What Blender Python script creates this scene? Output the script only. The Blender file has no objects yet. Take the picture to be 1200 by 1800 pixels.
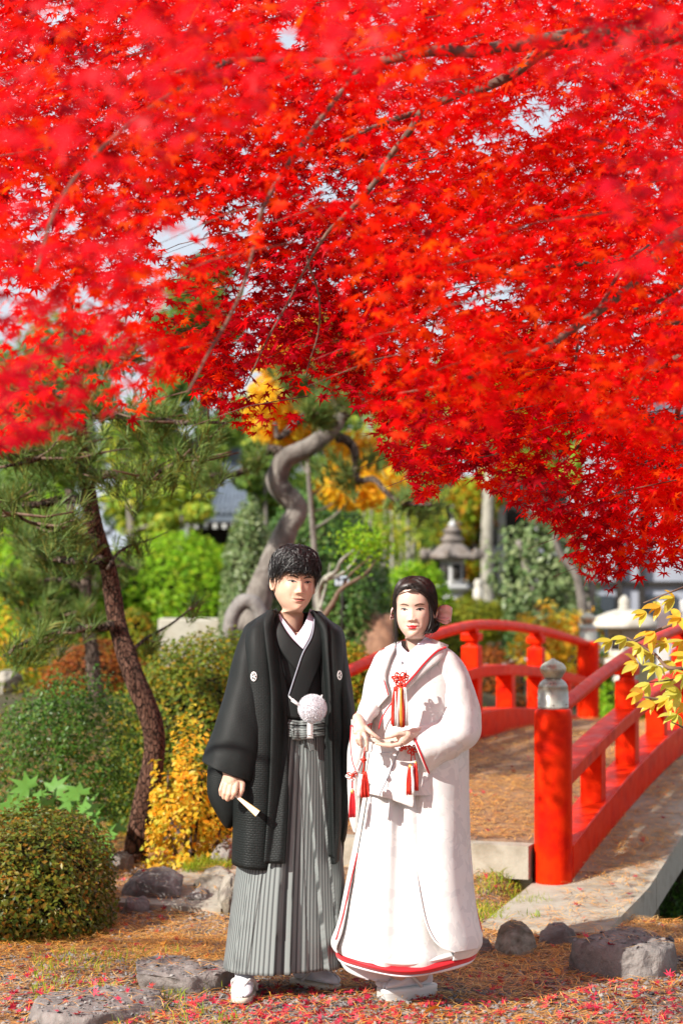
import bpy, math, random
import numpy as np
from mathutils import Vector, Matrix
from mathutils.bvhtree import BVHTree
RNG = np.random.default_rng(7)
random.seed(7)
SC = bpy.context.scene
COL = SC.collection
pi = math.pi
# ------------------------------------------------------------------ camera
CAMH, FPX, PITCH = 1.70, 3600.0, math.radians(1.0)
cam = bpy.data.objects.new('camera', bpy.data.cameras.new('camera')); COL.objects.link(cam)
cam.location = (0, 0, CAMH); cam.rotation_euler = (math.radians(90) + PITCH, 0, 0)
cam.data.sensor_fit = 'VERTICAL'; cam.data.sensor_height = 36; cam.data.sensor_width = 24
cam.data.lens = 72; cam.data.clip_start = .1; cam.data.clip_end = 800
cam.data.dof.use_dof = True; cam.data.dof.focus_distance = 7.75; cam.data.dof.aperture_fstop = 2.5
cam.data.dof.aperture_blades = 0
SC.camera = cam
# ------------------------------------------------------------------ light
SUN = Vector((-.66, -.50, .56)).normalized()          # towards the sun: from the left, behind the camera
w = bpy.data.worlds.new('World'); SC.world = w; w.use_nodes = True
nt = w.node_tree; bgn = nt.nodes['Background']
sky = nt.nodes.new('ShaderNodeTexSky'); sky.sky_type = 'NISHITA'; sky.sun_disc = False
sky.sun_elevation = math.asin(SUN.z); sky.sun_rotation = math.atan2(SUN.x, SUN.y)
sky.air_density = 1.0; sky.dust_density = 3.5; sky.ozone_density = 1.0
tc_ = nt.nodes.new('ShaderNodeTexCoord'); cn = nt.nodes.new('ShaderNodeTexNoise'); cn.inputs['Scale'].default_value = 2.2; cn.inputs['Detail'].default_value = 5
nt.links.new(tc_.outputs['Generated'], cn.inputs['Vector']); cmr = nt.nodes.new('ShaderNodeMapRange'); nt.links.new(cn.outputs[0], cmr.inputs[0])
cmr.inputs[1].default_value = .35; cmr.inputs[2].default_value = .6; cmr.inputs[3].default_value = .7; cmr.inputs[4].default_value = 1
cmx = nt.nodes.new('ShaderNodeMix'); cmx.data_type = 'RGBA'; nt.links.new(cmr.outputs[0], cmx.inputs[0]); nt.links.new(sky.outputs[0], cmx.inputs[6]); cmx.inputs[7].default_value = (7.6, 8.2, 9.2, 1)   # thin bright cloud
nt.links.new(cmx.outputs[2], bgn.inputs[0]); bgn.inputs[1].default_value = .066
sl = bpy.data.lights.new('sun', 'SUN'); sl.energy = 5.0; sl.angle = math.radians(.5); sl.color = (1, .945, .86)
so = bpy.data.objects.new('sun', sl); COL.objects.link(so); so.rotation_euler = SUN.to_track_quat('Z', 'Y').to_euler()
SC.view_settings.view_transform = 'Standard'; SC.view_settings.look = 'None'
SC.view_settings.exposure = .82; SC.view_settings.gamma = 1; SC.view_settings.use_curve_mapping = False
SC.render.engine = 'CYCLES'
cy = SC.cycles; cy.max_bounces = 8; cy.diffuse_bounces = 3; cy.glossy_bounces = 3; cy.transmission_bounces = 4
cy.transparent_max_bounces = 4; cy.use_denoising = True; cy.caustics_reflective = False; cy.caustics_refractive = False
cy.sample_clamp_indirect = 6
# ------------------------------------------------------------------ measuring
def P(px, py, d):
    "the point at distance d in front of the camera (world Y = d) that stands at photo pixel px, py"
    px, py, d = np.broadcast_arrays(np.asarray(px, float), np.asarray(py, float), np.asarray(d, float))
    u = (px - 600) / FPX; v = (900 - py) / FPX
    t = d / (math.cos(PITCH) - v * math.sin(PITCH))
    return np.stack([t * u, d + 0 * t, CAMH + t * (math.sin(PITCH) + v * math.cos(PITCH))], -1)
def PV(px, py, d): return Vector(P(px, py, d).tolist())
def project(X):
    X = np.asarray(X, float); dy = X[..., 1]; dz = X[..., 2] - CAMH
    f = dy * math.cos(PITCH) + dz * math.sin(PITCH); u = -dy * math.sin(PITCH) + dz * math.cos(PITCH)
    return 600 + FPX * X[..., 0] / f, 900 - FPX * u / f
def cr(pts, n):
    "Catmull-Rom through the rows of pts"
    p = np.asarray(pts, float); k = len(p)
    if k == 2: t = np.linspace(0, 1, n)[:, None]; return p[0] * (1 - t) + p[1] * t
    q = np.vstack([2 * p[0] - p[1], p, 2 * p[-1] - p[-2]])
    t = np.linspace(0, k - 1, n); i = np.minimum(t.astype(int), k - 2); f = (t - i)[:, None]
    a, b, c, d = q[i], q[i + 1], q[i + 2], q[i + 3]
    return .5 * (2 * b + (c - a) * f + (2 * a - 5 * b + 4 * c - d) * f ** 2 + (3 * b - a - 3 * c + d) * f ** 3)
def _h(ix, iy, iz, s):
    h = (ix.astype(np.int64) * 374761393 + iy.astype(np.int64) * 668265263 + iz.astype(np.int64) * 2147483647 + s * 974634777) & 0xffffffff
    h = ((h ^ (h >> 13)) * 1274126177) & 0xffffffff
    return ((h ^ (h >> 16)) & 0xffff) / 32767.5 - 1
def vn(X, sc=1.0, seed=0, octv=1):
    "smooth value noise, about -1..1"
    X = np.asarray(X, float)
    if X.shape[-1] == 2: X = np.concatenate([X, np.zeros(X.shape[:-1] + (1,))], -1)
    out = 0; amp = 1; tot = 0
    for o in range(octv):
        Q = X * sc * 2 ** o + 17.3 * o; I = np.floor(Q); F = Q - I; F = F * F * (3 - 2 * F); I = I.astype(np.int64)
        r = 0
        for dx in (0, 1):
            for dy in (0, 1):
                for dz in (0, 1):
                    wgt = (F[..., 0] if dx else 1 - F[..., 0]) * (F[..., 1] if dy else 1 - F[..., 1]) * (F[..., 2] if dz else 1 - F[..., 2])
                    r = r + wgt * _h(I[..., 0] + dx, I[..., 1] + dy, I[..., 2] + dz, seed + o)
        out = out + amp * r; tot += amp; amp *= .5
    return out / tot
def sst(a, b, x):
    t = np.clip((np.asarray(x, float) - a) / (b - a), 0, 1); return t * t * (3 - 2 * t)
# ------------------------------------------------------------------ objects
def empty(name, label=None, cat=None, group=None, loc=(0, 0, 0), kind=None):
    o = bpy.data.objects.new(name, None); COL.objects.link(o); o.location = loc; o.empty_display_size = .1
    return tag(o, label, cat, group, kind)
def tag(o, label=None, cat=None, group=None, kind=None):
    if label: o['label'] = label
    if cat: o['category'] = cat
    if group: o['group'] = group
    if kind: o['kind'] = kind
    return o
def link(name, me, mat=None, parent=None, kind=None, label=None, smooth=True):
    o = bpy.data.objects.new(name, me); COL.objects.link(o)
    if mat:
        for m_ in (mat if isinstance(mat, (list, tuple)) else [mat]): me.materials.append(m_)
    if parent:
        o.parent = parent
        o.matrix_parent_inverse = wmat(parent).inverted()
    if smooth and len(me.polygons): me.polygons.foreach_set('use_smooth', np.ones(len(me.polygons), bool))
    return tag(o, label=label, kind=kind)
def wmat(o):
    m = o.matrix_basis.copy()
    return wmat(o.parent) @ o.matrix_parent_inverse @ m if o.parent else m
def mesh_np(name, V, F, uv=None, mi=None):
    "V (n,3), F (m,k) ints, one polygon size"
    V = np.ascontiguousarray(V, dtype=np.float32).reshape(-1, 3); F = np.ascontiguousarray(F, dtype=np.int32)
    me = bpy.data.meshes.new(name); k = F.shape[1]
    me.vertices.add(len(V)); me.vertices.foreach_set('co', V.ravel())
    me.loops.add(F.size); me.loops.foreach_set('vertex_index', F.ravel())
    me.polygons.add(len(F)); me.polygons.foreach_set('loop_start', np.arange(0, F.size, k, dtype=np.int32))
    me.polygons.foreach_set('loop_total', np.full(len(F), k, np.int32))
    if mi is not None: me.polygons.foreach_set('material_index', np.asarray(mi, np.int32))
    me.update(calc_edges=True)
    if uv is not None:
        l = me.uv_layers.new(name='UVMap'); l.data.foreach_set('uv', np.ascontiguousarray(uv[F.ravel()], dtype=np.float32).ravel())
    return me
def gridfaces(m, n, wrap=False, off=0):
    i = np.arange(m - 1)[:, None]; j = np.arange(n if wrap else n - 1)[None, :]; j2 = (j + 1) % n
    f = np.stack([i * n + j + 0 * i, i * n + j2, (i + 1) * n + j2, (i + 1) * n + j + 0 * i], -1).reshape(-1, 4)
    return f + off
def gnormals(G, wrap=False):
    if wrap:
        du = np.roll(G, -1, 1) - np.roll(G, 1, 1)
    else: du = np.gradient(G, axis=1)
    dv = np.gradient(G, axis=0); n = np.cross(du, dv)
    return n / (np.linalg.norm(n, axis=-1, keepdims=True) + 1e-12)
def grid_obj(name, G, mat, parent=None, wrap=False, thick=0, uvs=(1, 1), label=None, kind=None, caps=False, sub=0, toff=1.0, cut=None):
    m, n = G.shape[:2]; F = gridfaces(m, n, wrap)
    if cut is not None: F = F[~cut(G.reshape(-1, 3)[F].mean(1))]
    U, Vv = np.meshgrid(np.linspace(0, uvs[0], n), np.linspace(0, uvs[1], m))
    uv = np.stack([U, Vv], -1).reshape(-1, 2); V = G.reshape(-1, 3)
    if caps:
        c0 = len(V); V = np.vstack([V, G[0].mean(0), G[-1].mean(0)]); uv = np.vstack([uv, [[.5, 0], [.5, 1]]])
        j = np.arange(n if wrap else n - 1); j2 = (j + 1) % n
        F = np.vstack([F, np.stack([j2, j, j * 0 + c0, j * 0 + c0], -1)[:, [0, 1, 2, 2]] * 1])[:len(F)]
        me = bpy.data.meshes.new(name)
        faces = F.tolist() + [(int(b), int(a), c0) for a, b in zip(j, j2)] + [(int((m - 1) * n + a), int((m - 1) * n + b), c0 + 1) for a, b in zip(j, j2)]
        me.from_pydata(V.tolist(), [], faces)
        l = me.uv_layers.new(name='UVMap'); li = np.empty(len(me.loops), np.int32); me.loops.foreach_get('vertex_index', li)
        l.data.foreach_set('uv', uv[li].astype(np.float32).ravel())
    else: me = mesh_np(name, V, F, uv)
    o = link(name, me, mat, parent, kind, label)
    if thick:
        s = o.modifiers.new('s', 'SOLIDIFY'); s.thickness = thick; s.offset = toff; s.use_even_offset = False
    if sub: s = o.modifiers.new('b', 'SUBSURF'); s.levels = s.render_levels = sub
    return o
def tube_arr(pts, rad, sides=8, wob=0, seed=0, close=True):
    "a tapering tube along pts; returns V, F(quads)"
    p = np.asarray(pts, float); n = len(p); r = np.broadcast_to(np.asarray(rad, float), (n,)) if np.ndim(rad) == 0 else np.interp(np.linspace(0, 1, n), np.linspace(0, 1, len(rad)), rad)
    t = np.gradient(p, axis=0); t /= np.linalg.norm(t, axis=1, keepdims=True) + 1e-12
    up = np.array([0, 0, 1.]) if abs(t[0, 2]) < .9 else np.array([0, 1., 0])
    a = np.cross(t[0], up); a /= np.linalg.norm(a); A = []
    for i in range(n):
        a = a - t[i] * a.dot(t[i]); a /= np.linalg.norm(a) + 1e-12; A.append(a.copy())
    A = np.array(A); B = np.cross(t, A); th = np.arange(sides) / sides * 2 * pi
    R = r[:, None] * np.ones(sides)
    d = A[:, None] * np.cos(th)[None, :, None] + B[:, None] * np.sin(th)[None, :, None]
    if wob: R = R * (1 + wob * vn(p[:, None] + d * r[:, None, None] * 2, 9, seed, 2))
    V = (p[:, None] + d * R[..., None]).reshape(-1, 3); F = gridfaces(n, sides, True)
    if close:
        V = np.vstack([V, p[0], p[-1]]); j = np.arange(sides); j2 = (j + 1) % sides; c = n * sides
        F = np.vstack([F, np.stack([j2, j, np.full(sides, c), np.full(sides, c)], -1), np.stack([j + (n - 1) * sides, j2 + (n - 1) * sides, np.full(sides, c + 1), np.full(sides, c + 1)], -1)])
    return V, F
def from_lists(name, parts):
    "parts: list of (V, F) -> one mesh; degenerate quads become triangles"
    V = []; F = []; o = 0
    for v, f in parts:
        v = np.asarray(v, float).reshape(-1, 3); V.append(v)
        for q in np.asarray(f).tolist():
            q2 = [];
            for k in q:
                if k + o not in q2: q2.append(k + o)
            if len(q2) > 2: F.append(q2)
        o += len(v)
    me = bpy.data.meshes.new(name); me.from_pydata(np.vstack(V).tolist(), [], F); me.update(); return me
def tube(name, pts, rad, mat, parent=None, sides=10, n=None, wob=0, seed=0, label=None, kind=None):
    p = cr(pts, n) if n else pts
    return link(name, from_lists(name, [tube_arr(p, rad, sides, wob, seed)]), mat, parent, kind, label)
def box_arr(c, s, rot=None):
    v = np.array([[x, y, z] for x in (-.5, .5) for y in (-.5, .5) for z in (-.5, .5)]) * np.asarray(s, float)
    if rot is not None: v = v @ np.asarray(rot).T
    return v + np.asarray(c, float), np.array([[0, 1, 3, 2], [4, 6, 7, 5], [0, 4, 5, 1], [2, 3, 7, 6], [0, 2, 6, 4], [1, 5, 7, 3]])
def rz(a): c, s = math.cos(a), math.sin(a); return np.array([[c, -s, 0], [s, c, 0], [0, 0, 1.]])
def bevel(o, w=.004, seg=2):
    b = o.modifiers.new('b', 'BEVEL'); b.width = w; b.segments = seg; b.limit_method = 'ANGLE'; b.angle_limit = math.radians(35)
    for f in o.data.polygons: f.use_smooth = False
    return o
def lathe_arr(prof, c, sides=24, ax=None):
    "prof: list of (radius, z)"
    prof = np.asarray(prof, float); th = np.arange(sides) / sides * 2 * pi
    V = np.stack([prof[:, 0, None] * np.cos(th), prof[:, 0, None] * np.sin(th), prof[:, 1, None] + 0 * th], -1).reshape(-1, 3) + np.asarray(c, float)
    F = gridfaces(len(prof), sides, True)
    j = np.arange(sides); j2 = (j + 1) % sides; k = len(V); n = len(prof)
    V = np.vstack([V, np.asarray(c, float) + [0, 0, prof[0, 1]], np.asarray(c, float) + [0, 0, prof[-1, 1]]])
    F = np.vstack([F, np.stack([j2, j, np.full(sides, k), np.full(sides, k)], -1), np.stack([j + (n - 1) * sides, j2 + (n - 1) * sides, np.full(sides, k + 1), np.full(sides, k + 1)], -1)])
    return V, F
def loft(rows, D, n=96, m=80, p=2.0, arc=None, disp=None, power=None):
    "rows: (Lx, Ly, Rx, Ry, dy, halfdepth) in photo pixels and metres; angle 0 right, pi/2 front, pi left"
    R = cr(rows, m); L = P(R[:, 0], R[:, 1], D + R[:, 4]); Q = P(R[:, 2], R[:, 3], D + R[:, 4])
    c = (L + Q) / 2; h = (Q - L) / 2; wrap = arc is None
    a = np.arange(n) / n * 2 * pi if wrap else np.linspace(arc[0], arc[1], n)
    pw = 2 / p
    ca = np.sign(np.cos(a)) * np.abs(np.cos(a)) ** pw; sa = np.sign(np.sin(a)) * np.abs(np.sin(a)) ** pw
    G = c[:, None] + h[:, None] * ca[None, :, None] + np.array([0, -1., 0]) * (R[:, 5, None] * sa)[..., None]
    if disp is not None:
        N = gnormals(G, wrap); out = G - c[:, None]; s = np.sign((N * out).sum(-1, keepdims=True)); N = N * np.where(s == 0, 1, s)
        U, Vv = np.meshgrid(a, np.linspace(0, 1, m)); G = G + N * disp(U, Vv, G)[..., None]
    return G
def bvh_of(G, wrap=True):
    m, n = G.shape[:2]; return BVHTree.FromPolygons(G.reshape(-1, 3).tolist(), gridfaces(m, n, wrap).tolist())
def drape(A, B, bvh, D, off=.004, nu=14, nv=40, bulge=0, fall=-.15):
    "a strip between photo curves A and B laid on the front of a surface"
    a = cr(A, nv); b = cr(B, nv); t = np.linspace(0, 1, nu)[None, :, None]
    q = a[:, None] * (1 - t) + b[:, None] * t; C = Vector((0, 0, CAMH)); G = np.zeros((nv, nu, 3)); ok = np.zeros((nv, nu), bool); dep = np.zeros((nv, nu))
    for i in range(nv):
        for j in range(nu):
            e = PV(q[i, j, 0], q[i, j, 1], D); d = (e - C).normalized(); best = None
            for bb in (bvh if isinstance(bvh, (list, tuple)) else [bvh]):
                h = bb.ray_cast(C, d)
                if h[0] is not None and (best is None or h[0].y < best): best = h[0].y
            if best is not None: ok[i, j] = 1; dep[i, j] = best
    if ok.any():
        idx = np.argwhere(ok)
        for i, j in np.argwhere(~ok):
            k = idx[np.argmin(((idx - [i, j]) ** 2).sum(1))]; dep[i, j] = dep[k[0], k[1]] + .002
    else: dep[:] = D + fall
    for _ in range(2):
        d2 = np.pad(dep, 1, mode='edge'); dep = (d2[1:-1, 1:-1] * 2 + d2[:-2, 1:-1] + d2[2:, 1:-1] + d2[1:-1, :-2] + d2[1:-1, 2:]) / 6
    tt = np.linspace(-1, 1, nu)[None, :]
    return P(q[..., 0], q[..., 1], dep - off - bulge * np.sqrt(np.clip(1 - tt ** 2, 0, 1)))
def inpoly(px, py, poly):
    c = np.zeros(np.shape(px), bool); k = len(poly)
    for i in range(k):
        (x0, y0), (x1, y1) = poly[i], poly[(i + 1) % k]
        if y0 == y1: continue
        c ^= ((y0 > py) != (y1 > py)) & (px < (x1 - x0) * (py - y0) / (y1 - y0) + x0)
    return c
def evalmesh(o, name):
    dg = bpy.context.evaluated_depsgraph_get(); me = bpy.data.meshes.new_from_object(o.evaluated_get(dg)); me.name = name; return me
def fuse(name, parts, voxel=.002, smooth=6):
    "melts overlapping shapes into one smooth surface; returns V, F"
    me = from_lists(name, parts); o = bpy.data.objects.new('tmp', me); COL.objects.link(o)
    r = o.modifiers.new('r', 'REMESH'); r.mode = 'VOXEL'; r.voxel_size = voxel
    if smooth: s = o.modifiers.new('s', 'SMOOTH'); s.iterations = smooth; s.factor = .5
    bpy.context.view_layer.update(); m2 = evalmesh(o, name); bpy.data.objects.remove(o)
    V = np.array([v.co[:] for v in m2.vertices]); F = [list(f.vertices) for f in m2.polygons]; return V, F
# ------------------------------------------------------------------ scatter
def rotframes(nrm, spin):
    "frames whose Z is nrm, turned by spin"
    z = nrm / (np.linalg.norm(nrm, axis=1, keepdims=True) + 1e-9); ref = np.where(np.abs(z[:, 2:3]) < .95, np.array([[0, 0, 1.]]), np.array([[1., 0, 0]]))
    x = np.cross(ref, z); x /= np.linalg.norm(x, axis=1, keepdims=True); y = np.cross(z, x)
    c, s = np.cos(spin)[:, None], np.sin(spin)[:, None]
    return np.stack([x * c + y * s, -x * s + y * c, z], -1)        # columns
def scatter(name, tv, tf, pos, nrm, size, mat, parent=None, kind='stuff', label=None, spin=None, smooth=True, rng=RNG, frames=None):
    n = len(pos); tv = np.asarray(tv, float); tf = np.asarray(tf)
    if frames is None: frames = rotframes(nrm, rng.uniform(0, 2 * pi, n) if spin is None else spin)
    size = np.broadcast_to(np.asarray(size, float), (n,)) if np.ndim(size) < 2 else size
    loc = tv[None] * (size[:, None, None] if size.ndim == 1 else size[:, None, :])
    V = np.einsum('nij,nkj->nki', frames, loc) + pos[:, None]
    F = (tf[None] + (np.arange(n) * len(tv))[:, None, None]).reshape(-1, tf.shape[1])
    return link(name, mesh_np(name, V.reshape(-1, 3), F), mat, parent, kind, label, smooth)
LEAF2 = (np.array([[0, 0, 0], [.5, -.26, .05], [1, 0, -.04], [.5, .26, .05]]) - [.4, 0, 0], np.array([[0, 1, 2], [0, 2, 3]]))
def star_leaf(lobes=7, seed=0, notch=.30):
    r = np.random.default_rng(seed); ang = np.radians([-128, -88, -44, 0, 44, 88, 128] if lobes == 7 else [-110, -55, 0, 55, 110])
    ln = np.array([.42, .72, .92, 1.0, .92, .72, .42] if lobes == 7 else [.5, .85, 1, .85, .5]) * r.uniform(.9, 1.08, len(ang))
    pts = [(0, -.0)]
    out = [(-.06, -.03)]
    for i, (a, l) in enumerate(zip(ang, ln)):
        out.append((l * math.cos(a), l * math.sin(a)))
        if i < len(ang) - 1: m_ = (a + ang[i + 1]) / 2; q = notch; out.append((q * math.cos(m_), q * math.sin(m_)))
    V = [(.06, 0, 0)] + [(x, y, -.16 * (x * x + y * y) + r.uniform(-.05, .05)) for x, y in out]
    n = len(out); F = [(0, 1 + i, 1 + (i + 1) % n) for i in range(n)]
    return np.array(V) * .62, np.array(F)
# ------------------------------------------------------------------ materials
def nodes(name):
    m = bpy.data.materials.new(name); m.use_nodes = True; t = m.node_tree; b = t.nodes['Principled BSDF']; return m, t, b
def ramp(t, cols, fac):
    r = t.nodes.new('ShaderNodeValToRGB'); e = r.color_ramp.elements; k = len(cols)
    for i, c in enumerate(cols):
        pos, c = (c if len(c) == 2 else (i / max(1, k - 1), c))
        el = e[i] if i < 2 else e.new(pos)
        el.position = pos; el.color = (*c, 1)
    t.links.new(fac, r.inputs[0]); return r.outputs[0]
def coords(t, kind='Object', scale=(1, 1, 1), rot=(0, 0, 0)):
    c = t.nodes.new('ShaderNodeTexCoord'); mp = t.nodes.new('ShaderNodeMapping'); mp.inputs['Scale'].default_value = scale; mp.inputs['Rotation'].default_value = rot
    t.links.new(c.outputs[kind], mp.inputs[0]); return mp.outputs[0]
def noisen(t, vec, scale, detail=4, rough=.55, dist=0):
    n = t.nodes.new('ShaderNodeTexNoise'); n.inputs['Scale'].default_value = scale; n.inputs['Detail'].default_value = detail
    n.inputs['Roughness'].default_value = rough; n.inputs['Distortion'].default_value = dist
    if vec: t.links.new(vec, n.inputs['Vector'])
    return n.outputs[0]
def bumpn(t, b, h, strength=.3, dist=.01, prev=None):
    n = t.nodes.new('ShaderNodeBump'); n.inputs['Strength'].default_value = strength; n.inputs['Distance'].default_value = dist
    t.links.new(h, n.inputs['Height'])
    if prev: t.links.new(prev, n.inputs['Normal'])
    t.links.new(n.outputs[0], b.inputs['Normal']); return n.outputs[0]
def mat(name, cols, scale=6, rough=.7, bump=0, bscale=None, bdist=.01, spec=.4, metal=0, coat=0, sheen=0, sss=0, detail=5, dist=0, stretch=(1, 1, 1), kind='Object', rvar=0):
    m, t, b = nodes(name); cols = cols if isinstance(cols, list) else [cols]; v = coords(t, kind, stretch)
    b.inputs['Roughness'].default_value = rough; b.inputs['Specular IOR Level'].default_value = spec; b.inputs['Metallic'].default_value = metal
    b.inputs['Coat Weight'].default_value = coat; b.inputs['Coat Roughness'].default_value = .12
    b.inputs['Sheen Weight'].default_value = sheen
    if sss: b.inputs['Subsurface Weight'].default_value = sss; b.inputs['Subsurface Radius'].default_value = (.012, .004, .002); b.inputs['Subsurface Scale'].default_value = 1
    n = noisen(t, v, scale, detail, .6, dist)
    if len(cols) > 1:
        k = len(cols); c = [(.3 + .4 * i / (k - 1), x) for i, x in enumerate(cols)]
        t.links.new(ramp(t, c, n), b.inputs['Base Color'])
    else: b.inputs['Base Color'].default_value = (*cols[0], 1)
    if rvar:
        mr = t.nodes.new('ShaderNodeMapRange'); t.links.new(noisen(t, v, scale * 2.3, 4), mr.inputs[0]); mr.inputs[1].default_value = .3; mr.inputs[2].default_value = .7
        mr.inputs[3].default_value = max(.05, rough - rvar); mr.inputs[4].default_value = rough + rvar; t.links.new(mr.outputs[0], b.inputs['Roughness'])
    if bump: bumpn(t, b, noisen(t, v, bscale or scale * 4, 6, .65), bump, bdist)
    return m
def leafmat(name, cols, trans=.35, rough=.45, spec=.4, tcol=None, tgain=1.5, gain=1):
    "each leaf its own colour; light shines through"
    m, t, b = nodes(name); g = t.nodes.new('ShaderNodeNewGeometry'); k = len(cols)
    c = ramp(t, [(i / (k - 1), x) for i, x in enumerate(cols)], g.outputs['Random Per Island'])
    b.inputs['Roughness'].default_value = rough; b.inputs['Specular IOR Level'].default_value = spec
    t.links.new(c, b.inputs['Base Color'])
    tr = t.nodes.new('ShaderNodeBsdfTranslucent')
    mx = t.nodes.new('ShaderNodeMix'); mx.data_type = 'RGBA'; mx.blend_type = 'MULTIPLY'; mx.inputs[0].default_value = 1
    t.links.new(c, mx.inputs[6]); mx.inputs[7].default_value = (*(tcol or (tgain, tgain, tgain * .8)), 1); t.links.new(mx.outputs[2], tr.inputs[0])
    s = t.nodes.new('ShaderNodeMixShader'); s.inputs[0].default_value = trans
    t.links.new(b.outputs[0], s.inputs[1]); t.links.new(tr.outputs[0], s.inputs[2])
    t.links.new(s.outputs[0], t.nodes['Material Output'].inputs[0]); return m
M = {}
M['red'] = mat('red_lacquer', [(.46, .008, .004), (.62, .015, .003), (.70, .026, .003), (.60, .016, .003), (.50, .014, .006)], 5, .36, .12, 14, .004, .05, rvar=.08)
M['metal'] = mat('grey_cap_metal', [(.30, .32, .28), (.42, .43, .38), (.24, .25, .20)], 9, .35, .1, 40, .003, .5, metal=.35, rvar=.1)
M['metal2'] = mat('tarnished_ball_metal', [(.36, .36, .30), (.48, .45, .34), (.30, .24, .13)], 7, .3, .1, 40, .003, .5, metal=.35, rvar=.1)
M['concrete'] = mat('concrete', [(.26, .23, .18), (.36, .33, .27), (.22, .19, .14)], 5, .9, .5, 60, .006)
M['rock_grey'] = mat('grey_rock', [(.06, .055, .052), (.14, .125, .118), (.24, .22, .205), (.08, .065, .06)], 4, .85, .9, 14, .03, dist=.6)
M['rock_dark'] = mat('dark_flat_stone', [(.07, .06, .058), (.15, .13, .12), (.23, .20, .185), (.08, .068, .062)], 5, .8, .8, 18, .02, dist=.8)
M['rock_pale'] = mat('pale_rock', [(.16, .13, .095), (.32, .29, .24), (.12, .10, .075), (.22, .19, .14)], 5, .85, .8, 16, .02, dist=.4)
M['rock_brown'] = mat('brown_boulder', [(.09, .045, .03), (.20, .095, .055), (.28, .15, .09), (.11, .055, .04)], 3, .85, .9, 9, .03, dist=.5)
M['lantern'] = mat('weathered_stone', [(.34, .34, .34), (.5, .5, .5), (.28, .27, .25)], 7, .85, .4, 30, .01)
M['lantern_roof'] = mat('dark_mossy_stone', [(.10, .085, .075), (.2, .17, .15), (.13, .10, .08)], 5, .9, .6, 20, .02)
M['lantern_white'] = mat('sunbleached_stone', [(.36, .34, .29), (.48, .455, .40), (.28, .25, .20)], 4, .8, .4, 20, .01)
M['bark'] = mat('pine_bark', [(.025, .013, .009), (.085, .038, .025), (.16, .08, .055), (.04, .02, .014)], 9, .9, 1, 26, .03, dist=1, stretch=(1, 1, .45))
M['bark_low'] = mat('grey_pine_bark', [(.03, .02, .016), (.10, .07, .055), (.19, .14, .115), (.05, .033, .026)], 9, .9, 1, 24, .03, dist=1, stretch=(1, 1, .5))
M['bark_grey'] = mat('smooth_grey_bark', [(.05, .04, .034), (.14, .12, .105), (.24, .215, .19), (.075, .058, .05)], 5, .9, .8, 20, .02, dist=.6, stretch=(1, 1, .5))
M['bark_pale'] = mat('pale_bark', [(.16, .145, .115), (.32, .30, .25), (.11, .095, .075)], 6, .85, .6, 20, .02)
M['bark_maple'] = mat('maple_bark', [(.05, .025, .018), (.12, .07, .05), (.20, .12, .085)], 14, .8, .5, 40, .01)
M['twig'] = mat('twig_bark', [(.10, .06, .04), (.2, .13, .09)], 20, .85)
M['red_leaf'] = leafmat('red_maple_leaf', [(.30, .001, .006), (.58, .002, .004), (.76, .004, .002), (.68, .003, .006), (.80, .016, .002), (.62, .002, .008), (.80, .004, .003), (.76, .003, .012), (.82, .08, .003), (.70, .002, .006)], .62, .55, .05, tcol=(1.3, 1.4, .7))
M['red_leaf_dark'] = leafmat('crimson_dark_leaf', [(.16, .001, .008), (.30, .002, .008), (.44, .002, .010), (.36, .002, .006), (.55, .004, .02), (.24, .001, .004)], .5, .5, .08, tcol=(1.3, 1.3, .8))
M['red_leaf_orange'] = leafmat('scarlet_orange_leaf', [(.78, .003, .003), (.82, .012, .002), (.80, .04, .003), (.74, .004, .006), (.76, .004, .012), (.84, .10, .005), (.80, .006, .003)], .6, .5, .08, tcol=(1.3, 1.4, .7))
M['red_leaf_front'] = leafmat('crimson_maple_leaf', [(.44, .003, .006), (.70, .006, .006), (.74, .010, .016), (.60, .004, .012), (.78, .03, .004), (.72, .004, .006)], .5, .42, .15, tcol=(1.3, 1.3, .8))
M['fallen_red'] = leafmat('fallen_red_leaf', [(.26, .008, .03), (.46, .016, .055), (.60, .025, .07), (.36, .012, .04), (.58, .05, .03), (.55, .06, .09)], .15, .6, .3)
M['fallen_yellow'] = leafmat('fallen_yellow_leaf', [(.62, .20, .012), (.7, .30, .02), (.55, .13, .01)], .15, .6, .3)
M['needle_fall'] = leafmat('fallen_needles', [(.46, .19, .04), (.78, .38, .07), (.84, .42, .05), (.70, .50, .2), (.78, .26, .03), (.38, .15, .04)], .1, .6, .3)
M['gravel'] = leafmat('gravel_stone', [(.10, .10, .105), (.17, .165, .165), (.24, .23, .23), (.13, .115, .11), (.32, .30, .28)], 0, .85, .3)
M['yellow_leaf'] = leafmat('yellow_leaf', [(.45, .42, .05), (.68, .45, .03), (.70, .32, .015), (.40, .46, .06), (.72, .5, .06), (.62, .22, .01)], .45, .4, 0.2)
M['yellow_maple'] = leafmat('yellow_maple_leaf', [(.68, .42, .02), (.70, .30, .01), (.55, .42, .03), (.72, .5, .04)], .5, .5, 0.15)
M['azalea'] = leafmat('azalea_leaf_olive', [(.05, .085, .012), (.09, .13, .018), (.16, .17, .02), (.07, .11, .015), (.24, .19, .02), (.11, .10, .015), (.30, .12, .012), (.05, .09, .02)], .25, .35, 0.18)
M['azalea_gold'] = leafmat('azalea_leaf_gold', [(.08, .13, .012), (.18, .22, .015), (.34, .24, .015), (.46, .20, .012), (.20, .24, .015), (.10, .16, .012), (.14, .18, .015)], .3, .45, 0.15)
M['azalea_top'] = leafmat('azalea_leaf_green_gold', [(.05, .09, .012), (.09, .14, .015), (.14, .19, .015), (.08, .12, .012), (.36, .20, .012), (.12, .16, .015), (.22, .22, .02)], .3, .45, .15)
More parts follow.
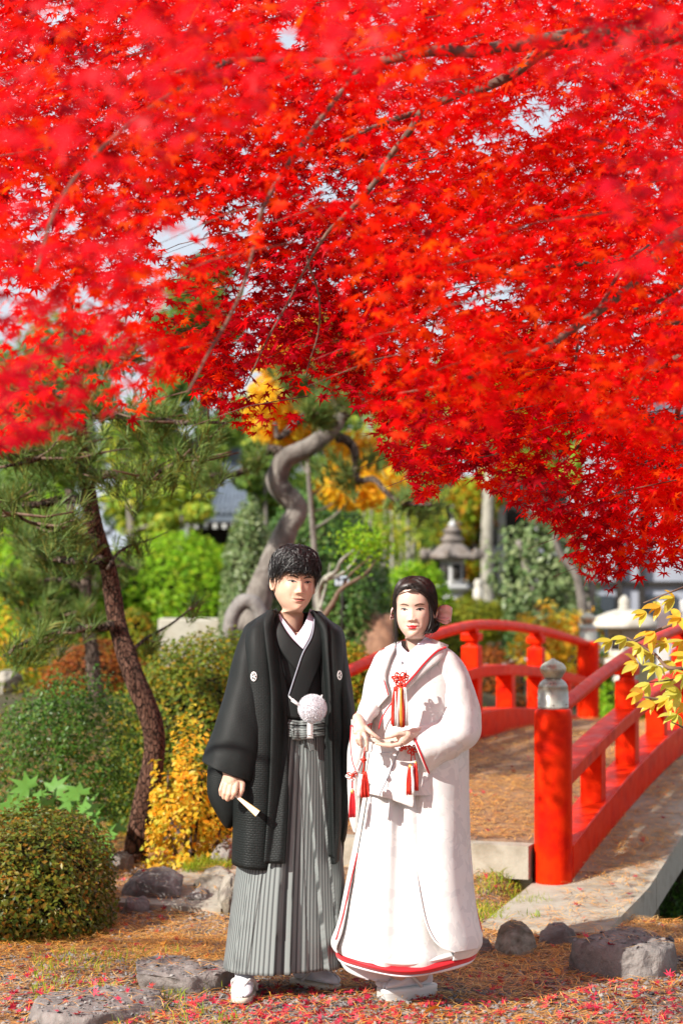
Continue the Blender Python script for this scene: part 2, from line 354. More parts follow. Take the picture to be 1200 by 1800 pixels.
M['green_small'] = leafmat('small_green_leaf', [(.025, .075, .012), (.06, .14, .018), (.09, .19, .025), (.04, .10, .02), (.13, .19, .03)], .3, .35, 0.2)
M['holly'] = leafmat('holly_leaf', [(.03, .085, .015), (.06, .14, .025), (.10, .19, .035), (.045, .11, .02), (.17, .22, .06)], .2, .35, 0.2)
M['holly_pale'] = leafmat('pale_holly_leaf', [(.06, .12, .03), (.13, .19, .07), (.24, .28, .13), (.09, .15, .04)], .25, .35, 0.3)
M['bright'] = leafmat('bright_green_leaf', [(.14, .30, .01), (.20, .38, .015), (.27, .42, .02), (.10, .24, .01), (.34, .38, .02)], .4, .5, 0.12)
M['moss'] = leafmat('clipped_moss_green_leaf', [(.10, .15, .012), (.17, .20, .015), (.26, .22, .015), (.13, .17, .012)], .3, .5, 0.12)
M['orange_bush'] = leafmat('russet_leaf', [(.22, .05, .012), (.30, .075, .012), (.16, .04, .012), (.36, .12, .015), (.10, .07, .02)], .3, .5, 0.12)
M['mixed'] = leafmat('autumn_mixed_leaf', [(.16, .28, .02), (.36, .42, .03), (.55, .36, .02), (.6, .2, .012), (.16, .26, .03), (.24, .36, .03)], .4, .5, 0.12)
M['far'] = leafmat('far_tree_leaf', [(.05, .11, .025), (.11, .20, .035), (.18, .28, .04), (.08, .15, .035), (.26, .30, .035)], .35, .5, 0.12)
M['far_pale'] = leafmat('far_pale_leaf', [(.14, .26, .04), (.28, .40, .05), (.38, .44, .06), (.5, .42, .04)], .4, .5, 0.12)
M['needle'] = leafmat('pine_needle', [(.07, .14, .035), (.12, .20, .05), (.18, .25, .06), (.09, .15, .04), (.28, .24, .05)], .3, .5, 0.2)
M['fatsia'] = leafmat('fatsia_leaf', [(.06, .16, .03), (.10, .24, .04), (.16, .32, .05)], .3, .4, .3)
M['grass'] = leafmat('grass_blade', [(.16, .30, .02), (.28, .38, .03), (.40, .38, .04), (.12, .22, .02)], .4, .5, 0.15)
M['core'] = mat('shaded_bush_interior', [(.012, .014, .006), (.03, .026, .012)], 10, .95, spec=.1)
M['skin_m'] = mat('skin_man', [(.58, .36, .255), (.64, .41, .30)], 30, .5, .05, 400, .001, .4, sss=.12)
M['skin_w'] = mat('skin_woman', [(.61, .42, .335), (.66, .465, .375)], 30, .42, .03, 400, .001, .4, sss=.12)
M['lip_m'] = mat('lips_man', (.42, .15, .12), rough=.45)
M['lip_w'] = mat('lips_woman', (.58, .045, .05), rough=.35)
M['eyewhite'] = mat('eye_white', (.42, .38, .36), rough=.5)
M['iris'] = mat('iris', (.012, .007, .005), rough=.5, spec=.2)
M['hair_m'] = mat('black_hair', [(.008, .008, .009), (.02, .02, .021)], 60, .34, spec=.6)
M['hair_w'] = mat('brown_black_hair', [(.010, .007, .006), (.026, .017, .013)], 90, .42, spec=.5)
M['brow'] = mat('eyebrow', (.045, .028, .02), rough=.8)
M['brow_w'] = mat('eyebrow_soft', (.16, .09, .06), rough=.8)
M['black'] = mat('black_silk', [(.005, .006, .006), (.009, .011, .011)], 8, .6, .25, 120, .002, .3)
M['white'] = mat('white_cotton', [(.68, .68, .72), (.74, .74, .78)], 8, .8, .1, 60, .002, .2, sheen=.2)
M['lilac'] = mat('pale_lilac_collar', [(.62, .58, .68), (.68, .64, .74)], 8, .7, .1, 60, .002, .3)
M['redcloth'] = mat('red_cloth', [(.52, .008, .018), (.62, .012, .02)], 8, .55, .15, 60, .003, .3, sheen=.2)
M['redcord'] = mat('red_cord', [(.60, .02, .015), (.70, .05, .02)], 60, .6, .5, 300, .003)
M['orangecord'] = mat('gold_orange_cord', [(.72, .25, .03), (.75, .34, .06)], 60, .6)
M['whitecord'] = mat('white_cord', (.75, .73, .72), rough=.7)
M['gold'] = mat('gold_bead', (.65, .42, .12), rough=.35, metal=.6)
M['pinkbow'] = mat('pink_satin', [(.78, .46, .42), (.84, .55, .50)], 6, .4, spec=.5, sheen=.3)
M['fan'] = mat('white_paper_fan', [(.72, .68, .60), (.78, .75, .70)], 10, .6)
M['bamboo'] = mat('gold_bamboo', (.55, .34, .12), rough=.4)
M['tile'] = mat('grey_roof_tile', [(.08, .10, .135), (.14, .17, .21)], 6, .5, .3, 20, .01)
M['darkwood'] = mat('dark_timber', [(.012, .010, .009), (.03, .024, .02)], 8, .8)
M['plaster'] = mat('grey_plaster', [(.28, .30, .36), (.36, .38, .44)], 1.5, .9, .1, 20, .005)
M['plaster_white'] = mat('white_plaster', [(.5, .5, .48), (.6, .6, .58)], 2, .9)
M['glassdark'] = mat('dark_window_glass', (.03, .04, .05), rough=.1, spec=.7)
M['signface'] = mat('pale_sign_board', (.42, .48, .55), rough=.5)
M['soil'] = mat('dry_soil', [(.12, .06, .03), (.28, .15, .07), (.36, .2, .1)], 9, .95, .7, 40, .02)
def m_ground():
    m, t, b = nodes('needle_covered_gravel'); v = coords(t)
    n1 = noisen(t, v, 1.1, 5, .6, .4); n2 = noisen(t, v, 38, 6, .7)
    vo = t.nodes.new('ShaderNodeTexVoronoi'); vo.inputs['Scale'].default_value = 55; t.links.new(v, vo.inputs['Vector'])
    g = ramp(t, [(.25, (.07, .065, .065)), (.5, (.15, .14, .14)), (.75, (.25, .235, .225))], vo.outputs['Color'])
    o = ramp(t, [(.3, (.11, .06, .03)), (.5, (.26, .14, .06)), (.7, (.42, .24, .09))], n2)
    mx = t.nodes.new('ShaderNodeMix'); mx.data_type = 'RGBA'
    f = t.nodes.new('ShaderNodeMapRange'); t.links.new(n1, f.inputs[0]); f.inputs[1].default_value = .38; f.inputs[2].default_value = .55
    t.links.new(f.outputs[0], mx.inputs[0]); t.links.new(g, mx.inputs[6]); t.links.new(o, mx.inputs[7]); t.links.new(mx.outputs[2], b.inputs['Base Color'])
    b.inputs['Roughness'].default_value = .9; b.inputs['Specular IOR Level'].default_value = .25
    p = bumpn(t, b, vo.outputs['Distance'], .7, .012); bumpn(t, b, n2, .6, .01, p); return m
M['ground'] = m_ground()
M['garden'] = mat('garden_soil', [(.035, .03, .015), (.07, .06, .025), (.11, .075, .03)], 3, .95, .6, 20, .03)
M['deck'] = mat('needle_covered_deck', [(.10, .065, .05), (.18, .11, .075), (.28, .17, .10), (.13, .09, .07)], 14, .9, .6, 60, .01, stretch=(1, 1, 1))
def m_bark(name, c0, c1, c2, sc=16, seed=0):
    m, t, b = nodes(name); v = coords(t, 'Object', (1, 1, .4)); vo = t.nodes.new('ShaderNodeTexVoronoi'); vo.feature = 'DISTANCE_TO_EDGE'; vo.inputs['Scale'].default_value = sc
    nn = t.nodes.new('ShaderNodeTexNoise'); nn.inputs['Scale'].default_value = 7; t.links.new(v, nn.inputs['Vector']); ad = t.nodes.new('ShaderNodeMix'); ad.data_type = 'VECTOR'; ad.inputs[0].default_value = .12
    t.links.new(v, ad.inputs[4]); t.links.new(nn.outputs['Color'], ad.inputs[5]); t.links.new(ad.outputs[1], vo.inputs['Vector'])
    fine = noisen(t, v, 40, 6, .7); mu = t.nodes.new('ShaderNodeMath'); mu.operation = 'MULTIPLY'; mr = t.nodes.new('ShaderNodeMapRange'); mr.inputs[2].default_value = .12; t.links.new(vo.outputs['Distance'], mr.inputs[0]); t.links.new(mr.outputs[0], mu.inputs[0]); t.links.new(fine, mu.inputs[1])
    t.links.new(ramp(t, [(.05, c0), (.35, c1), (.62, c2)], mu.outputs[0]), b.inputs['Base Color']); b.inputs['Roughness'].default_value = .9; b.inputs['Specular IOR Level'].default_value = .2
    bumpn(t, b, mu.outputs[0], 1, .03); return m
M['bark'] = m_bark('red_pine_bark', (.012, .007, .005), (.075, .032, .02), (.19, .10, .07), 60)
M['bark_low'] = m_bark('grey_brown_pine_bark', (.015, .011, .009), (.09, .06, .045), (.20, .15, .12), 36)
M['bark_grey'] = mat('weathered_grey_bark', [(.05, .04, .034), (.13, .11, .095), (.22, .195, .17), (.08, .066, .056)], 8, .9, .9, 26, .02, dist=.8, stretch=(1, 1, .45))
def m_water():
    m, t, b = nodes('dark_water'); b.inputs['Base Color'].default_value = (.012, .016, .012, 1); b.inputs['Roughness'].default_value = .08
    bumpn(t, b, noisen(t, coords(t), 6, 3), .15, .02); return m
M['water'] = m_water()
def m_haori():
    "crinkled shijira weave: short raised ribs in rows"
    m, t, b = nodes('crinkled_black_silk'); v = coords(t, 'UV')
    br = t.nodes.new('ShaderNodeTexBrick'); br.offset = .5; br.inputs['Scale'].default_value = 1; br.inputs['Mortar Size'].default_value = .22; br.inputs['Mortar Smooth'].default_value = 1
    br.inputs['Brick Width'].default_value = 2.1; br.inputs['Row Height'].default_value = 1; br.inputs['Color1'].default_value = (1, 1, 1, 1); br.inputs['Color2'].default_value = (.8, .8, .8, 1); br.inputs['Mortar'].default_value = (0, 0, 0, 1)
    nz = t.nodes.new('ShaderNodeMix'); nz.data_type = 'VECTOR'; nz.inputs[0].default_value = .25
    nn = t.nodes.new('ShaderNodeTexNoise'); nn.inputs['Scale'].default_value = .35; t.links.new(v, nn.inputs['Vector'])
    ad = t.nodes.new('ShaderNodeVectorMath'); ad.operation = 'ADD'; t.links.new(v, ad.inputs[0]); t.links.new(nn.outputs['Color'], ad.inputs[1])
    t.links.new(ad.outputs[0], br.inputs['Vector'])
    c = ramp(t, [(0, (.002, .003, .003)), (1, (.009, .012, .0115))], br.outputs['Color']); t.links.new(c, b.inputs['Base Color'])
    b.inputs['Roughness'].default_value = .55; b.inputs['Specular IOR Level'].default_value = .25; b.inputs['Sheen Weight'].default_value = 0
    bumpn(t, b, br.outputs['Color'], .4, .0025); return m
M['haori'] = m_haori()
def m_hakama():
    m, t, b = nodes('grey_striped_silk'); v = coords(t, 'UV'); s = t.nodes.new('ShaderNodeSeparateXYZ'); t.links.new(v, s.inputs[0])
    fr = t.nodes.new('ShaderNodeMath'); fr.operation = 'FRACT'; t.links.new(s.outputs[0], fr.inputs[0])
    c = ramp(t, [(0, (.05, .056, .056)), (.22, (.05, .056, .056)), (.38, (.17, .19, .185)), (.88, (.20, .22, .215)), (1, (.05, .056, .056))], fr.outputs[0])
    t.links.new(c, b.inputs['Base Color']); b.inputs['Roughness'].default_value = .55; b.inputs['Specular IOR Level'].default_value = .35; b.inputs['Sheen Weight'].default_value = .1
    bumpn(t, b, noisen(t, coords(t), 300, 3), .1, .001); return m
M['hakama'] = m_hakama()
def m_brocade():
    "white silk with a faint woven flower and wave pattern"
    m, t, b = nodes('white_brocade'); v = coords(t)
    vo = t.nodes.new('ShaderNodeTexVoronoi'); vo.inputs['Scale'].default_value = 13; t.links.new(v, vo.inputs['Vector'])
    wv = t.nodes.new('ShaderNodeMath'); wv.operation = 'SINE'; ml = t.nodes.new('ShaderNodeMath'); ml.operation = 'MULTIPLY'; ml.inputs[1].default_value = 75
    t.links.new(vo.outputs['Distance'], ml.inputs[0]); t.links.new(ml.outputs[0], wv.inputs[0])
    n = noisen(t, v, 15, 2, .5, 1.2); th = t.nodes.new('ShaderNodeMapRange'); th.inputs[1].default_value = .46; th.inputs[2].default_value = .50; t.links.new(n, th.inputs[0])
    mu = t.nodes.new('ShaderNodeMath'); mu.operation = 'MULTIPLY'; t.links.new(wv.outputs[0], mu.inputs[0]); t.links.new(th.outputs[0], mu.inputs[1])
    c = ramp(t, [(0, (.635, .632, .625)), (.5, (.72, .712, .695)), (1, (.72, .712, .695))], th.outputs[0]); t.links.new(c, b.inputs['Base Color'])
    r = t.nodes.new('ShaderNodeMapRange'); t.links.new(mu.outputs[0], r.inputs[0]); r.inputs[1].default_value = -1; r.inputs[3].default_value = .30; r.inputs[4].default_value = .6; t.links.new(r.outputs[0], b.inputs['Roughness'])
    b.inputs['Specular IOR Level'].default_value = .45; b.inputs['Sheen Weight'].default_value = .25
    p = bumpn(t, b, mu.outputs[0], .10, .001); v2 = coords(t, 'Object', (1, 1, .45), (0, .5, 0)); bumpn(t, b, noisen(t, v2, 14, 2, .5, .7), .18, .010, p); return m
M['brocade'] = m_brocade()
M['satin'] = mat('plain_white_satin', [(.70, .695, .68), (.74, .735, .72)], 5, .4, .08, 40, .002, .45, sheen=.2)
# ------------------------------------------------------------------ ground
AX = np.array([math.sin(math.radians(19.5)), math.cos(math.radians(19.5))]); PE = np.array([AX[1], -AX[0]])
R0 = np.array([1.03, 10.0]); BW = 1.42; BL = 7.1; C0 = R0 - PE * BW / 2
def ts(x, y): dx = x - C0[0]; dy = y - C0[1]; return dx * AX[0] + dy * AX[1], dx * PE[0] + dy * PE[1]
def gz(x, y):
    x = np.asarray(x, float); y = np.asarray(y, float); t, s = ts(x, y); X = np.stack([x, y], -1)
    z = .025 * vn(X, 1.3, 3, 3) + .004 * vn(X, 12, 5, 2)
    z = z + .12 * np.exp(-((t - .0) / .42) ** 2) * sst(-1.0, -.45, s) * (1 - sst(.45, .62, s))       # soil banked against the bridge end
    z = z + .05 * sst(9, 12, y) * (1 - sst(-.6, .2, x))
    far = sst(16.5, 22, y) * (.62 - .5 * sst(.2, 3.5, x)) + sst(22, 40, y) * .6; z = z + far
    z = z + .55 * sst(12.8, 15.0, y) * sst(-1.25, -1.75, s) * (1 - sst(16.5, 20, y))
    near = .9 - 1.35 * sst(1.02, 1.2, s) + .5 * sst(-3.2, -1.5, -s) * 0
    ch = sst(near, near + .55, t) * (1 - sst(5.4, 6.3, t)) * sst(-2.3, -1.5, s)
    return z - (1.15 + .5 * sst(12.8, 15.0, y) * sst(-1.25, -1.75, s)) * ch * 1.0
def ground_sheet():
    xs = np.concatenate([np.linspace(-60, -6, 28)[:-1], np.linspace(-6, 6, 300), np.linspace(6, 60, 28)[1:]])
    ys = np.concatenate([np.linspace(-8, 5, 20)[:-1], np.linspace(5, 19, 300), np.linspace(19, 90, 60)[1:]])
    X, Y = np.meshgrid(xs, ys); G = np.stack([X, Y, gz(X, Y)], -1)
    m, n = G.shape[:2]; F = gridfaces(m, n); cen = G.reshape(-1, 3)[F].mean(1); t, s = ts(cen[:, 0], cen[:, 1])
    gravel = ((t < .75) & (cen[:, 0] > -1.9) & (cen[:, 1] < 11.3)) | ((s > -1) & (t > 6) & (cen[:, 1] < 24))
    return link('ground', mesh_np('ground', G, F, mi=np.where(gravel, 0, 1)), [M['ground'], M['garden']], kind='structure')
GROUND = ground_sheet()
wv = np.array([[-9, 9], [9, 9], [9, 19], [-9, 19]], float); 
link('water', mesh_np('water', np.column_stack([wv, np.full(4, -.75)]), np.array([[0, 1, 2, 3]])), M['water'], kind='structure')
link('terrain', mesh_np('terrain', [[-400, -60, -1.3], [400, -60, -1.3], [400, 500, -1.3], [-400, 500, -1.3]], np.array([[0, 1, 2, 3]])), M['garden'], kind='structure')
# ------------------------------------------------------------------ bridge
BR = empty('arched_bridge', 'red lacquered arched footbridge with round newel posts behind the couple', 'bridge', loc=(C0[0], C0[1], 0))
def bp(t, s, z):
    t, s, z = np.broadcast_arrays(np.asarray(t, float), np.asarray(s, float), np.asarray(z, float))
    return np.stack([C0[0] + AX[0] * t + PE[0] * s, C0[1] + AX[1] * t + PE[1] * s, z], -1)
def arc(t, top, drop, e=1.6): return top - drop * np.abs((np.asarray(t) - BL / 2) / (BL / 2)) ** e
def beam(name, t0, t1, s, zf, w, h, m=M['red'], n=40, parent=BR, rnd=False, bev=.008):
    t = np.linspace(t0, t1, n); z = zf(t)
    if rnd:
        return link(name, from_lists(name, [tube_arr(bp(t, s, z), w, 14)]), m, parent)
    g = [bp(t, s - w / 2, z - h), bp(t, s + w / 2, z - h), bp(t, s + w / 2, z), bp(t, s - w / 2, z)]
    V = np.stack(g, 1); F = gridfaces(n, 4, True); me = from_lists(name, [(V.reshape(-1, 3), np.vstack([F, [[3, 2, 1, 0]], [[(n - 1) * 4 + k for k in range(4)]]]))])
    return bevel(link(name, me, m, parent), bev)
HR = lambda t: arc(t, 1.175, .29); MR = lambda t: arc(t, .90, .31); BB = lambda t: arc(t, .60, .36)
for s in (-BW / 2, BW / 2):
    beam('handrail', .05, BL - .05, s, HR, .036, 0, rnd=True)
    beam('middle_rail', .06, BL - .06, s, MR, .13, .075)
    beam('base_beam', -.0 + .06, BL - .06, s, BB, .17, .185)
    for k in range(1, 4):
        t = BL / 4 * k; zb = float(BB(t)) - .02; zt = float(HR(t)) - .028
        p = empty('post', loc=tuple(bp(t, s, zb))); p.parent = BR; p.matrix_parent_inverse = wmat(BR).inverted()
        def pb(z0, z1, wd, nm):
            v, f = box_arr((0, 0, 0), (wd, wd, z1 - z0), rz(-math.atan2(AX[0], AX[1]))); return bevel(link(nm, from_lists(nm, [(v + bp(t, s, (z0 + z1) / 2), f)]), M['red'], p), .01)
        pb(zb, zt - .105, .118, 'shaft')
        v, f = lathe_arr([(.055, zt - .11), (.045, zt - .10), (.042, zt - .085), (.05, zt - .07)], (*bp(t, s, 0)[:2], 0), 16)
        link('neck', from_lists('neck', [(v, f)]), M['red'], p)
        pb(zt - .075, zt - .02, .125, 'bearing_block')
        pb(zt - .022, zt + .006, .085, 'saddle')
    for k in range(4):
        t = BL / 4 * (k + .5); z0 = float(BB(t)) - .02; z1 = float(MR(t)) - .05
        v, f = box_arr((0, 0, 0), (.115, .115, z1 - z0), rz(-math.atan2(AX[0], AX[1])))
        bevel(link('strut', from_lists('strut', [(v + bp(t, s, (z0 + z1) / 2), f)]), M['red'], BR), .008)
    for t in (0, BL):
        b = bp(t, s, 0); zb = -.05 if t == 0 else -.02
        nw = empty('newel_post', loc=tuple(b)); nw.parent = BR; nw.matrix_parent_inverse = wmat(BR).inverted()
        c = (b[0], b[1], 0)
        link('shaft', from_lists('shaft', [lathe_arr([(.088, zb), (.092, zb + .02), (.0925, .885), (.090, .905), (.083, .916)], c, 40)]), M['red'], nw)
        link('cap_collar', from_lists('cap_collar', [lathe_arr([(.074, .912), (.076, .93), (.0745, .932), (.0765, .95), (.0745, .953), (.0765, .972), (.074, .975), (.0755, 1.0), (.0715, 1.02), (.0735, 1.022), (.062, 1.045), (.045, 1.058), (.036, 1.064)], c, 40)]), M['metal'], nw)
        pr = [(.036, 1.062), (.047, 1.071)] + [(.064 * math.sin(a), 1.108 - .042 * math.cos(a)) for a in np.linspace(.9, 2.6, 9)] + [(.017, 1.152), (.007, 1.16)]
        link('finial', from_lists('finial', [lathe_arr(pr, c, 32)]), M['metal2'], nw)
        for a in range(6):
            an = a * pi / 3 + .4; d = np.array([math.cos(an), math.sin(an), 0]); q = np.array([c[0], c[1], .94]) + d * .0765
            link('rivet', from_lists('rivet', [tube_arr([q - d * .002, q + d * .004], [.004, .003], 8)]), M['metal'], nw)
def slab(name, t0, t1, s0, s1, zf, h, m, n=50, jit=.003):
    t = np.linspace(t0, t1, n); ss = np.linspace(s0, s1, 24); T, S = np.meshgrid(t, ss, indexing='ij'); Z = zf(T)
    top = bp(T, S, Z); top[..., 2] += jit * vn(top, 5, 4, 3); bot = bp(T, S, Z - h)
    V = np.vstack([top.reshape(-1, 3), bot.reshape(-1, 3)]); a = gridfaces(n, 24); b = a[:, ::-1] + n * 24; F = [a, b]
    def edge(ids): ids = np.array(ids); return np.stack([ids[:-1], ids[1:], ids[1:] + n * 24, ids[:-1] + n * 24], -1)
    F += [edge([i * 24 for i in range(n)]), edge([i * 24 + 23 for i in range(n)][::-1]), edge(list(range(24))[::-1]), edge([(n - 1) * 24 + j for j in range(24)])]
    o = link(name, from_lists(name, [(V, np.vstack(F))]), m, BR, smooth=False); return o
DK = lambda t: arc(t, .425, .165, 2); OS = lambda t: np.where(np.asarray(t) < .0, .03 + .045 * (np.asarray(t) + 1.0), arc(t, .405, .33, 1.6))
slab('deck', .02, BL, -BW / 2 + .10, BW / 2 - .10, DK, .14, M['deck'])
for sgn in (-1, 1):
    a, b = (BW / 2 - .09, BW / 2 + .47) if sgn > 0 else (-BW / 2 - .47, -BW / 2 + .09)
    for k in range(7):
        t0 = -1.0 + k * (BL + 1.2) / 7; t1 = t0 + (BL + 1.2) / 7 - .012
        slab('edge_slab', t0, t1, a, b, OS, .17, M['concrete'], 16)
slab('threshold', -.10, .015, -BW / 2 + .1, BW / 2 - .1, lambda t: DK(0) - .006 + 0 * t, .16, M['concrete'], 4)
slab('abutment', -.02, .9, -BW / 2 + .1, BW / 2 - .1, lambda t: DK(t) - .141, .5, M['concrete'], 6)
# ------------------------------------------------------------------ rocks
ROCKS = []
def rock(name, label, cx, cy_, base, wpx, hpx, dep, m, seed=0, flat=0, facets=7, group=None, cat='rock', parent=None, yaw=0, top=None):
    "a boulder whose photo footprint is centred at cx, base line 'base', wpx wide, hpx high"
    r = np.random.default_rng(seed)
    d = dep; c = P(cx, base, d); W = wpx / FPX * d / 2; H = hpx / FPX * d if top is None else P(cx, top, d)[2] - float(gz(c[0], d + cy_ * .35))
    import bmesh
    bm = bmesh.new(); bmesh.ops.create_icosphere(bm, subdivisions=5, radius=1); V = np.array([v.co[:] for v in bm.verts]); F = [[v.index for v in f.verts] for f in bm.faces]; bm.free()
    for k in range(facets):
        n = r.normal(size=3); n[2] *= .5; n /= np.linalg.norm(n); o = r.uniform(.55, .85); dd = V @ n; V = V - np.maximum(dd - o, 0)[:, None] * n * .92
    if flat: V[:, 2] = np.where(V[:, 2] > flat, flat + (V[:, 2] - flat) * .12, V[:, 2])
    V = V * (1 + .13 * vn(V, 1.6, seed, 3) + .09 * vn(V, 4.5, seed + 9, 3) + .03 * vn(V, 14, seed + 19, 2))[:, None]
    V[:, 2] = V[:, 2] / V[:, 2].max(); hw = np.abs(V[:, 0]).max()
    V = V * [W / hw, cy_ / 2, H] ; V = V @ rz(yaw).T
    V[:, 2] = np.where(V[:, 2] < 0, V[:, 2] * .5, V[:, 2])
    V += [c[0], d + cy_ * .35, float(gz(c[0], d)) - .01]
    V[:, 2] += .006 * vn(V, 30, seed, 2)
    me = bpy.data.meshes.new(name); me.from_pydata(V.tolist(), [], F); o = link(name, me, m, parent); ROCKS.append((V.min(0), V.max(0), BVHTree.FromPolygons(V.tolist(), F)))
    return tag(o, label, cat, group) if not parent else o
rock('stepping_stone', 'flat dark stepping stone in the front left corner of the path', 165, .62, 1793, 258, 34, 7.35, M['rock_dark'], 3, flat=.35, group='flat stepping stones')
rock('stepping_stone', 'flat grey stepping stone just left of the man\'s sandals', 310, .5, 1740, 222, 45, 7.9, M['rock_dark'], 8, flat=.35, group='flat stepping stones')
rock('rock', 'rounded grey rock at the foot of the leaning pine', 268, .4, 1590, 118, 60, 9.75, M['rock_grey'], 5, group='rocks along the left edge of the path')
rock('rock', 'small low reddish rock beside the azalea at the path edge', 234, .2, 1606, 58, 26, 9.55, M['rock_dark'], 6, flat=.6, group='rocks along the left edge of the path')
rock('rock', 'pale smooth rock under the mossy grass left of the man', 378, .4, 1572, 88, 46, 9.9, M['rock_pale'], 9, group='rocks along the left edge of the path')
rock('rock', 'small grey rock below the pale smooth rock', 346, .25, 1592, 52, 30, 9.7, M['rock_grey'], 10, group='rocks along the left edge of the path')
rock('rock', 'tan upright rock partly behind the grey hakama', 402, .4, 1604, 44, 66, 9.55, M['rock_pale'], 12, group='rocks along the left edge of the path')
rock('rock', 'brown slanted rock behind the man\'s hanging sleeve', 398, .5, 1520, 70, 62, 10.5, M['rock_grey'], 13, group='rocks along the left edge of the path')
rock('rock', 'squarish brown rock right of the white robe hem', 905, .3, 1686, 82, 60, 8.6, M['rock_pale'], 21, facets=10, group='small rocks below the red newel post')
rock('rock', 'low grey rock right under the red newel post', 984, .28, 1664, 76, 42, 8.75, M['rock_grey'], 22, facets=10, group='small rocks below the red newel post')
rock('rock', 'small dark rock touching the right hem of the white robe', 846, .2, 1682, 44, 30, 8.65, M['rock_grey'], 23, group='small rocks below the red newel post')
rock('rock', 'large purple grey boulder at the end of the concrete slab', 1102, .5, 1722, 190, 72, 8.15, M['rock_grey'], 37, flat=.3, facets=5, group='large boulders', yaw=.25)
rock('boulder', 'big brown garden boulder between the man and the woman', 652, .8, 1190, 140, 106, 17.4, M['rock_brown'], 38, facets=2, top=1076, group='large boulders')
rock('rock', 'pale rock far left behind the small leaved shrub', 8, .5, 1262, 60, 42, 15.5, M['rock_pale'], 41, group='rocks far back')
for i, (x, y, w_, h_, d) in enumerate([(205, 1560, 60, 30, 10.6), (300, 1520, 60, 50, 11.4), (330, 1505, 50, 40, 12.2), (1190, 1650, 70, 30, 9.5)]):
    rock('bank_rock', ['dark rock on the stream bank behind the pine foot', 'dark rock in the hollow right of the pine trunk', 'grey rock in the hollow behind the golden bush', 'dark rock on the stream bank beyond the concrete slab'][i], x, .4, y, w_, h_, d, M['rock_dark'], 50 + i, group='dark rocks on the stream bank')
# ------------------------------------------------------------------ shrubs
def bush(name, label, c, rad, n, size, lm, group=None, cat='shrub', lump=.12, seed=0, stems=None, core=True, tmpl=LEAF2, fill=.12, zmin=-.15, up=.35, lumpsc=None, inner=.6):
    "a mound of single leaves over a solid core coloured dark like shade; c is its foot"
    r = np.random.default_rng(seed + 100); c = np.asarray(c, float); rad = np.asarray(rad, float); root = empty(name, label, cat, group, loc=tuple(c))
    d = r.normal(size=(n, 3)); d /= np.linalg.norm(d, axis=1, keepdims=True); d = d[d[:, 2] > zmin - .1]
    ls = lumpsc or 1.6 / rad.mean() ** .5
    f = 1 + lump * vn(d * rad, ls, seed, 2) * 1.6 + lump * .5 * vn(d * rad, ls * 4, seed + 5, 2)
    shell = 1 - np.abs(r.normal(0, fill, len(d))) + r.uniform(-.02, .05, len(d))
    keep = vn(d * rad, ls * 3.2, seed + 77, 2) > -inner; d, f, shell = d[keep], f[keep], shell[keep]
    pos = c + d * rad * (f * shell)[:, None] + [0, 0, rad[2] * .0]
    nr = d / rad; nr /= np.linalg.norm(nr, axis=1, keepdims=True); nr = nr + r.normal(0, .55, nr.shape) + [0, 0, up]
    scatter('foliage', *tmpl, pos, nr, r.uniform(.7, 1.3, len(pos)) * size, lm, root, rng=r)
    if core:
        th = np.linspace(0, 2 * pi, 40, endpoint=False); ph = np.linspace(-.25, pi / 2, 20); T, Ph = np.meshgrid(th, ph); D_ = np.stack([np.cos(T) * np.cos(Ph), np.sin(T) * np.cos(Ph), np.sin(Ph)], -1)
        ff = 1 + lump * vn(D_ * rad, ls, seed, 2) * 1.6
        grid_obj('dark_core', c + D_ * rad * (ff * (1 - 1.6 * fill - .04))[..., None], M['core'], root, wrap=True)  # solid dome; its near-black colour stands in for the shade between leaves
    for k in range(stems or 0):
        a = r.uniform(0, 2 * pi); b = c + [math.cos(a) * rad[0] * .15, math.sin(a) * rad[1] * .15, -.05]; e = c + np.array([math.cos(a) * rad[0] * .4, math.sin(a) * rad[1] * .4, rad[2] * .6])
        tube('stem', [b, (b + e) / 2 + r.normal(0, .04, 3), e], [.011, .008, .004], M['bark_low'], root, 6, 8)
    return root
def gp(px, py, d):
    q = P(px, py, d); return np.array([q[0], d, float(gz(q[0], d))])
def mound(name, label, pxc, pytop, d, wpx, n, size, lm, base=None, dy=None, **k):
    "a mound whose top is at pytop and whose width is wpx; its foot is on the ground unless base (a pixel row) is given"
    g = gp(pxc, 1200, d)
    if base is not None: g[2] = P(pxc, base, d)[2]
    W = wpx / FPX * d / 2; H = P(pxc, pytop, d)[2] - g[2]
    return bush(name, label, g, (W, dy or W * .8, H), n, size, lm, **k)
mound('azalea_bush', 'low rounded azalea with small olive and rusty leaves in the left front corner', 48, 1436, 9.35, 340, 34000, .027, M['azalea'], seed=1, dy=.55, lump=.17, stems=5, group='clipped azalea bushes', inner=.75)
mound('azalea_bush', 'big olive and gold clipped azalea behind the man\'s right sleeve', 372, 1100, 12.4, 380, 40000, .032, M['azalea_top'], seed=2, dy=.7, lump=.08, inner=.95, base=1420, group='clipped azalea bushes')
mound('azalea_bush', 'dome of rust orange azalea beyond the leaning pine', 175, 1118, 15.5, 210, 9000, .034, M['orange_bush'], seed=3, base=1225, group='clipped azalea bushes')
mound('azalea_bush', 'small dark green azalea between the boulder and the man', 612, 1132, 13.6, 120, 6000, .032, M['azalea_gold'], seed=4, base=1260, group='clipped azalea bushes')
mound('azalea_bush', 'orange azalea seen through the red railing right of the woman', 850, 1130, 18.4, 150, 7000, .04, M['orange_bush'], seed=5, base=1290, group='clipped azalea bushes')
mound('azalea_bush', 'small green gold azalea under the left end of the concrete wall', 235, 1066, 18.5, 90, 4000, .04, M['azalea_gold'], seed=6, base=1150, group='clipped azalea bushes')
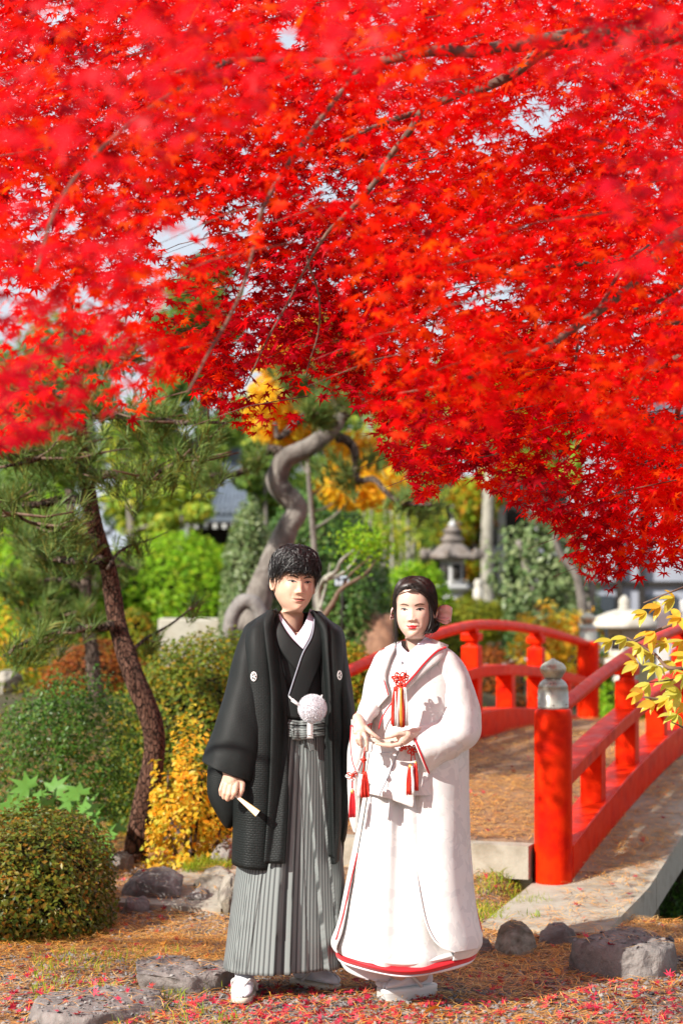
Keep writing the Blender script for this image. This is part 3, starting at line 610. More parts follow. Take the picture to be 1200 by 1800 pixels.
mound('leafy_shrub', 'loose dark green small leaved shrub left of the pine trunk', 118, 1192, 11.2, 245, 17000, .026, M['green_small'], seed=7, base=1400, lump=.22, fill=.25, core=False, inner=.25, cat='shrub')
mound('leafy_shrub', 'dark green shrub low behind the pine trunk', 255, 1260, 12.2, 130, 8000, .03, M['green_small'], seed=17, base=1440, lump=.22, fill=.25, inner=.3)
mound('golden_bush', 'bright yellow and orange leaved bush beside the man\'s fan', 328, 1262, 10.6, 205, 6500, .036, M['yellow_leaf'], seed=8, base=1500, lump=.35, fill=.34, core=False, inner=.12, stems=5, up=.6, cat='bush')
mound('golden_bush', 'low gold and green undergrowth under the big azalea', 300, 1330, 11.6, 150, 5000, .034, M['azalea_gold'], seed=18, base=1490, lump=.3, fill=.3, inner=.3, cat='bush')
mound('clipped_mound', 'low clipped yellow green mound right of the woman\'s head', 818, 1052, 23.0, 150, 7000, .05, M['moss'], seed=9, base=1112, lump=.05, group='clipped mounds in the background', cat='shrub')
mound('clipped_mound', 'clipped green mound further back beside the stone lantern', 868, 1058, 25.5, 160, 6000, .05, M['moss'], seed=10, base=1110, lump=.05, group='clipped mounds in the background', cat='shrub')
mound('clipped_mound', 'small clipped mound at the foot of the pale trunk', 845, 1032, 28.5, 90, 4000, .055, M['moss'], seed=11, base=1075, lump=.05, group='clipped mounds in the background', cat='shrub')
mound('clipped_mound', 'long low mound showing above the red handrail', 770, 1085, 20.5, 190, 7000, .045, M['moss'], seed=12, base=1160, lump=.06, group='clipped mounds in the background', cat='shrub')
mound('hedge', 'bright lime green hedge above the low concrete wall', 315, 938, 24.0, 300, 17000, .075, M['bright'], seed=13, base=1100, lump=.1, cat='hedge', dy=1.2)
mound('hedge', 'lime green bush at the left end of the bright hedge', 80, 900, 23.0, 220, 9000, .08, M['bright'], seed=14, base=1110, lump=.22, cat='hedge', dy=1.2)
mound('round_topiary', 'huge round clipped evergreen behind the leaning trunk', 560, 852, 19.5, 262, 26000, .055, M['holly'], seed=15, base=1130, lump=.05, dy=1.0, cat='topiary')
mound('round_topiary', 'paler evergreen left of the leaning trunk', 442, 878, 18.3, 118, 11000, .048, M['holly_pale'], seed=16, base=1120, lump=.08, dy=.45, cat='topiary')  # left end of the dome, built as a mound of paler leaves
mound('leafy_shrub', 'bright green bush in front of the stone lantern', 730, 985, 21.5, 130, 7000, .05, M['bright'], seed=19, base=1110, lump=.2, cat='shrub')
mound('leafy_shrub', 'rusty and green azalea low between topiary and lantern', 716, 1030, 20.5, 130, 5000, .045, M['mixed'], seed=20, base=1120, lump=.15, cat='shrub')
mound('leafy_shrub', 'tall glossy broad leaved shrub right of the stone lantern', 955, 895, 21.0, 195, 5200, .085, M['holly_pale'], seed=21, base=1075, lump=.28, fill=.3, core=False, inner=.25, stems=6, cat='shrub')
mound('leafy_shrub', 'dark shrub low behind the far red newel post', 955, 1045, 22.0, 200, 6000, .07, M['holly'], seed=22, base=1190, lump=.2, cat='shrub')
mound('golden_bush', 'yellow orange bush rising above the red handrail', 975, 1052, 18.6, 165, 2600, .075, M['yellow_leaf'], seed=23, base=1160, lump=.3, fill=.35, core=False, inner=.2, cat='bush', stems=4)
mound('leafy_shrub', 'light green shrub behind the far end of the bridge', 1085, 1100, 19.5, 95, 2200, .07, M['bright'], seed=24, base=1240, lump=.3, fill=.35, core=False, inner=.3, cat='shrub')
mound('leafy_shrub', 'low light green ground shrub under the white lantern', 1100, 1195, 18.2, 120, 2600, .05, M['bright'], seed=25, base=1260, lump=.2, cat='shrub')
mound('leafy_shrub', 'tangled yellow green shrub at the left edge of the picture', 30, 1010, 16.5, 190, 6000, .045, M['mixed'], seed=26, base=1190, lump=.35, fill=.4, core=False, inner=.2, cat='shrub')
mound('leafy_shrub', 'dark shrub on the stream bank beyond the concrete slab', 1210, 1520, 11.5, 170, 5000, .03, M['green_small'], seed=27, base=1700, lump=.25, cat='shrub')
mound('leafy_shrub', 'dark evergreen filling the shade behind the man\'s shoulder', 600, 1010, 17.6, 150, 8000, .05, M['holly'], seed=28, base=1180, lump=.15, cat='shrub')
# fatsia: big palmate leaves
FT = star_leaf(7, 5, .40); fat = empty('fatsia_plant', 'broad palmate leaved green plant behind the front left azalea', 'plant', loc=tuple(gp(95, 1500, 10.6)))
fme = mesh_np('leaf', FT[0] * [1, 1, 1], FT[1]); fme.materials.append(M['fatsia']); r_ = np.random.default_rng(4)
for i, (x, y) in enumerate([(60, 1400), (95, 1388), (130, 1410), (40, 1425), (110, 1440), (160, 1452), (185, 1468), (75, 1455), (15, 1408), (150, 1425), (205, 1462), (30, 1448), (120, 1470), (170, 1490), (50, 1385), (80, 1420), (140, 1395), (5, 1440), (165, 1435), (100, 1460), (60, 1440), (190, 1495), (135, 1480)]):
    q = P(x, y, 10.2 + r_.uniform(0, .5)); o = bpy.data.objects.new('leaf', fme); COL.objects.link(o)
    fr = rotframes(np.array([[r_.normal(0, .5) - .3, -.8 + r_.normal(0, .3), .8]]), np.array([r_.uniform(0, 6)]))[0]
    o.matrix_world = Matrix([[*(fr[k] * .2), q[k]] for k in range(3)] + [[0, 0, 0, 1]]); mw = o.matrix_world.copy(); o.parent = fat; o.matrix_parent_inverse = wmat(fat).inverted(); o.matrix_basis = mw
    tube('leaf_stalk', [gp(95, 1500, 10.6), (gp(95, 1500, 10.6) + q) / 2 + [0, 0, .05], q], [.006, .005, .003], M['fatsia'], fat, 5, 6)
# ------------------------------------------------------------------ trees
def needles_arr(tips, dirs, rng, per=46, ln=.11, wd=.0045, spread=.9):
    n = len(tips); T = np.repeat(tips, per, 0); D_ = np.repeat(dirs, per, 0) + rng.normal(0, spread * .55, (n * per, 3)); D_ /= np.linalg.norm(D_, axis=1, keepdims=True)
    L = ln * rng.uniform(.7, 1.15, len(T))[:, None]; back = rng.uniform(0, .12, len(T))[:, None] * np.repeat(dirs, per, 0)
    a = T - back; side = np.cross(D_, rng.normal(size=D_.shape)); side /= np.linalg.norm(side, axis=1, keepdims=True)
    mid = a + D_ * L * .5 + [0, 0, .004]; tip = a + D_ * L + [0, 0, -.006]
    V = np.stack([a - side * wd / 2, a + side * wd / 2, mid + side * wd / 2, tip, mid - side * wd / 2], 1).reshape(-1, 3)
    o = np.arange(len(T))[:, None] * 5
    F = np.concatenate([o + [0, 1, 2], o + [0, 2, 4], o + [4, 2, 3]], 0); return V, F
def pine(label, trunk, rad, limbs, lm, seed, bark, tufts=7, ln=.12, per=40, wd=.0045, name='pine_tree', bark2=None, sag=.0):
    "trunk: points; limbs: list of point lists; tufts sit on twigs at limb ends"
    r = np.random.default_rng(seed); root = empty(name, label, 'tree', loc=tuple(trunk[0]))
    tube('trunk', trunk, rad, bark, root, 20, 70, wob=.14, seed=seed)
    tips = []; dirs = []; tw = []
    for lb, lr, spread_, nt in limbs:
        lb = np.asarray(lb, float); pts = cr(lb, 22); pts[1:] += vn(pts[1:], 5, seed, 2)[:, None] * .03
        tube('branch', pts, [lr, lr * .3], bark2 or bark, root, 8, wob=.1, seed=seed)
        for k in range(nt):
            u = r.uniform(.3, 1); b = pts[int(u * 21)]; d = r.normal(size=3) * [1, .8, .35]; d /= np.linalg.norm(d); d[2] = abs(d[2]) * .5
            e = b + d * spread_ * r.uniform(.3, 1); tw.append(tube_arr([b, (b + e) / 2 + [0, 0, -.02], e], [.008, .004], 5))
            for q in range(tufts):
                f = r.uniform(.35, 1); p = b + (e - b) * f + r.normal(0, .05, 3) * spread_ / .4; tips.append(p); dd = d * .6 + [0, 0, .8]; dirs.append(dd / np.linalg.norm(dd))
    V, F = needles_arr(np.array(tips), np.array(dirs), r, per, ln, wd)
    link('twigs', from_lists('twigs', tw), M['twig'], root, 'stuff'); link('needles', mesh_np('needles', V, F), lm, root, 'stuff'); return root
PX = lambda pts: np.array([P(*p) for p in pts])
d = 10.9
pine('slender red barked pine leaning left of the man', PX([(232, 1545, d), (250, 1430, d), (272, 1300, d), (236, 1190, d), (205, 1090, d + .1), (192, 1010, d + .1), (168, 930, d), (156, 860, d), (142, 770, d), (138, 690, d), (120, 600, d + .1), (130, 480, d + .1)]), [.074, .063, .060, .056, .050, .047, .043, .040, .036, .032, .026, .014],
     [(PX([(152, 830, d), (200, 832, d - .1), (262, 836, d - .3), (330, 800, d - .3)]), .03, .45, 16), (PX([(142, 750, d), (80, 800, d - .2), (10, 820, d - .5)]), .025, .45, 16),
      (PX([(156, 880, d), (110, 878, d + .1), (50, 888, d), (-30, 870, d)]), .028, .4, 14), (PX([(178, 985, d), (120, 985, d + .2), (80, 975, d + .3)]), .026, .25, 8),
      (PX([(200, 1100, d), (130, 1110, d), (70, 1115, d - .1), (10, 1150, d - .2)]), .026, .25, 7), (PX([(140, 720, d), (200, 730, d - .2), (280, 740, d - .4), (400, 745, d - .6)]), .024, .42, 16),
      (PX([(136, 700, d), (60, 690, d), (-40, 700, d)]), .024, .45, 12), (PX([(130, 640, d), (200, 620, d + .3), (270, 640, d + .4)]), .02, .45, 12), (PX([(225, 1150, d), (260, 1120, d + .2), (310, 1090, d + .4), (345, 1060, d + .5)]), .012, .15, 2),
      (PX([(190, 1000, d), (210, 970, d + .1), (240, 955, d + .2), (300, 930, d + .3)]), .010, .15, 2), (PX([(150, 820, d), (100, 780, d + .3), (40, 760, d + .6)]), .02, .42, 12), (PX([(176, 960, d), (100, 930, d - .4), (20, 900, d - .9)]), .02, .35, 8)],
     M['needle'], 3, M['bark'], tufts=4, per=26, bark2=M['bark_low'])
d = 15.6
pine('gnarled grey pine with a crooked trunk leaning behind the man', PX([(440, 1110, d), (452, 1060, d), (474, 1000, d), (505, 930, d), (522, 893, d), (500, 868, d), (487, 845, d), (500, 808, d), (545, 785, d), (585, 752, d), (600, 728, d)]), [.125, .105, .092, .088, .085, .082, .082, .078, .07, .062, .05],
     [(PX([(490, 850, d), (484, 842, d), (480, 836, d)]), .055, .1, 0), (PX([(520, 800, d), (515, 790, d), (512, 786, d)]), .06, .1, 0),
      (PX([(500, 800, d), (470, 790, d), (440, 820, d - .2), (410, 832, d - .3), (370, 835, d - .5)]), .05, .35, 3), (PX([(590, 745, d), (560, 738, d - .2), (530, 735, d - .4), (490, 770, d - .6), (480, 745, d - .6)]), .05, .3, 3),
      (PX([(592, 770, d), (620, 790, d), (632, 838, d), (660, 845, d - .2), (700, 880, d - .3), (760, 885, d - .4)]), .04, .4, 6), (PX([(600, 735, d), (640, 700, d), (690, 690, d), (740, 700, d)]), .045, .5, 4),
      (PX([(598, 725, d), (570, 690, d + .2), (520, 660, d + .3)]), .045, .5, 6), (PX([(600, 728, d), (610, 690, d), (600, 640, d), (560, 600, d)]), .05, .6, 10)],
     M['needle'], 5, M['bark_grey'], tufts=8, ln=.15, per=34, wd=.007, bark2=M['bark_low'])
# the propped stone ring at its foot
ar = empty('garden_arch', 'grey brown arched natural stone at the foot of the crooked pine', 'stone', loc=tuple(gp(436, 1110, 15.0)))
tube('stone_arc', PX([(404, 1125, 15.0), (408, 1085, 15.0), (425, 1060, 15.0), (445, 1060, 15.0), (460, 1085, 15.0), (466, 1125, 15.0)]), [.05, .055, .06, .06, .055, .05], M['rock_grey'], ar, 12, 40, wob=.15)
# a bare twisted shrub left of the woman
bs = empty('bare_shrub', 'bare twisted pale branches behind the man\'s shoulder', 'shrub', loc=tuple(gp(560, 1100, 14.2)))
for i, (pts, r0) in enumerate([([(552, 1120), (562, 1085), (560, 1040), (570, 1018), (590, 1005), (600, 985), (625, 965)], .028), ([(558, 1100), (585, 1060), (600, 1035), (640, 1010), (660, 985)], .022), ([(572, 1018), (595, 1012), (620, 990), (632, 968)], .016), ([(600, 1035), (615, 1010), (650, 980)], .013), ([(562, 1070), (575, 1020), (580, 990)], .012)]):
    tube('branch', [P(x, y, 14.2 + .1 * math.sin(i * 3 + k)) for k, (x, y) in enumerate(pts)], [r0, r0 * .3], M['bark_pale'] if i % 2 == 0 else M['twig'], bs, 7, 26, wob=.15, seed=i)
r_ = np.random.default_rng(41); pos = P(r_.normal(640, 22, 700), r_.normal(955, 18, 700), r_.normal(14.2, .15, 700)); scatter('foliage', *LEAF2, pos, r_.normal(size=(700, 3)) + [0, 0, 1], .035, M['bright'], bs, rng=r_)
# second pine, thin grey trunk left
d = 14.5
pine('thin grey trunk standing left behind the leaning pine', PX([(170, 1230, d), (160, 1130, d), (150, 1080, d), (150, 1000, d), (130, 930, d), (120, 860, d)]), [.055, .05, .045, .04, .034, .025],
     [(PX([(158, 1110, d), (110, 1080, d), (60, 1090, d)]), .03, .5, 8), (PX([(150, 1040, d), (100, 1020, d), (40, 1030, d)]), .03, .5, 10), (PX([(140, 960, d), (80, 950, d), (20, 960, d)]), .03, .55, 12), (PX([(150, 1000, d), (190, 980, d), (240, 1000, d)]), .02, .3, 4)],
     M['needle'], 9, M['bark_low'], tufts=6, ln=.14, per=30, wd=.007)
def tree(label, px, d, top, width, trunk_px, lm, n=4200, size=.16, seed=0, bark=None, blobs=9, base_z=None, group='trees far behind the garden', low=.28, name='garden_tree', tw=1):
    "broadleaf tree: trunk, limbs and a crown made of leaf clumps"
    r = np.random.default_rng(seed + 900); g = gp(px, 1200, d); H = P(px, top, d)[2] - g[2]; W = width / FPX * d / 2
    root = empty(name, label, 'tree', group, loc=tuple(g)); lean = r.normal(0, .04) * H
    pts = np.array([g + [0, 0, -.1], g + [lean * .3, 0, H * .35], g + [lean, 0, H * .7], g + [lean * 1.2, 0, H * .93]]); tr = trunk_px / FPX * d / 2
    tube('trunk', pts, [tr, tr * .8, tr * .5, tr * .15], bark or M['bark_grey'], root, 10, 24, wob=.1, seed=seed)
    B = []
    for k in range(blobs):
        u = low + (1 - low) * (k + .5) / blobs; a = r.uniform(0, 2 * pi); ww = W * (1 - .75 * ((u - low) / (1 - low)) ** 1.6) * r.uniform(.35, .8)
        c = g + [math.cos(a) * ww, math.sin(a) * ww, H * u * r.uniform(.92, 1.02)]; B.append((c, W * r.uniform(.34, .55)))
        s = g + [lean * u, 0, H * (u - .12)]; tube('limb', [s, (s + c) / 2 + [0, 0, -.05], c], [tr * .4, tr * .1], bark or M['bark_grey'], root, 5, 8)
    pos = []; nr = []
    for c, R in B:
        q = r.normal(size=(n // blobs, 3)); q /= np.linalg.norm(q, axis=1, keepdims=True); rr = r.uniform(.45, 1, (len(q), 1)) * (1 + .35 * vn(q * R + c, 2.2, seed, 2))[:, None]
        pos.append(c + q * rr * R * [1, 1, .62]); nr.append(q + r.normal(0, .6, q.shape) + [0, 0, .6])
    pos = np.vstack(pos); scatter('crown', *LEAF2, pos, np.vstack(nr), r.uniform(.6, 1.3, len(pos)) * size, lm, root, rng=r)
    return root
T_ = tree
T_('yellow leaved maple spreading above the crooked pine', 560, 17.5, 560, 330, 14, M['yellow_maple'], 7500, .095, 1, low=.52, group=None, blobs=10)
T_('small yellow green tree before the temple eaves', 322, 27, 800, 120, 8, M['far_pale'], 3000, .11, 31, low=.5)
T_('dark green tree close behind the crooked pine', 470, 24, 740, 150, 10, M['far'], 4500, .1, 32, low=.45)
T_('mixed green and orange tree behind the stone lantern', 905, 31, 800, 200, 14, M['mixed'], 6000, .12, 2, low=.35, bark=M['bark_pale'])
T_('small autumn tree right above the stone lantern', 830, 29, 830, 170, 10, M['mixed'], 5000, .11, 3, low=.35)
T_('light green tree behind the glossy shrub', 1035, 30, 790, 200, 14, M['far_pale'], 5000, .14, 4, low=.3)
T_('pale green tree behind the topiary', 640, 33, 800, 190, 12, M['far_pale'], 5000, .13, 5, low=.3)
T_('tall dark conifer against the sky on the left', 340, 34, 440, 250, 30, M['far'], 8000, .16, 6, low=.3, blobs=14)
T_('dark round tree behind the temple roof', 430, 38, 690, 300, 26, M['far'], 7000, .17, 7, low=.2, blobs=12)
T_('tall green tree at the far left edge', 60, 30, 620, 330, 24, M['far'], 7000, .15, 8, low=.2, blobs=12)
T_('pale green tree left of the temple roof', 235, 29, 740, 240, 20, M['far_pale'], 6000, .14, 9, low=.2, blobs=11)
T_('tall far tree behind the bamboo', 735, 44, 640, 330, 26, M['far'], 7000, .2, 10, low=.15, blobs=12)
T_('wide far tree behind the autumn trees', 930, 46, 640, 350, 26, M['far_pale'], 7500, .2, 11, low=.15, blobs=12)
T_('dark far tree at the right edge', 1130, 42, 650, 330, 26, M['far'], 7000, .19, 12, low=.25, blobs=12)
T_('dark far tree closing the centre gap', 560, 47, 640, 350, 26, M['far'], 7500, .2, 13, low=.12, blobs=12)
T_('low dark tree behind the lantern', 800, 38, 860, 240, 16, M['far'], 6000, .15, 14, low=.1, blobs=10)
T_('low dark tree behind the glossy shrub', 985, 35, 900, 230, 16, M['far'], 5000, .15, 15, low=.1, blobs=10)
T_('tall far tree left of the conifer', 150, 48, 560, 380, 26, M['far'], 7000, .22, 16, low=.1, blobs=12)
# bamboo stems
for i, (x, top, w_) in enumerate([(652, 690, 7), (672, 760, 6), (700, 850, 6), (716, 700, 7), (730, 860, 8), (742, 780, 5), (690, 720, 5), (635, 760, 6)]):
    g = gp(x, 1200, 27 + (i % 3)); dd = 27 + (i % 3); H = P(x, top, dd)[2]; rt = empty('bamboo', 'pale bamboo stem ' + ['just right of the topiary', 'thin and close beside the topiary edge', 'short one left of the tallest pair', 'tallest one in the middle of the grove', 'thickest one nearest the stone lantern', 'thin one nearest the stone lantern roof', 'leafy one rising into the red leaves', 'half hidden at the topiary shoulder'][i], 'bamboo', 'bamboo stems in the grove', loc=tuple(g))
    tube('stem', [g, [g[0] + .05 * math.sin(i), dd, (g[2] + H) / 2], [g[0] + .1 * math.sin(i * 2), dd, H]], w_ / FPX * dd / 2, M['bark_pale'], rt, 8, 20)
    r_ = np.random.default_rng(60 + i); k = 240; z = r_.uniform(.35, 1, k); pos = np.stack([g[0] + r_.normal(0, .28, k), dd + r_.normal(0, .3, k), g[2] + (H - g[2]) * z], -1)
    scatter('foliage', LEAF2[0] * [1.3, .5, 1], LEAF2[1], pos, r_.normal(size=(k, 3)) + [0, 0, .7], .14, M['far_pale'], rt, rng=r_)
tr_ = empty('old_trunk', 'thick pale mottled tree trunk right of the stone lantern', 'tree', loc=tuple(gp(857, 1200, 27)))
tube('trunk', [gp(857, 1200, 27), P(856, 1000, 27), P(857, 900, 27), P(862, 780, 27.2), P(858, 640, 27.4)], [.11, .085, .08, .07, .04], M['bark_pale'], tr_, 14, 30, wob=.15)
r_ = np.random.default_rng(91); k = 3500; pos = P(r_.normal(870, 60, k), r_.normal(690, 50, k), r_.normal(27.3, .6, k)); scatter('crown', *LEAF2, pos, r_.normal(size=(k, 3)) + [0, 0, 1], .13, M['mixed'], tr_, rng=r_)
for i, (xs_, dd) in enumerate([([(1028, 1120), (1022, 1060), (1012, 1010), (985, 975), (975, 940)], 20.5), ([(1030, 1090), (1040, 1020), (1050, 970)], 20.7), ([(950, 1090), (940, 1040), (925, 1000), (910, 950)], 20.8)]):
    st = empty('slender_tree', ['grey branching trunk inside the glossy shrub', 'thin trunk behind the far newel post', 'thin stem left in the glossy shrub'][i], 'tree', loc=tuple(P(*xs_[0], dd)))
    tube('trunk', [P(x, y, dd) for x, y in xs_], [.055, .03], M['bark_grey'], st, 8, 20, wob=.1)
# ------------------------------------------------------------------ stone lanterns, sign, wall, buildings
def prism(prof, c, sides, yaw=0): 
    v, f = lathe_arr(prof, (0, 0, 0), sides); return v @ rz(yaw).T + np.asarray(c, float), f
def lantern(px, d, topy, basey, s, label, roofm, bodym, wide=1.0, sides=6, name='stone_lantern'):
    g = P(px, basey, d); H = P(px, topy, d)[2] - g[2]; root = empty(name, label, 'lantern', 'stone lanterns', loc=tuple(g)); k = H
    def L(nm, prof, m, sd=sides, yaw=.3): return bevel(link(nm, from_lists(nm, [prism([(r * s, z * k) for r, z in prof], g, sd, yaw)]), m, root), .012) if sd < 12 else link(nm, from_lists(nm, [prism([(r * s, z * k) for r, z in prof], g, sd, yaw)]), m, root)
    return root, g, L, k
root, g, L, k = lantern(795, 23.5, 912, 1105, .68, 'grey stone lantern with a dark tiered roof in the background garden', M['lantern_roof'], M['lantern'])
L('base', [(.36, 0), (.36, .05), (.30, .07), (.26, .10)], M['lantern']); L('pedestal', [(.17, .10), (.15, .2), (.17, .32)], M['lantern'], 16); L('platform', [(.2, .32), (.32, .36), (.33, .39), (.28, .40)], M['lantern'])
L('fire_box', [(.205, .40), (.215, .62), (.205, .63)], M['lantern']); L('roof', [(.16, .62), (.27, .625), (.46, .64), (.46, .665), (.36, .70), (.25, .75), (.16, .785), (.14, .79)], M['lantern_roof'])
L('upper_tier', [(.12, .785), (.2, .80), (.2, .815), (.15, .84), (.14, .88), (.19, .885), (.12, .91), (.08, .93)], M['lantern_roof'], 12); L('finial', [(.05, .925), (.075, .945), (.05, .965), (.02, .98), (.012, 1.0)], M['lantern'], 12)
for a in range(6):
    an = .3 + a * pi / 3 + pi / 6; dd_ = np.array([math.cos(an), math.sin(an), 0]); v, f = box_arr((0, 0, 0), (.02, .09, .17), rz(an))
    link('window', from_lists('window', [(v + g + dd_ * .14 + [0, 0, .52 * k], f)]), M['darkwood'], root)
    an2 = .3 + a * pi / 3; link('roof_curl', from_lists('roof_curl', [tube_arr(g + np.array([[math.cos(an2) * q, math.sin(an2) * q, zz * k] for q, zz in ((.30, .655), (.355, .67), (.355, .70), (.33, .71))]), [.05, .035], 8)]), M['lantern_roof'], root)
root, g, L, k = lantern(1097, 18.6, 1046, 1235, 1.0, 'sun bleached stone lantern with a wide domed cap beyond the bridge', M['lantern_white'], M['lantern_white'])
L('cap', [(.08, .69), (.30, .695), (.335, .71), (.325, .74), (.25, .80), (.16, .84), (.09, .86), (.06, .865)], M['lantern_white'], 28); L('finial', [(.05, .86), (.058, .88), (.045, .90), (.055, .93), (.045, .965), (.02, .99), (.006, 1.0)], M['lantern_white'], 20)
L('fire_box', [(.16, .42), (.165, .69), (.15, .70)], M['lantern_white']); L('platform', [(.1, .30), (.24, .36), (.24, .41), (.18, .425)], M['lantern_white'], 20); L('leg', [(.16, -.05), (.12, .1), (.11, .32)], M['lantern_white'], 12)
for a in range(3):
    an = .3 + a * pi / 3 * 2 + pi / 6 + pi; dd_ = np.array([math.cos(an), math.sin(an), 0]); v, f = box_arr((0, 0, 0), (.02, .09, .12), rz(an)); link('window', from_lists('window', [(v + g + dd_ * .138 + [0, 0, .56 * k], f)]), M['darkwood'], root)
# tiny white figure near the lantern
root, g, L, k = lantern(840, 25, 1018, 1075, 1.0, 'small pale stone post beside the background lantern', M['lantern'], M['lantern'], name='stone_post'); root['group'] = 'garden stones'; root['category'] = 'post'
L('shaft', [(.07, 0), (.06, .7), (.035, .75), (.06, .85), (.03, 1)], M['lantern_white'], 12)
# plant name sign
sg = empty('name_sign', 'small dark plant sign with pale marks in front of the topiary', 'sign', loc=tuple(P(601, 1090, 15.2)))
c = P(601, 1021, 15.2); v, f = box_arr(c, (.105, .012, .072)); bevel(link('board', from_lists('board', [(v, f)]), M['signface'], sg), .004)
for x, z, a, b in ((-.026, .012, .026, .022), (.012, .012, .026, .022), (-.032, -.018, .018, .01), (.0, -.020, .014, .008), (.03, -.014, .024, .018)):
    v, f = box_arr(c + [x, -.0075, z], (a, .003, b)); link('mark', from_lists('mark', [(v, f)]), M['glassdark'] if abs(z - .012) < .001 else M['lantern_white'], sg)
tube('stake', [c + [0, .012, .02], c + [0, .012, -.5]], .008, M['darkwood'], sg, 6)
# low concrete wall
def wallbox(name, label, x0, x1, y, z0, z1, th, m, yaw=0, cat='wall', kind=None):
    v, f = box_arr((0, 0, 0), (x1 - x0, th, z1 - z0), rz(yaw)); o = bevel(link(name, from_lists(name, [(v + [(x0 + x1) / 2, y, (z0 + z1) / 2], f)]), m), .015); return tag(o, label, cat, kind=kind)
a = P(280, 1087, 20.2); b = P(440, 1082, 20.2); wallbox('garden_wall', 'low weathered concrete wall under the bright hedge', a[0], b[0] + .2, 20.2, .35, a[2], .22, mat('weathered_concrete', [(.30, .27, .22), (.46, .43, .36), (.36, .30, .22)], 3, .9, .3, 30, .01))
# temple building on the left
TB = empty('temple_building', 'dark eaved temple building with a blue grey tiled roof at left', 'building', loc=(-2.2, 31, .6))
def bx(nm, c, s, m, parent, yaw=0):
    v, f = box_arr((0, 0, 0), s, rz(yaw)); return link(nm, from_lists(nm, [(v + np.asarray(c, float), f)]), m, parent, smooth=False)
x0, x1 = P(285, 900, 31)[0], P(480, 900, 31)[0]; ze = P(330, 905, 31)[2]; zr = P(400, 832, 34)[2]
bx('wall', ((x0 + x1) / 2, 32.4, 1.3), (x1 - x0 - .6, .2, 2.4), M['darkwood'], TB)
rw = link('roof', from_lists('roof', [(np.array([[x0 - .3, 31, ze], [x1 + .2, 31, ze], [x1 - .7, 34.2, zr + .2], [x0 + .9, 34.2, zr + .2], [x0 - .3, 31, ze - .1], [x1 + .2, 31, ze - .1], [x1 - .7, 34.2, zr], [x0 + .9, 34.2, zr]]), np.array([[0, 1, 2, 3], [7, 6, 5, 4], [0, 4, 5, 1], [1, 5, 6, 2], [2, 6, 7, 3], [3, 7, 4, 0]]))]), M['tile'], TB, smooth=False)
nr_ = 26
for i in range(nr_):
    u = (i + .5) / nr_; p0 = np.array([x0 - .3 + (x1 - x0 + .5) * u, 30.98, ze + .02]); p1 = np.array([x0 + .9 + (x1 - x0 - 1.6) * u, 34.2, zr + .22]); link('roof_tile_row', from_lists('roof_tile_row', [tube_arr([p0, p1], .035, 6)]), M['tile'], TB)
for i in range(24):
    link('rafter', from_lists('rafter', [box_arr((x0 + (x1 - x0) * (i + .5) / 24, 31.25, ze - .17), (.05, .7, .07))]), M['plaster_white'] if i % 2 else M['darkwood'], TB, smooth=False)
bx('eave_board', ((x0 + x1) / 2, 31.02, ze - .14), (x1 - x0 + .3, .05, .07), M['darkwood'], TB); bx('ridge', ((x0 + x1) / 2 + .1, 34.2, zr + .28), (x1 - x0 - 1.5, .3, .3), M['tile'], TB)
for i in range(6): bx('column', (x0 + .5 + i * (x1 - x0 - 1) / 5, 31.9, 1.3), (.14, .14, 2.4), M['darkwood'], TB)
q = P(320, 905, 30.6); hl = empty('hanging_lantern', 'small grey hanging lamp under the temple eaves', 'lamp', loc=tuple(q)); link('lamp_body', from_lists('lamp_body', [prism([(.05, -.16), (.07, -.14), (.07, .08), (.11, .10), (.03, .16)], q, 8)]), M['plaster'], hl); tube('hook', [q + [0, 0, .15], q + [0, 0, .26]], .008, M['darkwood'], hl, 5)
# grey building on the right
GB = empty('grey_building', 'blue grey walled building with pale posts at the right edge', 'building', loc=(4.2, 26, .3))
X = lambda px, d_=26: P(px, 1000, d_)[0]; Z = lambda py, d_=26: P(600, py, d_)[2]
bx('wall', ((X(1030) + X(1500)) / 2, 26.2, 1.6), (X(1500) - X(1030), .2, 3.4), M['plaster'], GB)
bx('roof', ((X(1010) + X(1520)) / 2, 25.9, 3.42), (X(1520) - X(1010), 2.2, .18), M['tile'], GB)
for y0, y1 in ((1022, 1029), (1150, 1158)): bx('cross_beam', ((X(1030) + X(1500)) / 2, 26.06, (Z(y0) + Z(y1)) / 2), (X(1500) - X(1030), .06, Z(y0) - Z(y1)), M['darkwood'], GB)
for px in (1088, 1128, 1215, 1300): bx('dark_post', (X(px), 26.05, 1.5), (.07, .09, 3.2), M['darkwood'], GB)
for px in (1050, 1160): bx('window', (X(px), 26.08, Z(1085)), (.42, .05, .55), M['glassdark'], GB)
for i, px in enumerate((1165, 1206)):
    g = gp(px, 1200, 17.2); ps = tag(bevel(link('white_post', from_lists('white_post', [box_arr((g[0], 17.2, (P(px, 1055, 17.2)[2] + g[2]) / 2), (.10, .10, P(px, 1055, 17.2)[2] - g[2]))]), M['plaster_white']), .01), ['pale square garden post behind the yellow branch', 'pale square garden post cut by the right edge of the picture'][i], 'post', 'pale garden posts')
# dark shrine hall behind lantern
DB = empty('shrine_hall', 'dark open hall with pale pillars behind the stone lantern', 'building', loc=(2.1, 29, .5))
bx('back_wall', (X(880, 29.5), 29.5, 1.5), (1.9, .15, 2.4), M['darkwood'], DB)
for px in (802, 826, 882, 938): bx('pillar', (X(px, 29), 29.2, 1.3), (.12, .12, 2.0), M['lantern'], DB)
bx('lintel', (X(878, 29), 29.2, P(600, 968, 29)[2]), (1.9, .16, .14), M['plaster'], DB); bx('plinth', (X(878, 29), 29.1, .62), (2.1, .5, .28), M['lantern'], DB)
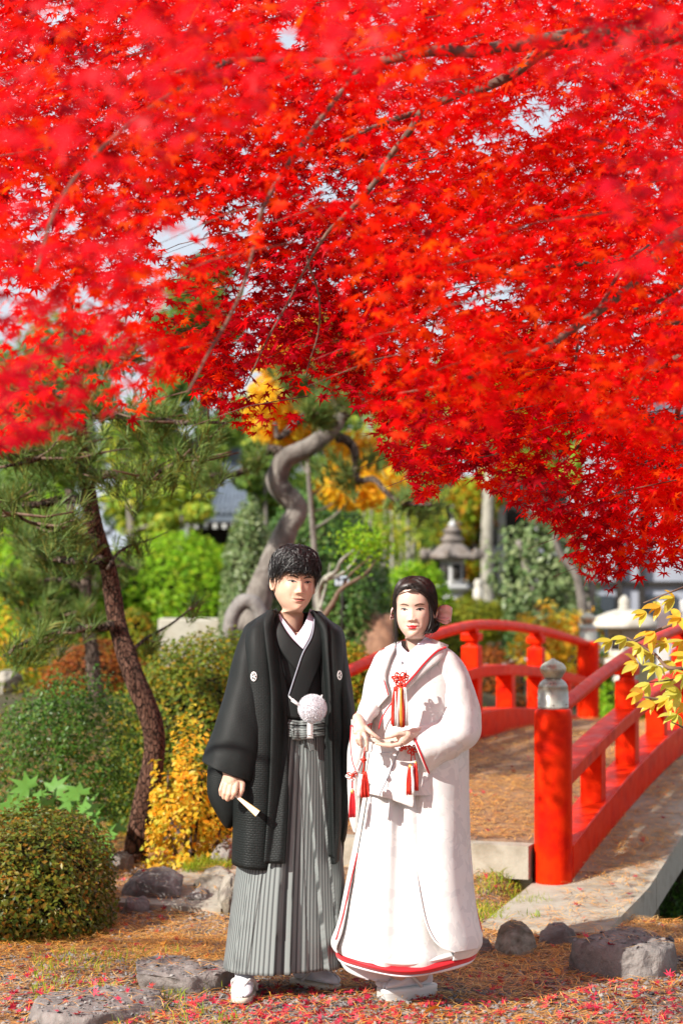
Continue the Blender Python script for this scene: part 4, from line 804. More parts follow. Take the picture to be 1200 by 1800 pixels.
# rope barrier behind the railing
rb = empty('rope_fence', 'low dark posts with a pale rope beyond the bridge railing', 'fence', loc=tuple(gp(915, 1200, 20)))
pr = []
for px in (820, 914, 1010, 1068):
    g = gp(px, 1200, 19.8); h = P(px, 1146, 19.8)[2]; link('post', from_lists('post', [tube_arr([g, [g[0], 19.8, h]], .035, 10)]), M['darkwood'], rb); pr.append(np.array([g[0], 19.8, h - .05]))
for a, b in zip(pr[:-1], pr[1:]): tube('rope', [a, (a + b) / 2 - [0, 0, .09], b], .012, M['whitecord'], rb, 6, 14)
# ------------------------------------------------------------------ the red maple overhead
LB = {'A': [(-400, 500), (200, 500), (250, 560), (300, 640), (350, 690), (400, 735), (440, 755), (520, 745), (555, 705), (600, 690), (640, 720), (670, 790), (710, 840), (740, 885), (775, 862), (800, 835), (850, 850), (890, 880), (930, 905), (980, 925), (1000, 985), (1040, 1015), (1065, 1035), (1100, 1000), (1200, 1000), (1700, 1040)],
      'B': [(-400, 800), (0, 790), (70, 780), (130, 735), (200, 700), (240, 745), (300, 690), (345, 650), (380, 570), (420, 480), (480, 410), (560, 380), (600, 560), (650, 690), (680, 790), (740, 800), (780, 785), (850, 760), (900, 720), (960, 690), (1050, 760), (1150, 780), (1250, 770), (1700, 800)],
      'C': [(-400, 820), (0, 785), (100, 765), (180, 715), (250, 730), (290, 640), (310, 520), (290, 400), (320, 280), (420, 220), (600, 160), (880, 130), (980, 200), (1060, 320), (1100, 420), (1200, 470), (1700, 560)]}
GAPS = [(335, 540, 80, 55, .75), (400, 500, 65, 40, .62), (440, 600, 50, 35, .35), (325, 415, 60, 45, .9), (290, 470, 50, 45, .7), (505, 60, 30, 26, .9), (430, 380, 60, 40, .55), (935, 205, 55, 40, .8), (1000, 170, 30, 40, .5), (865, 250, 60, 25, .6), (850, 515, 70, 32, .75), (770, 565, 40, 25, .6), (590, 330, 50, 30, .5), (100, 20, 40, 22, .8), (250, 85, 30, 20, .6), (50, 350, 40, 50, .6), (60, 415, 25, 30, .7), (495, 690, 100, 60, .78), (1180, 715, 60, 18, .7), (1010, 810, 60, 60, .55), (940, 830, 60, 60, .35), (670, 40, 30, 30, .3), (120, 390, 30, 30, .6), (200, 330, 40, 20, .4)]
def hole(px, py, strength=1):
    k = np.zeros(len(px))
    for x, y, a, b, s in GAPS: k = np.maximum(k, s * (1 - sst(.55, 1.25, np.sqrt(((px - x) / a) ** 2 + ((py - y) / b) ** 2))))
    return k * strength
def canopy(layer, nspray, per, d0, d1, sig, size, rng, gap=1, xr=(-120, 1380), yr=(-200, 1060), soft=60):
    xs = rng.uniform(*xr, nspray * 3); ys = rng.uniform(*yr, nspray * 3); lb = np.array(LB[layer]); lim = np.interp(xs, lb[:, 0], lb[:, 1])
    k = ys < lim - 8; xs, ys = xs[k][:nspray], ys[k][:nspray]; n = len(xs)
    dep = d0 + (d1 - d0) * np.clip(.5 + .5 * vn(np.stack([xs, ys], -1), .006, 11, 2) * 1.6 + rng.normal(0, .22, n), 0, 1)
    C = P(xs, ys, dep); tilt = rng.normal(0, .28, (n, 2)); pos = np.repeat(C, per, 0); a = rng.normal(size=(n * per, 3)) * sig
    a[:, 2] += a[:, 0] * np.repeat(tilt[:, 0], per) + a[:, 1] * np.repeat(tilt[:, 1], per) - .35 * (a[:, 0] ** 2 + a[:, 1] ** 2) / sig[0]
    pos = pos + a; px, py = project(pos); lim = np.interp(px, lb[:, 0], lb[:, 1]) + rng.normal(0, 7, len(px))
    keep = (py < lim) & (rng.uniform(size=len(px)) > hole(px, py, gap)) & (pos[:, 2] > .9)
    nr = np.stack([rng.normal(-.12, .42, len(px)), rng.normal(-.35, .42, len(px)), np.full(len(px), .8)], -1) + np.repeat(np.c_[-tilt, np.zeros(n)], per, 0)
    return pos[keep], nr[keep], (rng.uniform(.65, 1.35, len(px)) * size)[keep], C
def droop_frames(nr, rng):
    "leaf tips hang down and outwards"
    n = len(nr); z = nr / np.linalg.norm(nr, axis=1, keepdims=True); tip = np.stack([rng.normal(0, .8, n), rng.normal(-.2, .8, n), np.full(n, -1.1)], -1)
    x = tip - z * (tip * z).sum(1, keepdims=True); x /= np.linalg.norm(x, axis=1, keepdims=True); y = np.cross(z, x); return np.stack([x, y, z], -1)
MT = empty('maple_tree', 'huge red japanese maple whose branches hang over the whole garden', 'tree', loc=(2.7, 6.3, 0))
rg = np.random.default_rng(21)
tube('trunk', [(2.7, 6.3, -.1), (2.68, 6.35, .8), (2.55, 6.45, 1.7), (2.35, 6.6, 2.5), (1.9, 6.8, 3.2)], [.17, .14, .12, .10, .08], M['bark_maple'], MT, 14, 30, wob=.08)
def br(pts, rad, n=40, m_='bark_maple'):
    q = np.array([p if len(p) == 4 else (*p, 0) for p in pts], float); W = [P(a, b, c_) for a, b, c_, _ in q]; p = cr(W, n); p[1:] += vn(p[1:], 6, 4, 2)[:, None] * .012
    return link('branch', from_lists('branch', [tube_arr(p, rad, 8, .1)]), M[m_], MT)
E = (1620, 320, 6.6)
br([E, (1400, 120, 6.6), (1180, 60, 6.5), (990, 68, 6.4), (900, 82, 6.3), (820, 90, 6.2), (740, 92, 6.1), (640, 110, 6.1), (480, 104, 6.0), (400, 108, 6.0), (300, 130, 5.9)], [.06, .045, .024, .018, .014, .008, .004])
br([(1180, 62, 6.5), (985, 80, 6.4), (900, 130, 6.4), (850, 155, 6.4), (800, 168, 6.4), (740, 195, 6.4), (680, 214, 6.4), (600, 250, 6.3)], [.024, .017, .014, .010, .005])
br([(738, 196, 6.4), (720, 230, 6.4), (690, 270, 6.5), (655, 325, 6.5), (610, 375, 6.5), (575, 410, 6.6), (550, 450, 6.6), (520, 500, 6.6)], [.012, .010, .007, .003])
br([E, (1380, 420, 6.6), (1220, 410, 6.5), (1170, 430, 6.4), (1100, 510, 6.3), (1010, 575, 6.3), (960, 610, 6.2), (900, 632, 6.2), (800, 672, 6.2), (700, 690, 6.2)], [.05, .03, .016, .012, .007, .003])
br([(1010, 574, 6.3), (1012, 600, 6.3), (1008, 640, 6.3)], [.006, .003], 12); br([(1050, 545, 6.3), (1075, 500, 6.4), (1100, 460, 6.4), (1140, 430, 6.5)], [.006, .004], 14)
br([(1230, 430, 7.6), (1100, 450, 7.8), (980, 470, 8), (900, 484, 8), (800, 478, 8.1), (740, 440, 8.2)], [.02, .012, .008, .004]); br([(860, 482, 8), (800, 430, 8.1), (740, 415, 8.1), (700, 440, 8.2)], [.008, .005, .003])
br([E, (1350, 560, 7.4), (1200, 625, 7.4), (1130, 665, 7.5), (1060, 740, 7.6), (1000, 800, 7.8), (950, 850, 7.9)], [.04, .02, .010, .006, .003]); br([(1300, 640, 7.6), (1200, 700, 7.6), (1180, 790, 7.8), (1130, 850, 7.9), (1080, 905, 8)], [.02, .010, .006, .003])
br([(1300, 560, 6.8), (1200, 565, 6.8), (1150, 572, 6.8)], [.01, .005], 12); br([(400, 108, 6), (250, 200, 5.2), (120, 330, 4.8), (60, 480, 4.6)], [.006, .005, .003]); br([(640, 110, 6.1), (480, 330, 5.6), (420, 520, 5.4), (330, 690, 5.2)], [.008, .005, .003])
br([(1200, 500, 6.4), (1150, 535, 6.5), (1110, 545, 6.5)], [.008, .004], 12); br([(520, 500, 6.6), (470, 600, 6.7), (430, 680, 6.8)], [.004, .002], 12)
br([(870, 610, 8.1), (820, 760, 8.2), (775, 815, 8.2), (740, 855, 8.2)], [.004, .002], 16); br([(540, 450, 6.6), (560, 560, 6.8), (540, 660, 6.9)], [.004, .002], 12)
L7 = star_leaf(7, 1); L7b = star_leaf(7, 2)
A = canopy('A', 1380, 46, 7.2, 9.6, [.20, .20, .075], .068, rg, 1.15)
B = canopy('B', 250, 40, 5.0, 6.4, [.19, .19, .07], .064, rg, .97)
Cc = canopy('C', 64, 30, 3.3, 4.6, [.17, .17, .07], .060, rg, .85)
# dark/light: sprays' twigs
tw = []
for X_ in (A, B):
    for c in X_[3][::7]:
        a = rg.uniform(-.5, .5); e = c + np.array([-.22 * math.cos(a), rg.normal(0, .08), -.05]); s = c + np.array([.2, rg.normal(0, .05), .07]); tw.append(tube_arr([s, (s + e) / 2 + [0, 0, .02], e], [.0022, .0008], 4))
link('twigs', from_lists('twigs', tw), M['bark_maple'], MT, 'stuff')
# unseen leaf sprays and bough added at left to cast dapples on the path
oc = np.stack([rg.uniform(-5.2, -3.6, 34), rg.choice([5.9, 6.1, 7.3], 34) + rg.normal(0, .12, 34), rg.uniform(2.7, 3.3, 34)], -1); op = np.repeat(oc, 40, 0) + rg.normal(size=(34 * 40, 3)) * [.2, .13, .05]
D4 = (op, np.stack([rg.normal(0, .4, len(op)), rg.normal(0, .4, len(op)), np.full(len(op), .9)], -1), rg.uniform(.05, .08, len(op)))
br([(-900, 300, 6.0), (-1500, 240, 6.1), (-2600, 200, 6.2), (-3300, 400, 6.3)], [.01, .02, .04, .05])
pos = np.vstack([A[0], B[0], Cc[0], D4[0]]); nr = np.vstack([A[1], B[1], Cc[1], D4[1]]); sz = np.concatenate([A[2], B[2], Cc[2], D4[2]])
# leaves cut from the canopy wherever they would shade couple or yellow branch
sv_ = np.array(SUN); keep = np.ones(len(pos), bool)
for tgt, rad_ in (((-.18, 7.8, 1.56), .26), ((.28, 7.65, 1.46), .26), ((-.2, 7.8, 1.2), .3), ((.25, 7.65, 1.1), .34), ((.25, 7.6, .6), .3), ((-.2, 7.8, .6), .25), ((1.15, 7.2, 1.38), .3), ((1.3, 7.2, 1.2), .25), ((.46, 7.68, 1.43), .12)):
    dd_ = pos - np.array(tgt); al = dd_ @ sv_; perp = np.linalg.norm(dd_ - al[:, None] * sv_, axis=1); keep &= ~((al > 0) & (perp < rad_))
pos, nr, sz = pos[keep], nr[keep], sz[keep]; px, py = project(pos)
# a few leaves hang right before the lens, upper left, upper centre and right edge
near = [(1165, 235, 2.15, .062), (1190, 285, 2.1, .06), (1135, 300, 2.5, .058)] + [(rg.uniform(-20, 330), rg.uniform(-10, 250), rg.uniform(2.7, 3.4), .055) for _ in range(46)] + [(rg.uniform(500, 720), rg.uniform(-20, 80), rg.uniform(2.8, 3.4), .055) for _ in range(20)] + [(rg.uniform(1000, 1200), rg.uniform(0, 100), rg.uniform(3, 3.6), .055) for _ in range(8)] + [(rg.uniform(1080, 1210), rg.uniform(330, 470), rg.uniform(2.8, 3.4), .055) for _ in range(8)]
npos = np.array([P(x, y, d_) for x, y, d_, s in near]); nnr = np.stack([rg.normal(-.3, .4, len(near)), rg.normal(-.6, .4, len(near)), rg.uniform(.2, .8, len(near))], -1)
inside = (px > -10) & (px < 1210) & (py > -10) & (py < 1100); order = np.argsort(np.where(inside, pos[:, 1], 99)); big = order[:300 - len(near)]; rest = np.setdiff1d(np.arange(len(pos)), big)
fr = droop_frames(nr, rg)
h = rest[rg.uniform(size=len(rest)) < .5]; h2 = np.setdiff1d(rest, h)
tone = vn(pos, 1.5, 44, 2) + rg.normal(0, .1, len(pos))
for ids, tp in ((h, L7), (h2, L7b)):
    for mn, sel in (('red_leaf', (tone > -.26) & (tone < .2)), ('red_leaf_dark', tone >= .2), ('red_leaf_orange', tone <= -.26)):
        q = ids[sel[ids]]; scatter('leaves', *tp, pos[q], None, sz[q], M[mn], MT, frames=fr[q])
bpos = np.vstack([npos, pos[big]]); bfr = np.concatenate([droop_frames(nnr, rg), fr[big]]); bsz = np.concatenate([[s for *_, s in near], sz[big]])
lm_ = [mesh_np('leaf', t[0], t[1]) for t in (L7, L7b, star_leaf(7, 3))]
for m_ in lm_: m_.materials.append(M['red_leaf_front'])
IM = wmat(MT).inverted()
for i in range(len(bpos)):
    o = bpy.data.objects.new('leaf', lm_[i % 3]); COL.objects.link(o); o.parent = MT; o.matrix_parent_inverse = IM
    o.matrix_basis = Matrix([[*(bfr[i][k] * bsz[i]), bpos[i][k]] for k in range(3)] + [[0, 0, 0, 1]])
# ------------------------------------------------------------------ yellow leaved branch on the right
YB = empty('yellow_branch', 'yellow and lime leaved branch reaching in from the right over the red railing', 'tree', loc=(2.3, 7.3, 0))
ry = np.random.default_rng(5); D_ = 7.2
tube('trunk', [(2.3, 7.3, -.1), (2.28, 7.3, .9), (2.1, 7.3, 1.5)], [.05, .04, .03], M['twig'], YB, 8, 16)
tw = [[(1500, 950), (1330, 1010), (1230, 1075), (1150, 1110), (1090, 1140)], [(1330, 1010), (1240, 1020), (1180, 1040), (1130, 1060)], [(1400, 1100), (1260, 1160), (1180, 1175), (1150, 1150), (1100, 1120)], [(1400, 1150), (1290, 1240), (1210, 1240), (1160, 1230), (1130, 1225)], [(1260, 1160), (1200, 1190), (1140, 1200)], [(1290, 1240), (1220, 1280), (1180, 1270)]]
for q in tw: tube('branch', [P(x, y, D_ + .1 * math.sin(x)) for x, y in q], [.012, .003] if q[0][0] > 1390 else [.006, .002], M['twig'], YB, 6, 20)
el = np.array([[0, 0, 0]] + [[u, s * .21 * math.sin(pi * u ** .85) ** .8, .07 * math.sin(pi * u) * abs(s)] for s in (1,) for u in (.18, .4, .62, .84)] + [[1.02, 0, -.08]] + [[u, -.21 * math.sin(pi * u ** .85) ** .8, .07 * math.sin(pi * u)] for u in (.84, .62, .4, .18)] + [[.3, 0, 0], [.6, 0, -.01]])
ef = np.array([[0, 10, 1], [1, 10, 2], [2, 10, 11], [2, 11, 3], [3, 11, 4], [4, 11, 5], [5, 11, 6], [6, 11, 7], [7, 11, 8], [8, 11, 10], [8, 10, 9], [9, 10, 0]])
ym = []
for k in range(3):
    e2 = el.copy(); e2[:, 2] += .05 * math.sin(k) * el[:, 0] ** 2; me = mesh_np('leaf', e2, ef); me.materials.append(leafmat('yellow_branch_leaf', [[(.62, .48, .04), (.5, .48, .07), (.7, .5, .05)], [(.68, .40, .02), (.72, .5, .06), (.66, .28, .01)], [(.38, .45, .08), (.5, .52, .10), (.6, .5, .06)]][k], .45, .35, .4)); ym.append(me)
IM = wmat(YB).inverted(); spots = [(1100, 1120), (1125, 1135), (1145, 1145), (1150, 1110), (1135, 1075), (1160, 1065), (1185, 1050), (1195, 1085), (1170, 1130), (1200, 1125), (1120, 1165), (1155, 1170), (1185, 1165), (1130, 1215), (1150, 1235), (1175, 1225), (1195, 1215), (1190, 1255), (1180, 1195), (1205, 1185), (1210, 1240), (1140, 1200), (1075, 1125), (1210, 1150)]
for sx, sy in spots:
    c = P(sx, sy, D_ + ry.normal(0, .12)); k = ry.integers(3, 6); a0 = ry.uniform(-.5, .5); mi = ry.integers(0, 3)
    for j in range(k):
        a = pi + a0 + (j - (k - 1) / 2) * .75 + .35; t_ = np.array([math.cos(a) * .9, ry.normal(-.1, .35), math.sin(a) * .6 - .35]); t_ /= np.linalg.norm(t_); z = np.array([ry.normal(-.2, .3), ry.normal(-.6, .25), .75]); z -= t_ * z.dot(t_); z /= np.linalg.norm(z); y_ = np.cross(z, t_); s = ry.uniform(.042, .082)
        o = bpy.data.objects.new('leaf', ym[(mi + (ry.uniform() < .25)) % 3]); COL.objects.link(o); o.parent = YB; o.matrix_parent_inverse = IM; o.matrix_basis = Matrix([[t_[q] * s, y_[q] * s, z[q] * s, c[q]] for q in range(3)] + [[0, 0, 0, 1]])
# ------------------------------------------------------------------ litter on the ground
rl = np.random.default_rng(77)
def surf(x, y):
    "height of what one would step on: ground, deck or concrete slab"
    z = gz(x, y); t, s = ts(x, y)
    z = np.where((np.abs(s) < BW / 2 + .46) & (np.abs(s) > BW / 2 + .09) & (t > -1) & (t < BL + .1), np.maximum(z, OS(t)), z)
    return np.where((np.abs(s) < BW / 2 - .1) & (t > .02) & (t < BL), DK(t), z)
def on_rocks(x, y, z):
    z = z.copy(); hit = np.zeros(len(x), bool)
    for lo, hi, b in ROCKS:
        if lo[1] > 13: continue
        for i in np.nonzero((x > lo[0]) & (x < hi[0]) & (y > lo[1]) & (y < hi[1]))[0]:
            h = b.ray_cast(Vector((x[i], y[i], 3)), Vector((0, 0, -1)))
            if h[0] is not None and h[0].z > z[i]: z[i] = h[0].z; hit[i] = h[1].z < .75
    return z, hit
def spots_on(n, y0, y1, bias=1, dens=None):
    y = y0 + (y1 - y0) * rl.uniform(size=n) ** bias; x = rl.uniform(-1, 1, n) * (y * .19 + .15); t, s = ts(x, y)
    z = surf(x, y); ok = (z > -.15)
    if dens is not None: ok &= rl.uniform(size=n) < dens(x, y, t, s)
    x, y, z = x[ok], y[ok], z[ok]; z, bad = on_rocks(x, y, z); thin = (z > gz(x, y) + .012) & (rl.uniform(size=len(x)) > .35) & (ts(x, y)[0] < 0); k = ~bad & ~thin; return x[k], y[k], z[k]
def near_shrub(x, y): return (x < -.95 - .3 * (y - 8.8)) & (y > 8.6)
# needles
nmf = lambda y: .45 + .55 * sst(7.6, 8.5, y)
nm = lambda x, y, t, s: nmf(y) * np.where(near_shrub(x, y), .6, np.clip(.30 + .75 * sst(-.35, .35, vn(np.stack([x, y], -1), 1.6, 8, 3)) * (.35 + .65 * sst(7.5, 8.6, y)), 0, 1)) * np.where((np.abs(s) < BW / 2 + .46) & (t > 0), .9, 1)
x, y, z = spots_on(110000, 6.8, 14.5, 1.3, nm); 
t_ = rl.uniform(.05, 6.9, 26000); s_ = rl.uniform(-BW / 2 - .4, BW / 2 + .45, 26000); q_ = bp(t_, s_, 0); k_ = rl.uniform(size=26000) < np.clip(.55 + .9 * vn(q_[:, :2], 1.8, 5, 2), .15, 1); x = np.concatenate([x, q_[k_, 0]]); y = np.concatenate([y, q_[k_, 1]]); z = np.concatenate([z, surf(q_[k_, 0], q_[k_, 1])])
n = len(x); a = rl.uniform(0, 2 * pi, n); L = rl.uniform(.035, .075, n); dx = np.cos(a) * L; dy = np.sin(a) * L; bend = rl.normal(0, .12, n)
zz = z + rl.uniform(.002, .016, n); wd = .0017
p0 = np.stack([x - dx, y - dy, zz], -1); p2 = np.stack([x + dx, y + dy, zz + rl.uniform(-.003, .014, n)], -1); p1 = (p0 + p2) / 2 + np.stack([-dy * bend, dx * bend, rl.uniform(0, .006, n)], -1); sd = np.stack([-np.sin(a), np.cos(a), 0 * a], -1) * wd
V = np.stack([p0, p1 - sd, p1 + sd, p2], 1).reshape(-1, 3); o_ = np.arange(n)[:, None] * 4; F = np.vstack([o_ + [0, 1, 2], o_ + [1, 3, 2]])
tag(link('pine_needle_litter', mesh_np('pine_needle_litter', V, F), M['needle_fall'], kind='stuff'), 'orange fallen pine needles spread over the path, slab and bridge deck', 'needles')
# gravel
OC = np.array([[1, 0, 0], [0, 1, 0], [-1, 0, 0], [0, -1, 0], [.1, 0, .7], [0, .1, -.6], [.6, .6, .3]]); OF = np.array([[0, 6, 4], [6, 1, 4], [0, 1, 6], [1, 2, 4], [2, 3, 4], [3, 0, 4]])
x, y, z = spots_on(30000, 6.8, 11.0, 1.4, lambda x, y, t, s: (t < .6) * np.where(near_shrub(x, y), .1, 1) * np.clip(1.1 - .7 * sst(-.2, .3, vn(np.stack([x, y], -1), 1.6, 8, 3)), .2, 1) * ((np.abs(s) > BW / 2 + .5) | (t < -1) | (np.abs(s) < .6) * (t < -.5)))
scatter('gravel', OC, OF, np.stack([x, y, z + .002], -1), rl.normal(0, .35, (len(x), 3)) + [0, 0, 1], rl.uniform(.5, 1.3, (len(x), 3)) * (.005 + .010 * rl.uniform(size=(len(x), 1)) ** 2), M['gravel'], rng=rl, smooth=False)
tag(bpy.data.objects['gravel'], 'grey gravel of the path in front of the couple', 'gravel')
# fallen maple leaves
red = lambda x, y, t, s: np.where(near_shrub(x, y), .25, .22 + .78 * sst(8.6, 7.4, y)) * np.where(t > 0, .5, 1) * np.clip(.6 + .7 * vn(np.stack([x, y], -1), 2.2, 3, 2), .15, 1)
x, y, z = spots_on(13000, 6.9, 14.0, 1.9, red); n = len(x); pos = np.stack([x, y, z + rl.uniform(.006, .016, n)], -1); nr = rl.normal(0, .38, (n, 3)) + [0, 0, 1]; sz = rl.uniform(.026, .052, n); sp = rl.uniform(0, 6.3, n)
order = np.argsort(y); big = order[:270]; rest = order[270:]
FL = star_leaf(7, 7); FL[0][:, 2] *= -1.6
tag(scatter('fallen_leaves', *FL, pos[rest], nr[rest], sz[rest], M['fallen_red'], spin=sp[rest]), 'crimson maple leaves fallen across path and bridge', 'leaves')
lm_ = [mesh_np('fallen_leaf', t_[0] * [1, 1, -1.5 - .5 * k], t_[1]) for k, t_ in enumerate((L7, L7b))]
for m_ in lm_: m_.materials.append(M['fallen_red'])
fr = rotframes(nr[big], sp[big])
fy = mesh_np('fallen_leaf', el * [1, 1, 1.5] - [.5, 0, 0], ef); fy.materials.append(M['fallen_yellow'])
for i, b in enumerate(big):
    o = bpy.data.objects.new('fallen_leaf', lm_[i % 2]); COL.objects.link(o); o.parent = GROUND; o.matrix_basis = Matrix([[*(fr[i][k] * sz[b]), pos[b][k]] for k in range(3)] + [[0, 0, 0, 1]])
x, y, z = spots_on(80, 7.0, 11.5, 1.5); k = 0
for x_, y_, z_ in zip(x[:30], y, z):
    f = rotframes(rl.normal(0, .3, (1, 3)) + [0, 0, 1], rl.uniform(0, 6, 1))[0] * rl.uniform(.045, .08); o = bpy.data.objects.new('fallen_leaf', fy); COL.objects.link(o); o.parent = GROUND; o.matrix_basis = Matrix([[*f[q], (x_, y_, z_ + .012)[q]] for q in range(3)] + [[0, 0, 0, 1]])
# low green cover on the garden soil behind
x = rl.uniform(-4.6, 1.2, 26000); y = rl.uniform(12.2, 23, 26000); t_, s_ = ts(x, y); z = gz(x, y); k = (np.abs(x) < y * .2) & (s_ < -1.25) & (z > -.1) & (vn(np.stack([x, y], -1), 1.1, 9, 2) > -.25); x, y, z = x[k], y[k], z[k]
tag(scatter('ground_cover', *LEAF2, np.stack([x, y, z + rl.uniform(0, .10, len(x))], -1), rl.normal(0, .6, (len(x), 3)) + [0, 0, 1], rl.uniform(.03, .06, len(x)), M['azalea_top'], rng=rl), 'low green ground cover on the soil of the back garden', 'ground cover')
# grass tufts: by the newel, on the rocks at left, along the azalea
def grass(label, px0, px1, py0, py1, n, hgt, dfun, m_='grass', seed=1):
    r = np.random.default_rng(seed); x = r.uniform(px0, px1, n); y = r.uniform(py0, py1, n); d = dfun(y) ; b = P(x, y, d); b[:, 2] = surf(b[:, 0], b[:, 1]) + r.uniform(-.005, .02, n)
    k_ = vn(b[:, :2], 9, seed, 2) > -.05; x = x[k_]; y = y[k_]; b = b[k_]; n = len(b); dirn = np.stack([r.normal(0, .5, n), r.normal(0, .5, n), np.ones(n)], -1); dirn /= np.linalg.norm(dirn, axis=1, keepdims=True); L = hgt * r.uniform(.5, 1.2, n)[:, None]
    s = np.stack([r.normal(size=n), r.normal(size=n), 0 * x], -1); s /= np.linalg.norm(s, axis=1, keepdims=True); s *= .0022; m1 = b + dirn * L * .6; tp = b + dirn * L + np.stack([dirn[:, 0] * .4, dirn[:, 1] * .4, -np.abs(r.normal(.1, .1, n))], -1) * L
    V = np.stack([b - s, b + s, m1 + s * .8, m1 - s * .8, tp], 1).reshape(-1, 3); o = np.arange(n)[:, None] * 5
    return tag(link('grass', mesh_np('grass', V, np.vstack([o + [0, 1, 2], o + [0, 2, 3], o + [3, 2, 4]])), M[m_], kind='stuff'), label, 'grass')
g0 = lambda y: 1.62 * FPX / (y - 963)
grass('green grass tufts growing on the soil beside the red newel foot', 835, 950, 1525, 1625, 1100, .05, lambda y: 10.1 - (y - 1525) / 100 * .9, seed=2)
grass('grass blades around the foot of the red newel post', 900, 965, 1545, 1600, 700, .07, lambda y: 9.9 - (y - 1545) / 60 * .4, seed=3)
grass('moss green tuft above the pale rock left of the man', 322, 405, 1500, 1545, 1400, .05, lambda y: 10.7 - (y - 1500) / 50 * .4, seed=4)
grass('short grass at the foot of the dark azalea', 60, 330, 1640, 1720, 900, .045, g0, seed=5)
grass('thin grass around the front stepping stones', 60, 440, 1700, 1790, 500, .05, g0, seed=6)
# ------------------------------------------------------------------ people
def head_grid(fem=False, m=210, n=260, neck=1.0, jaw=1.0):
    "rings from crown to collarbone; x to the photo's right, -y to the camera, z up, eyes at z = 0"
    T = [(.0, .118, .012, .118, .002), (-.022, .1165, .034, .1165, .026), (-.05, .108, .062, .107, .048), (-.075, .090, .085, .087, .0655), (-.089, .060, .098, .055, .0745), (-.0935, .030, .100, .025, .0765), (-.0900, .004, .098, -.005, .0750),
         (-.0915, -.020, .093, -.03, .0725), (-.0925, -.045, .084, -.055, .0690 * (1 if not fem else 1.01)), (-.0920, -.068, .072, -.075, .0600 * jaw), (-.0895, -.090, .062, -.090, .0485 * jaw), (-.0815, -.108, .056, -.105, .0370 * jaw), (-.064, -.1165, .054, -.117, .0390 * jaw),
         (-.040, -.120, .054, -.130, .0470 * neck), (-.027, -.133, .055, -.150, .0490 * neck), (-.023, -.165, .058, -.18, .0500 * neck), (-.026, -.205, .062, -.215, .058 * neck), (-.045, -.24, .07, -.235, .10), (-.06, -.28, .08, -.26, .155)]
    R = cr(T, m); a = np.arange(n) / n * 2 * pi
    # angle measure: denser at the face
    a = a - .35 * np.sin(a) * 0; a = pi / 2 + (a - pi) - .42 * np.sin(a - pi) * 1.0
    ca, sa = np.cos(a)[None], np.sin(a)[None]; pf = np.interp(np.arange(m) / m, [0, .3, .45, .62, .75, 1], [2, 2.15, 2.3, 2.0, 2, 2])[:, None]
    X = np.sign(ca) * np.abs(ca) ** (2 / pf) * R[:, 4:5]; q = np.sign(sa) * np.abs(sa) ** (2 / pf)
    Y = (R[:, 0:1] + R[:, 2:3]) / 2 + q * (R[:, 0:1] - R[:, 2:3]) / 2; Z = (R[:, 1:2] + R[:, 3:4]) / 2 + q * (R[:, 1:2] - R[:, 3:4]) / 2
    G = np.stack([X, Y, Z], -1); front = sst(.0, .5, sa) * np.ones_like(X)
    def g(cx, cz, sx, sz, amp): return amp * np.exp(-((X - cx) / sx) ** 2 - ((Z - cz) / sz) ** 2)
    d = 0
    nz = np.clip((.010 - Z) / .048, 0, 1) * (Z < .012); ridge = np.where(Z > -.042, 1, np.exp(-((Z + .042) / .0045) ** 2)); amp = .0015 + .0120 * nz ** 1.5
    d = d + np.where(Z < .014, 1, np.exp(-((Z - .014) / .012) ** 2)) * amp * ridge * np.exp(-(np.abs(X) / (.0075 + .0045 * nz)) ** 2) * (1 if not fem else .72)
    d = d + g(0, -.037, .0085, .008, .0045)
    for s in (-1, 1):
        d = d + g(s * .0125, -.041, .0065, .0065, .0075) + g(s * .031, .003, .017, .012, -.0072) + g(s * .031, .0005, .0125, .0075, .0042) + g(s * .030, .021, .020, .006, .0028 if not fem else .001)
        d = d + g(s * .043, -.028, .019, .018, .0045 if fem else .0035) + g(s * .0065, -.047, .0035, .003, -.003) + g(s * .030, -.058, .005, .014, -.0018) + g(s * .033, -.078, .02, .02, .001)
    d = d + g(0, -.0625, .016, .0042, .0042) + g(s * 0, -.0735, .0135, .0048, .0055) + g(0, -.0678, .023, .0016, -.0036) + g(0, -.083, .013, .0045, -.0035) + g(0, -.100, .015, .010, .0055) + g(0, -.0545, .004, .006, -.0015)
    G[..., 1] -= d * front
    return G
def ear_arr(side, z0=-.012, y0=.005):
    V = []; m, n = 9, 20
    for i in range(m):
        r = i / (m - 1)
        for j in range(n):
            a = j / n * 2 * pi; rim = .007 * math.exp(-((r - .82) / .16) ** 2) - .006 * math.exp(-((r - .4) / .3) ** 2); lob = 1 - .28 * max(0, -math.sin(a))
            x = .071 + .0135 * (.5 + .5 * math.cos(a)) * r + rim + .004 * r; y = y0 + .017 * r * math.cos(a) * lob + .0; z = z0 + .030 * r * math.sin(a)
            V.append((side * x, y, z))
    return np.array(V), gridfaces(m, n, True)
def ear_solid(side):
    V, F = ear_arr(side); V2 = V.copy(); V2[:, 0] = side * (np.abs(V[:, 0]) - .006); k = len(V); rim = np.arange(20) + 8 * 20; r2 = np.roll(rim, -1)
    return np.vstack([V, V2]), np.vstack([F, F[:, ::-1] + k, np.stack([rim, r2, r2 + k, rim + k], -1)])
def xf(px, py, d, yaw=0, roll=0, pitch=0, s=1):
    "head frame -> world"
    return Matrix.Translation(PV(px, py, d)) @ Matrix.Rotation(yaw, 4, 'Z') @ Matrix.Rotation(roll, 4, 'Y') @ Matrix.Rotation(pitch, 4, 'X') @ Matrix.Scale(s, 4)
def ap(Mx, V): V = np.asarray(V, float); A_ = np.array(Mx); return V @ A_[:3, :3].T + A_[:3, 3]
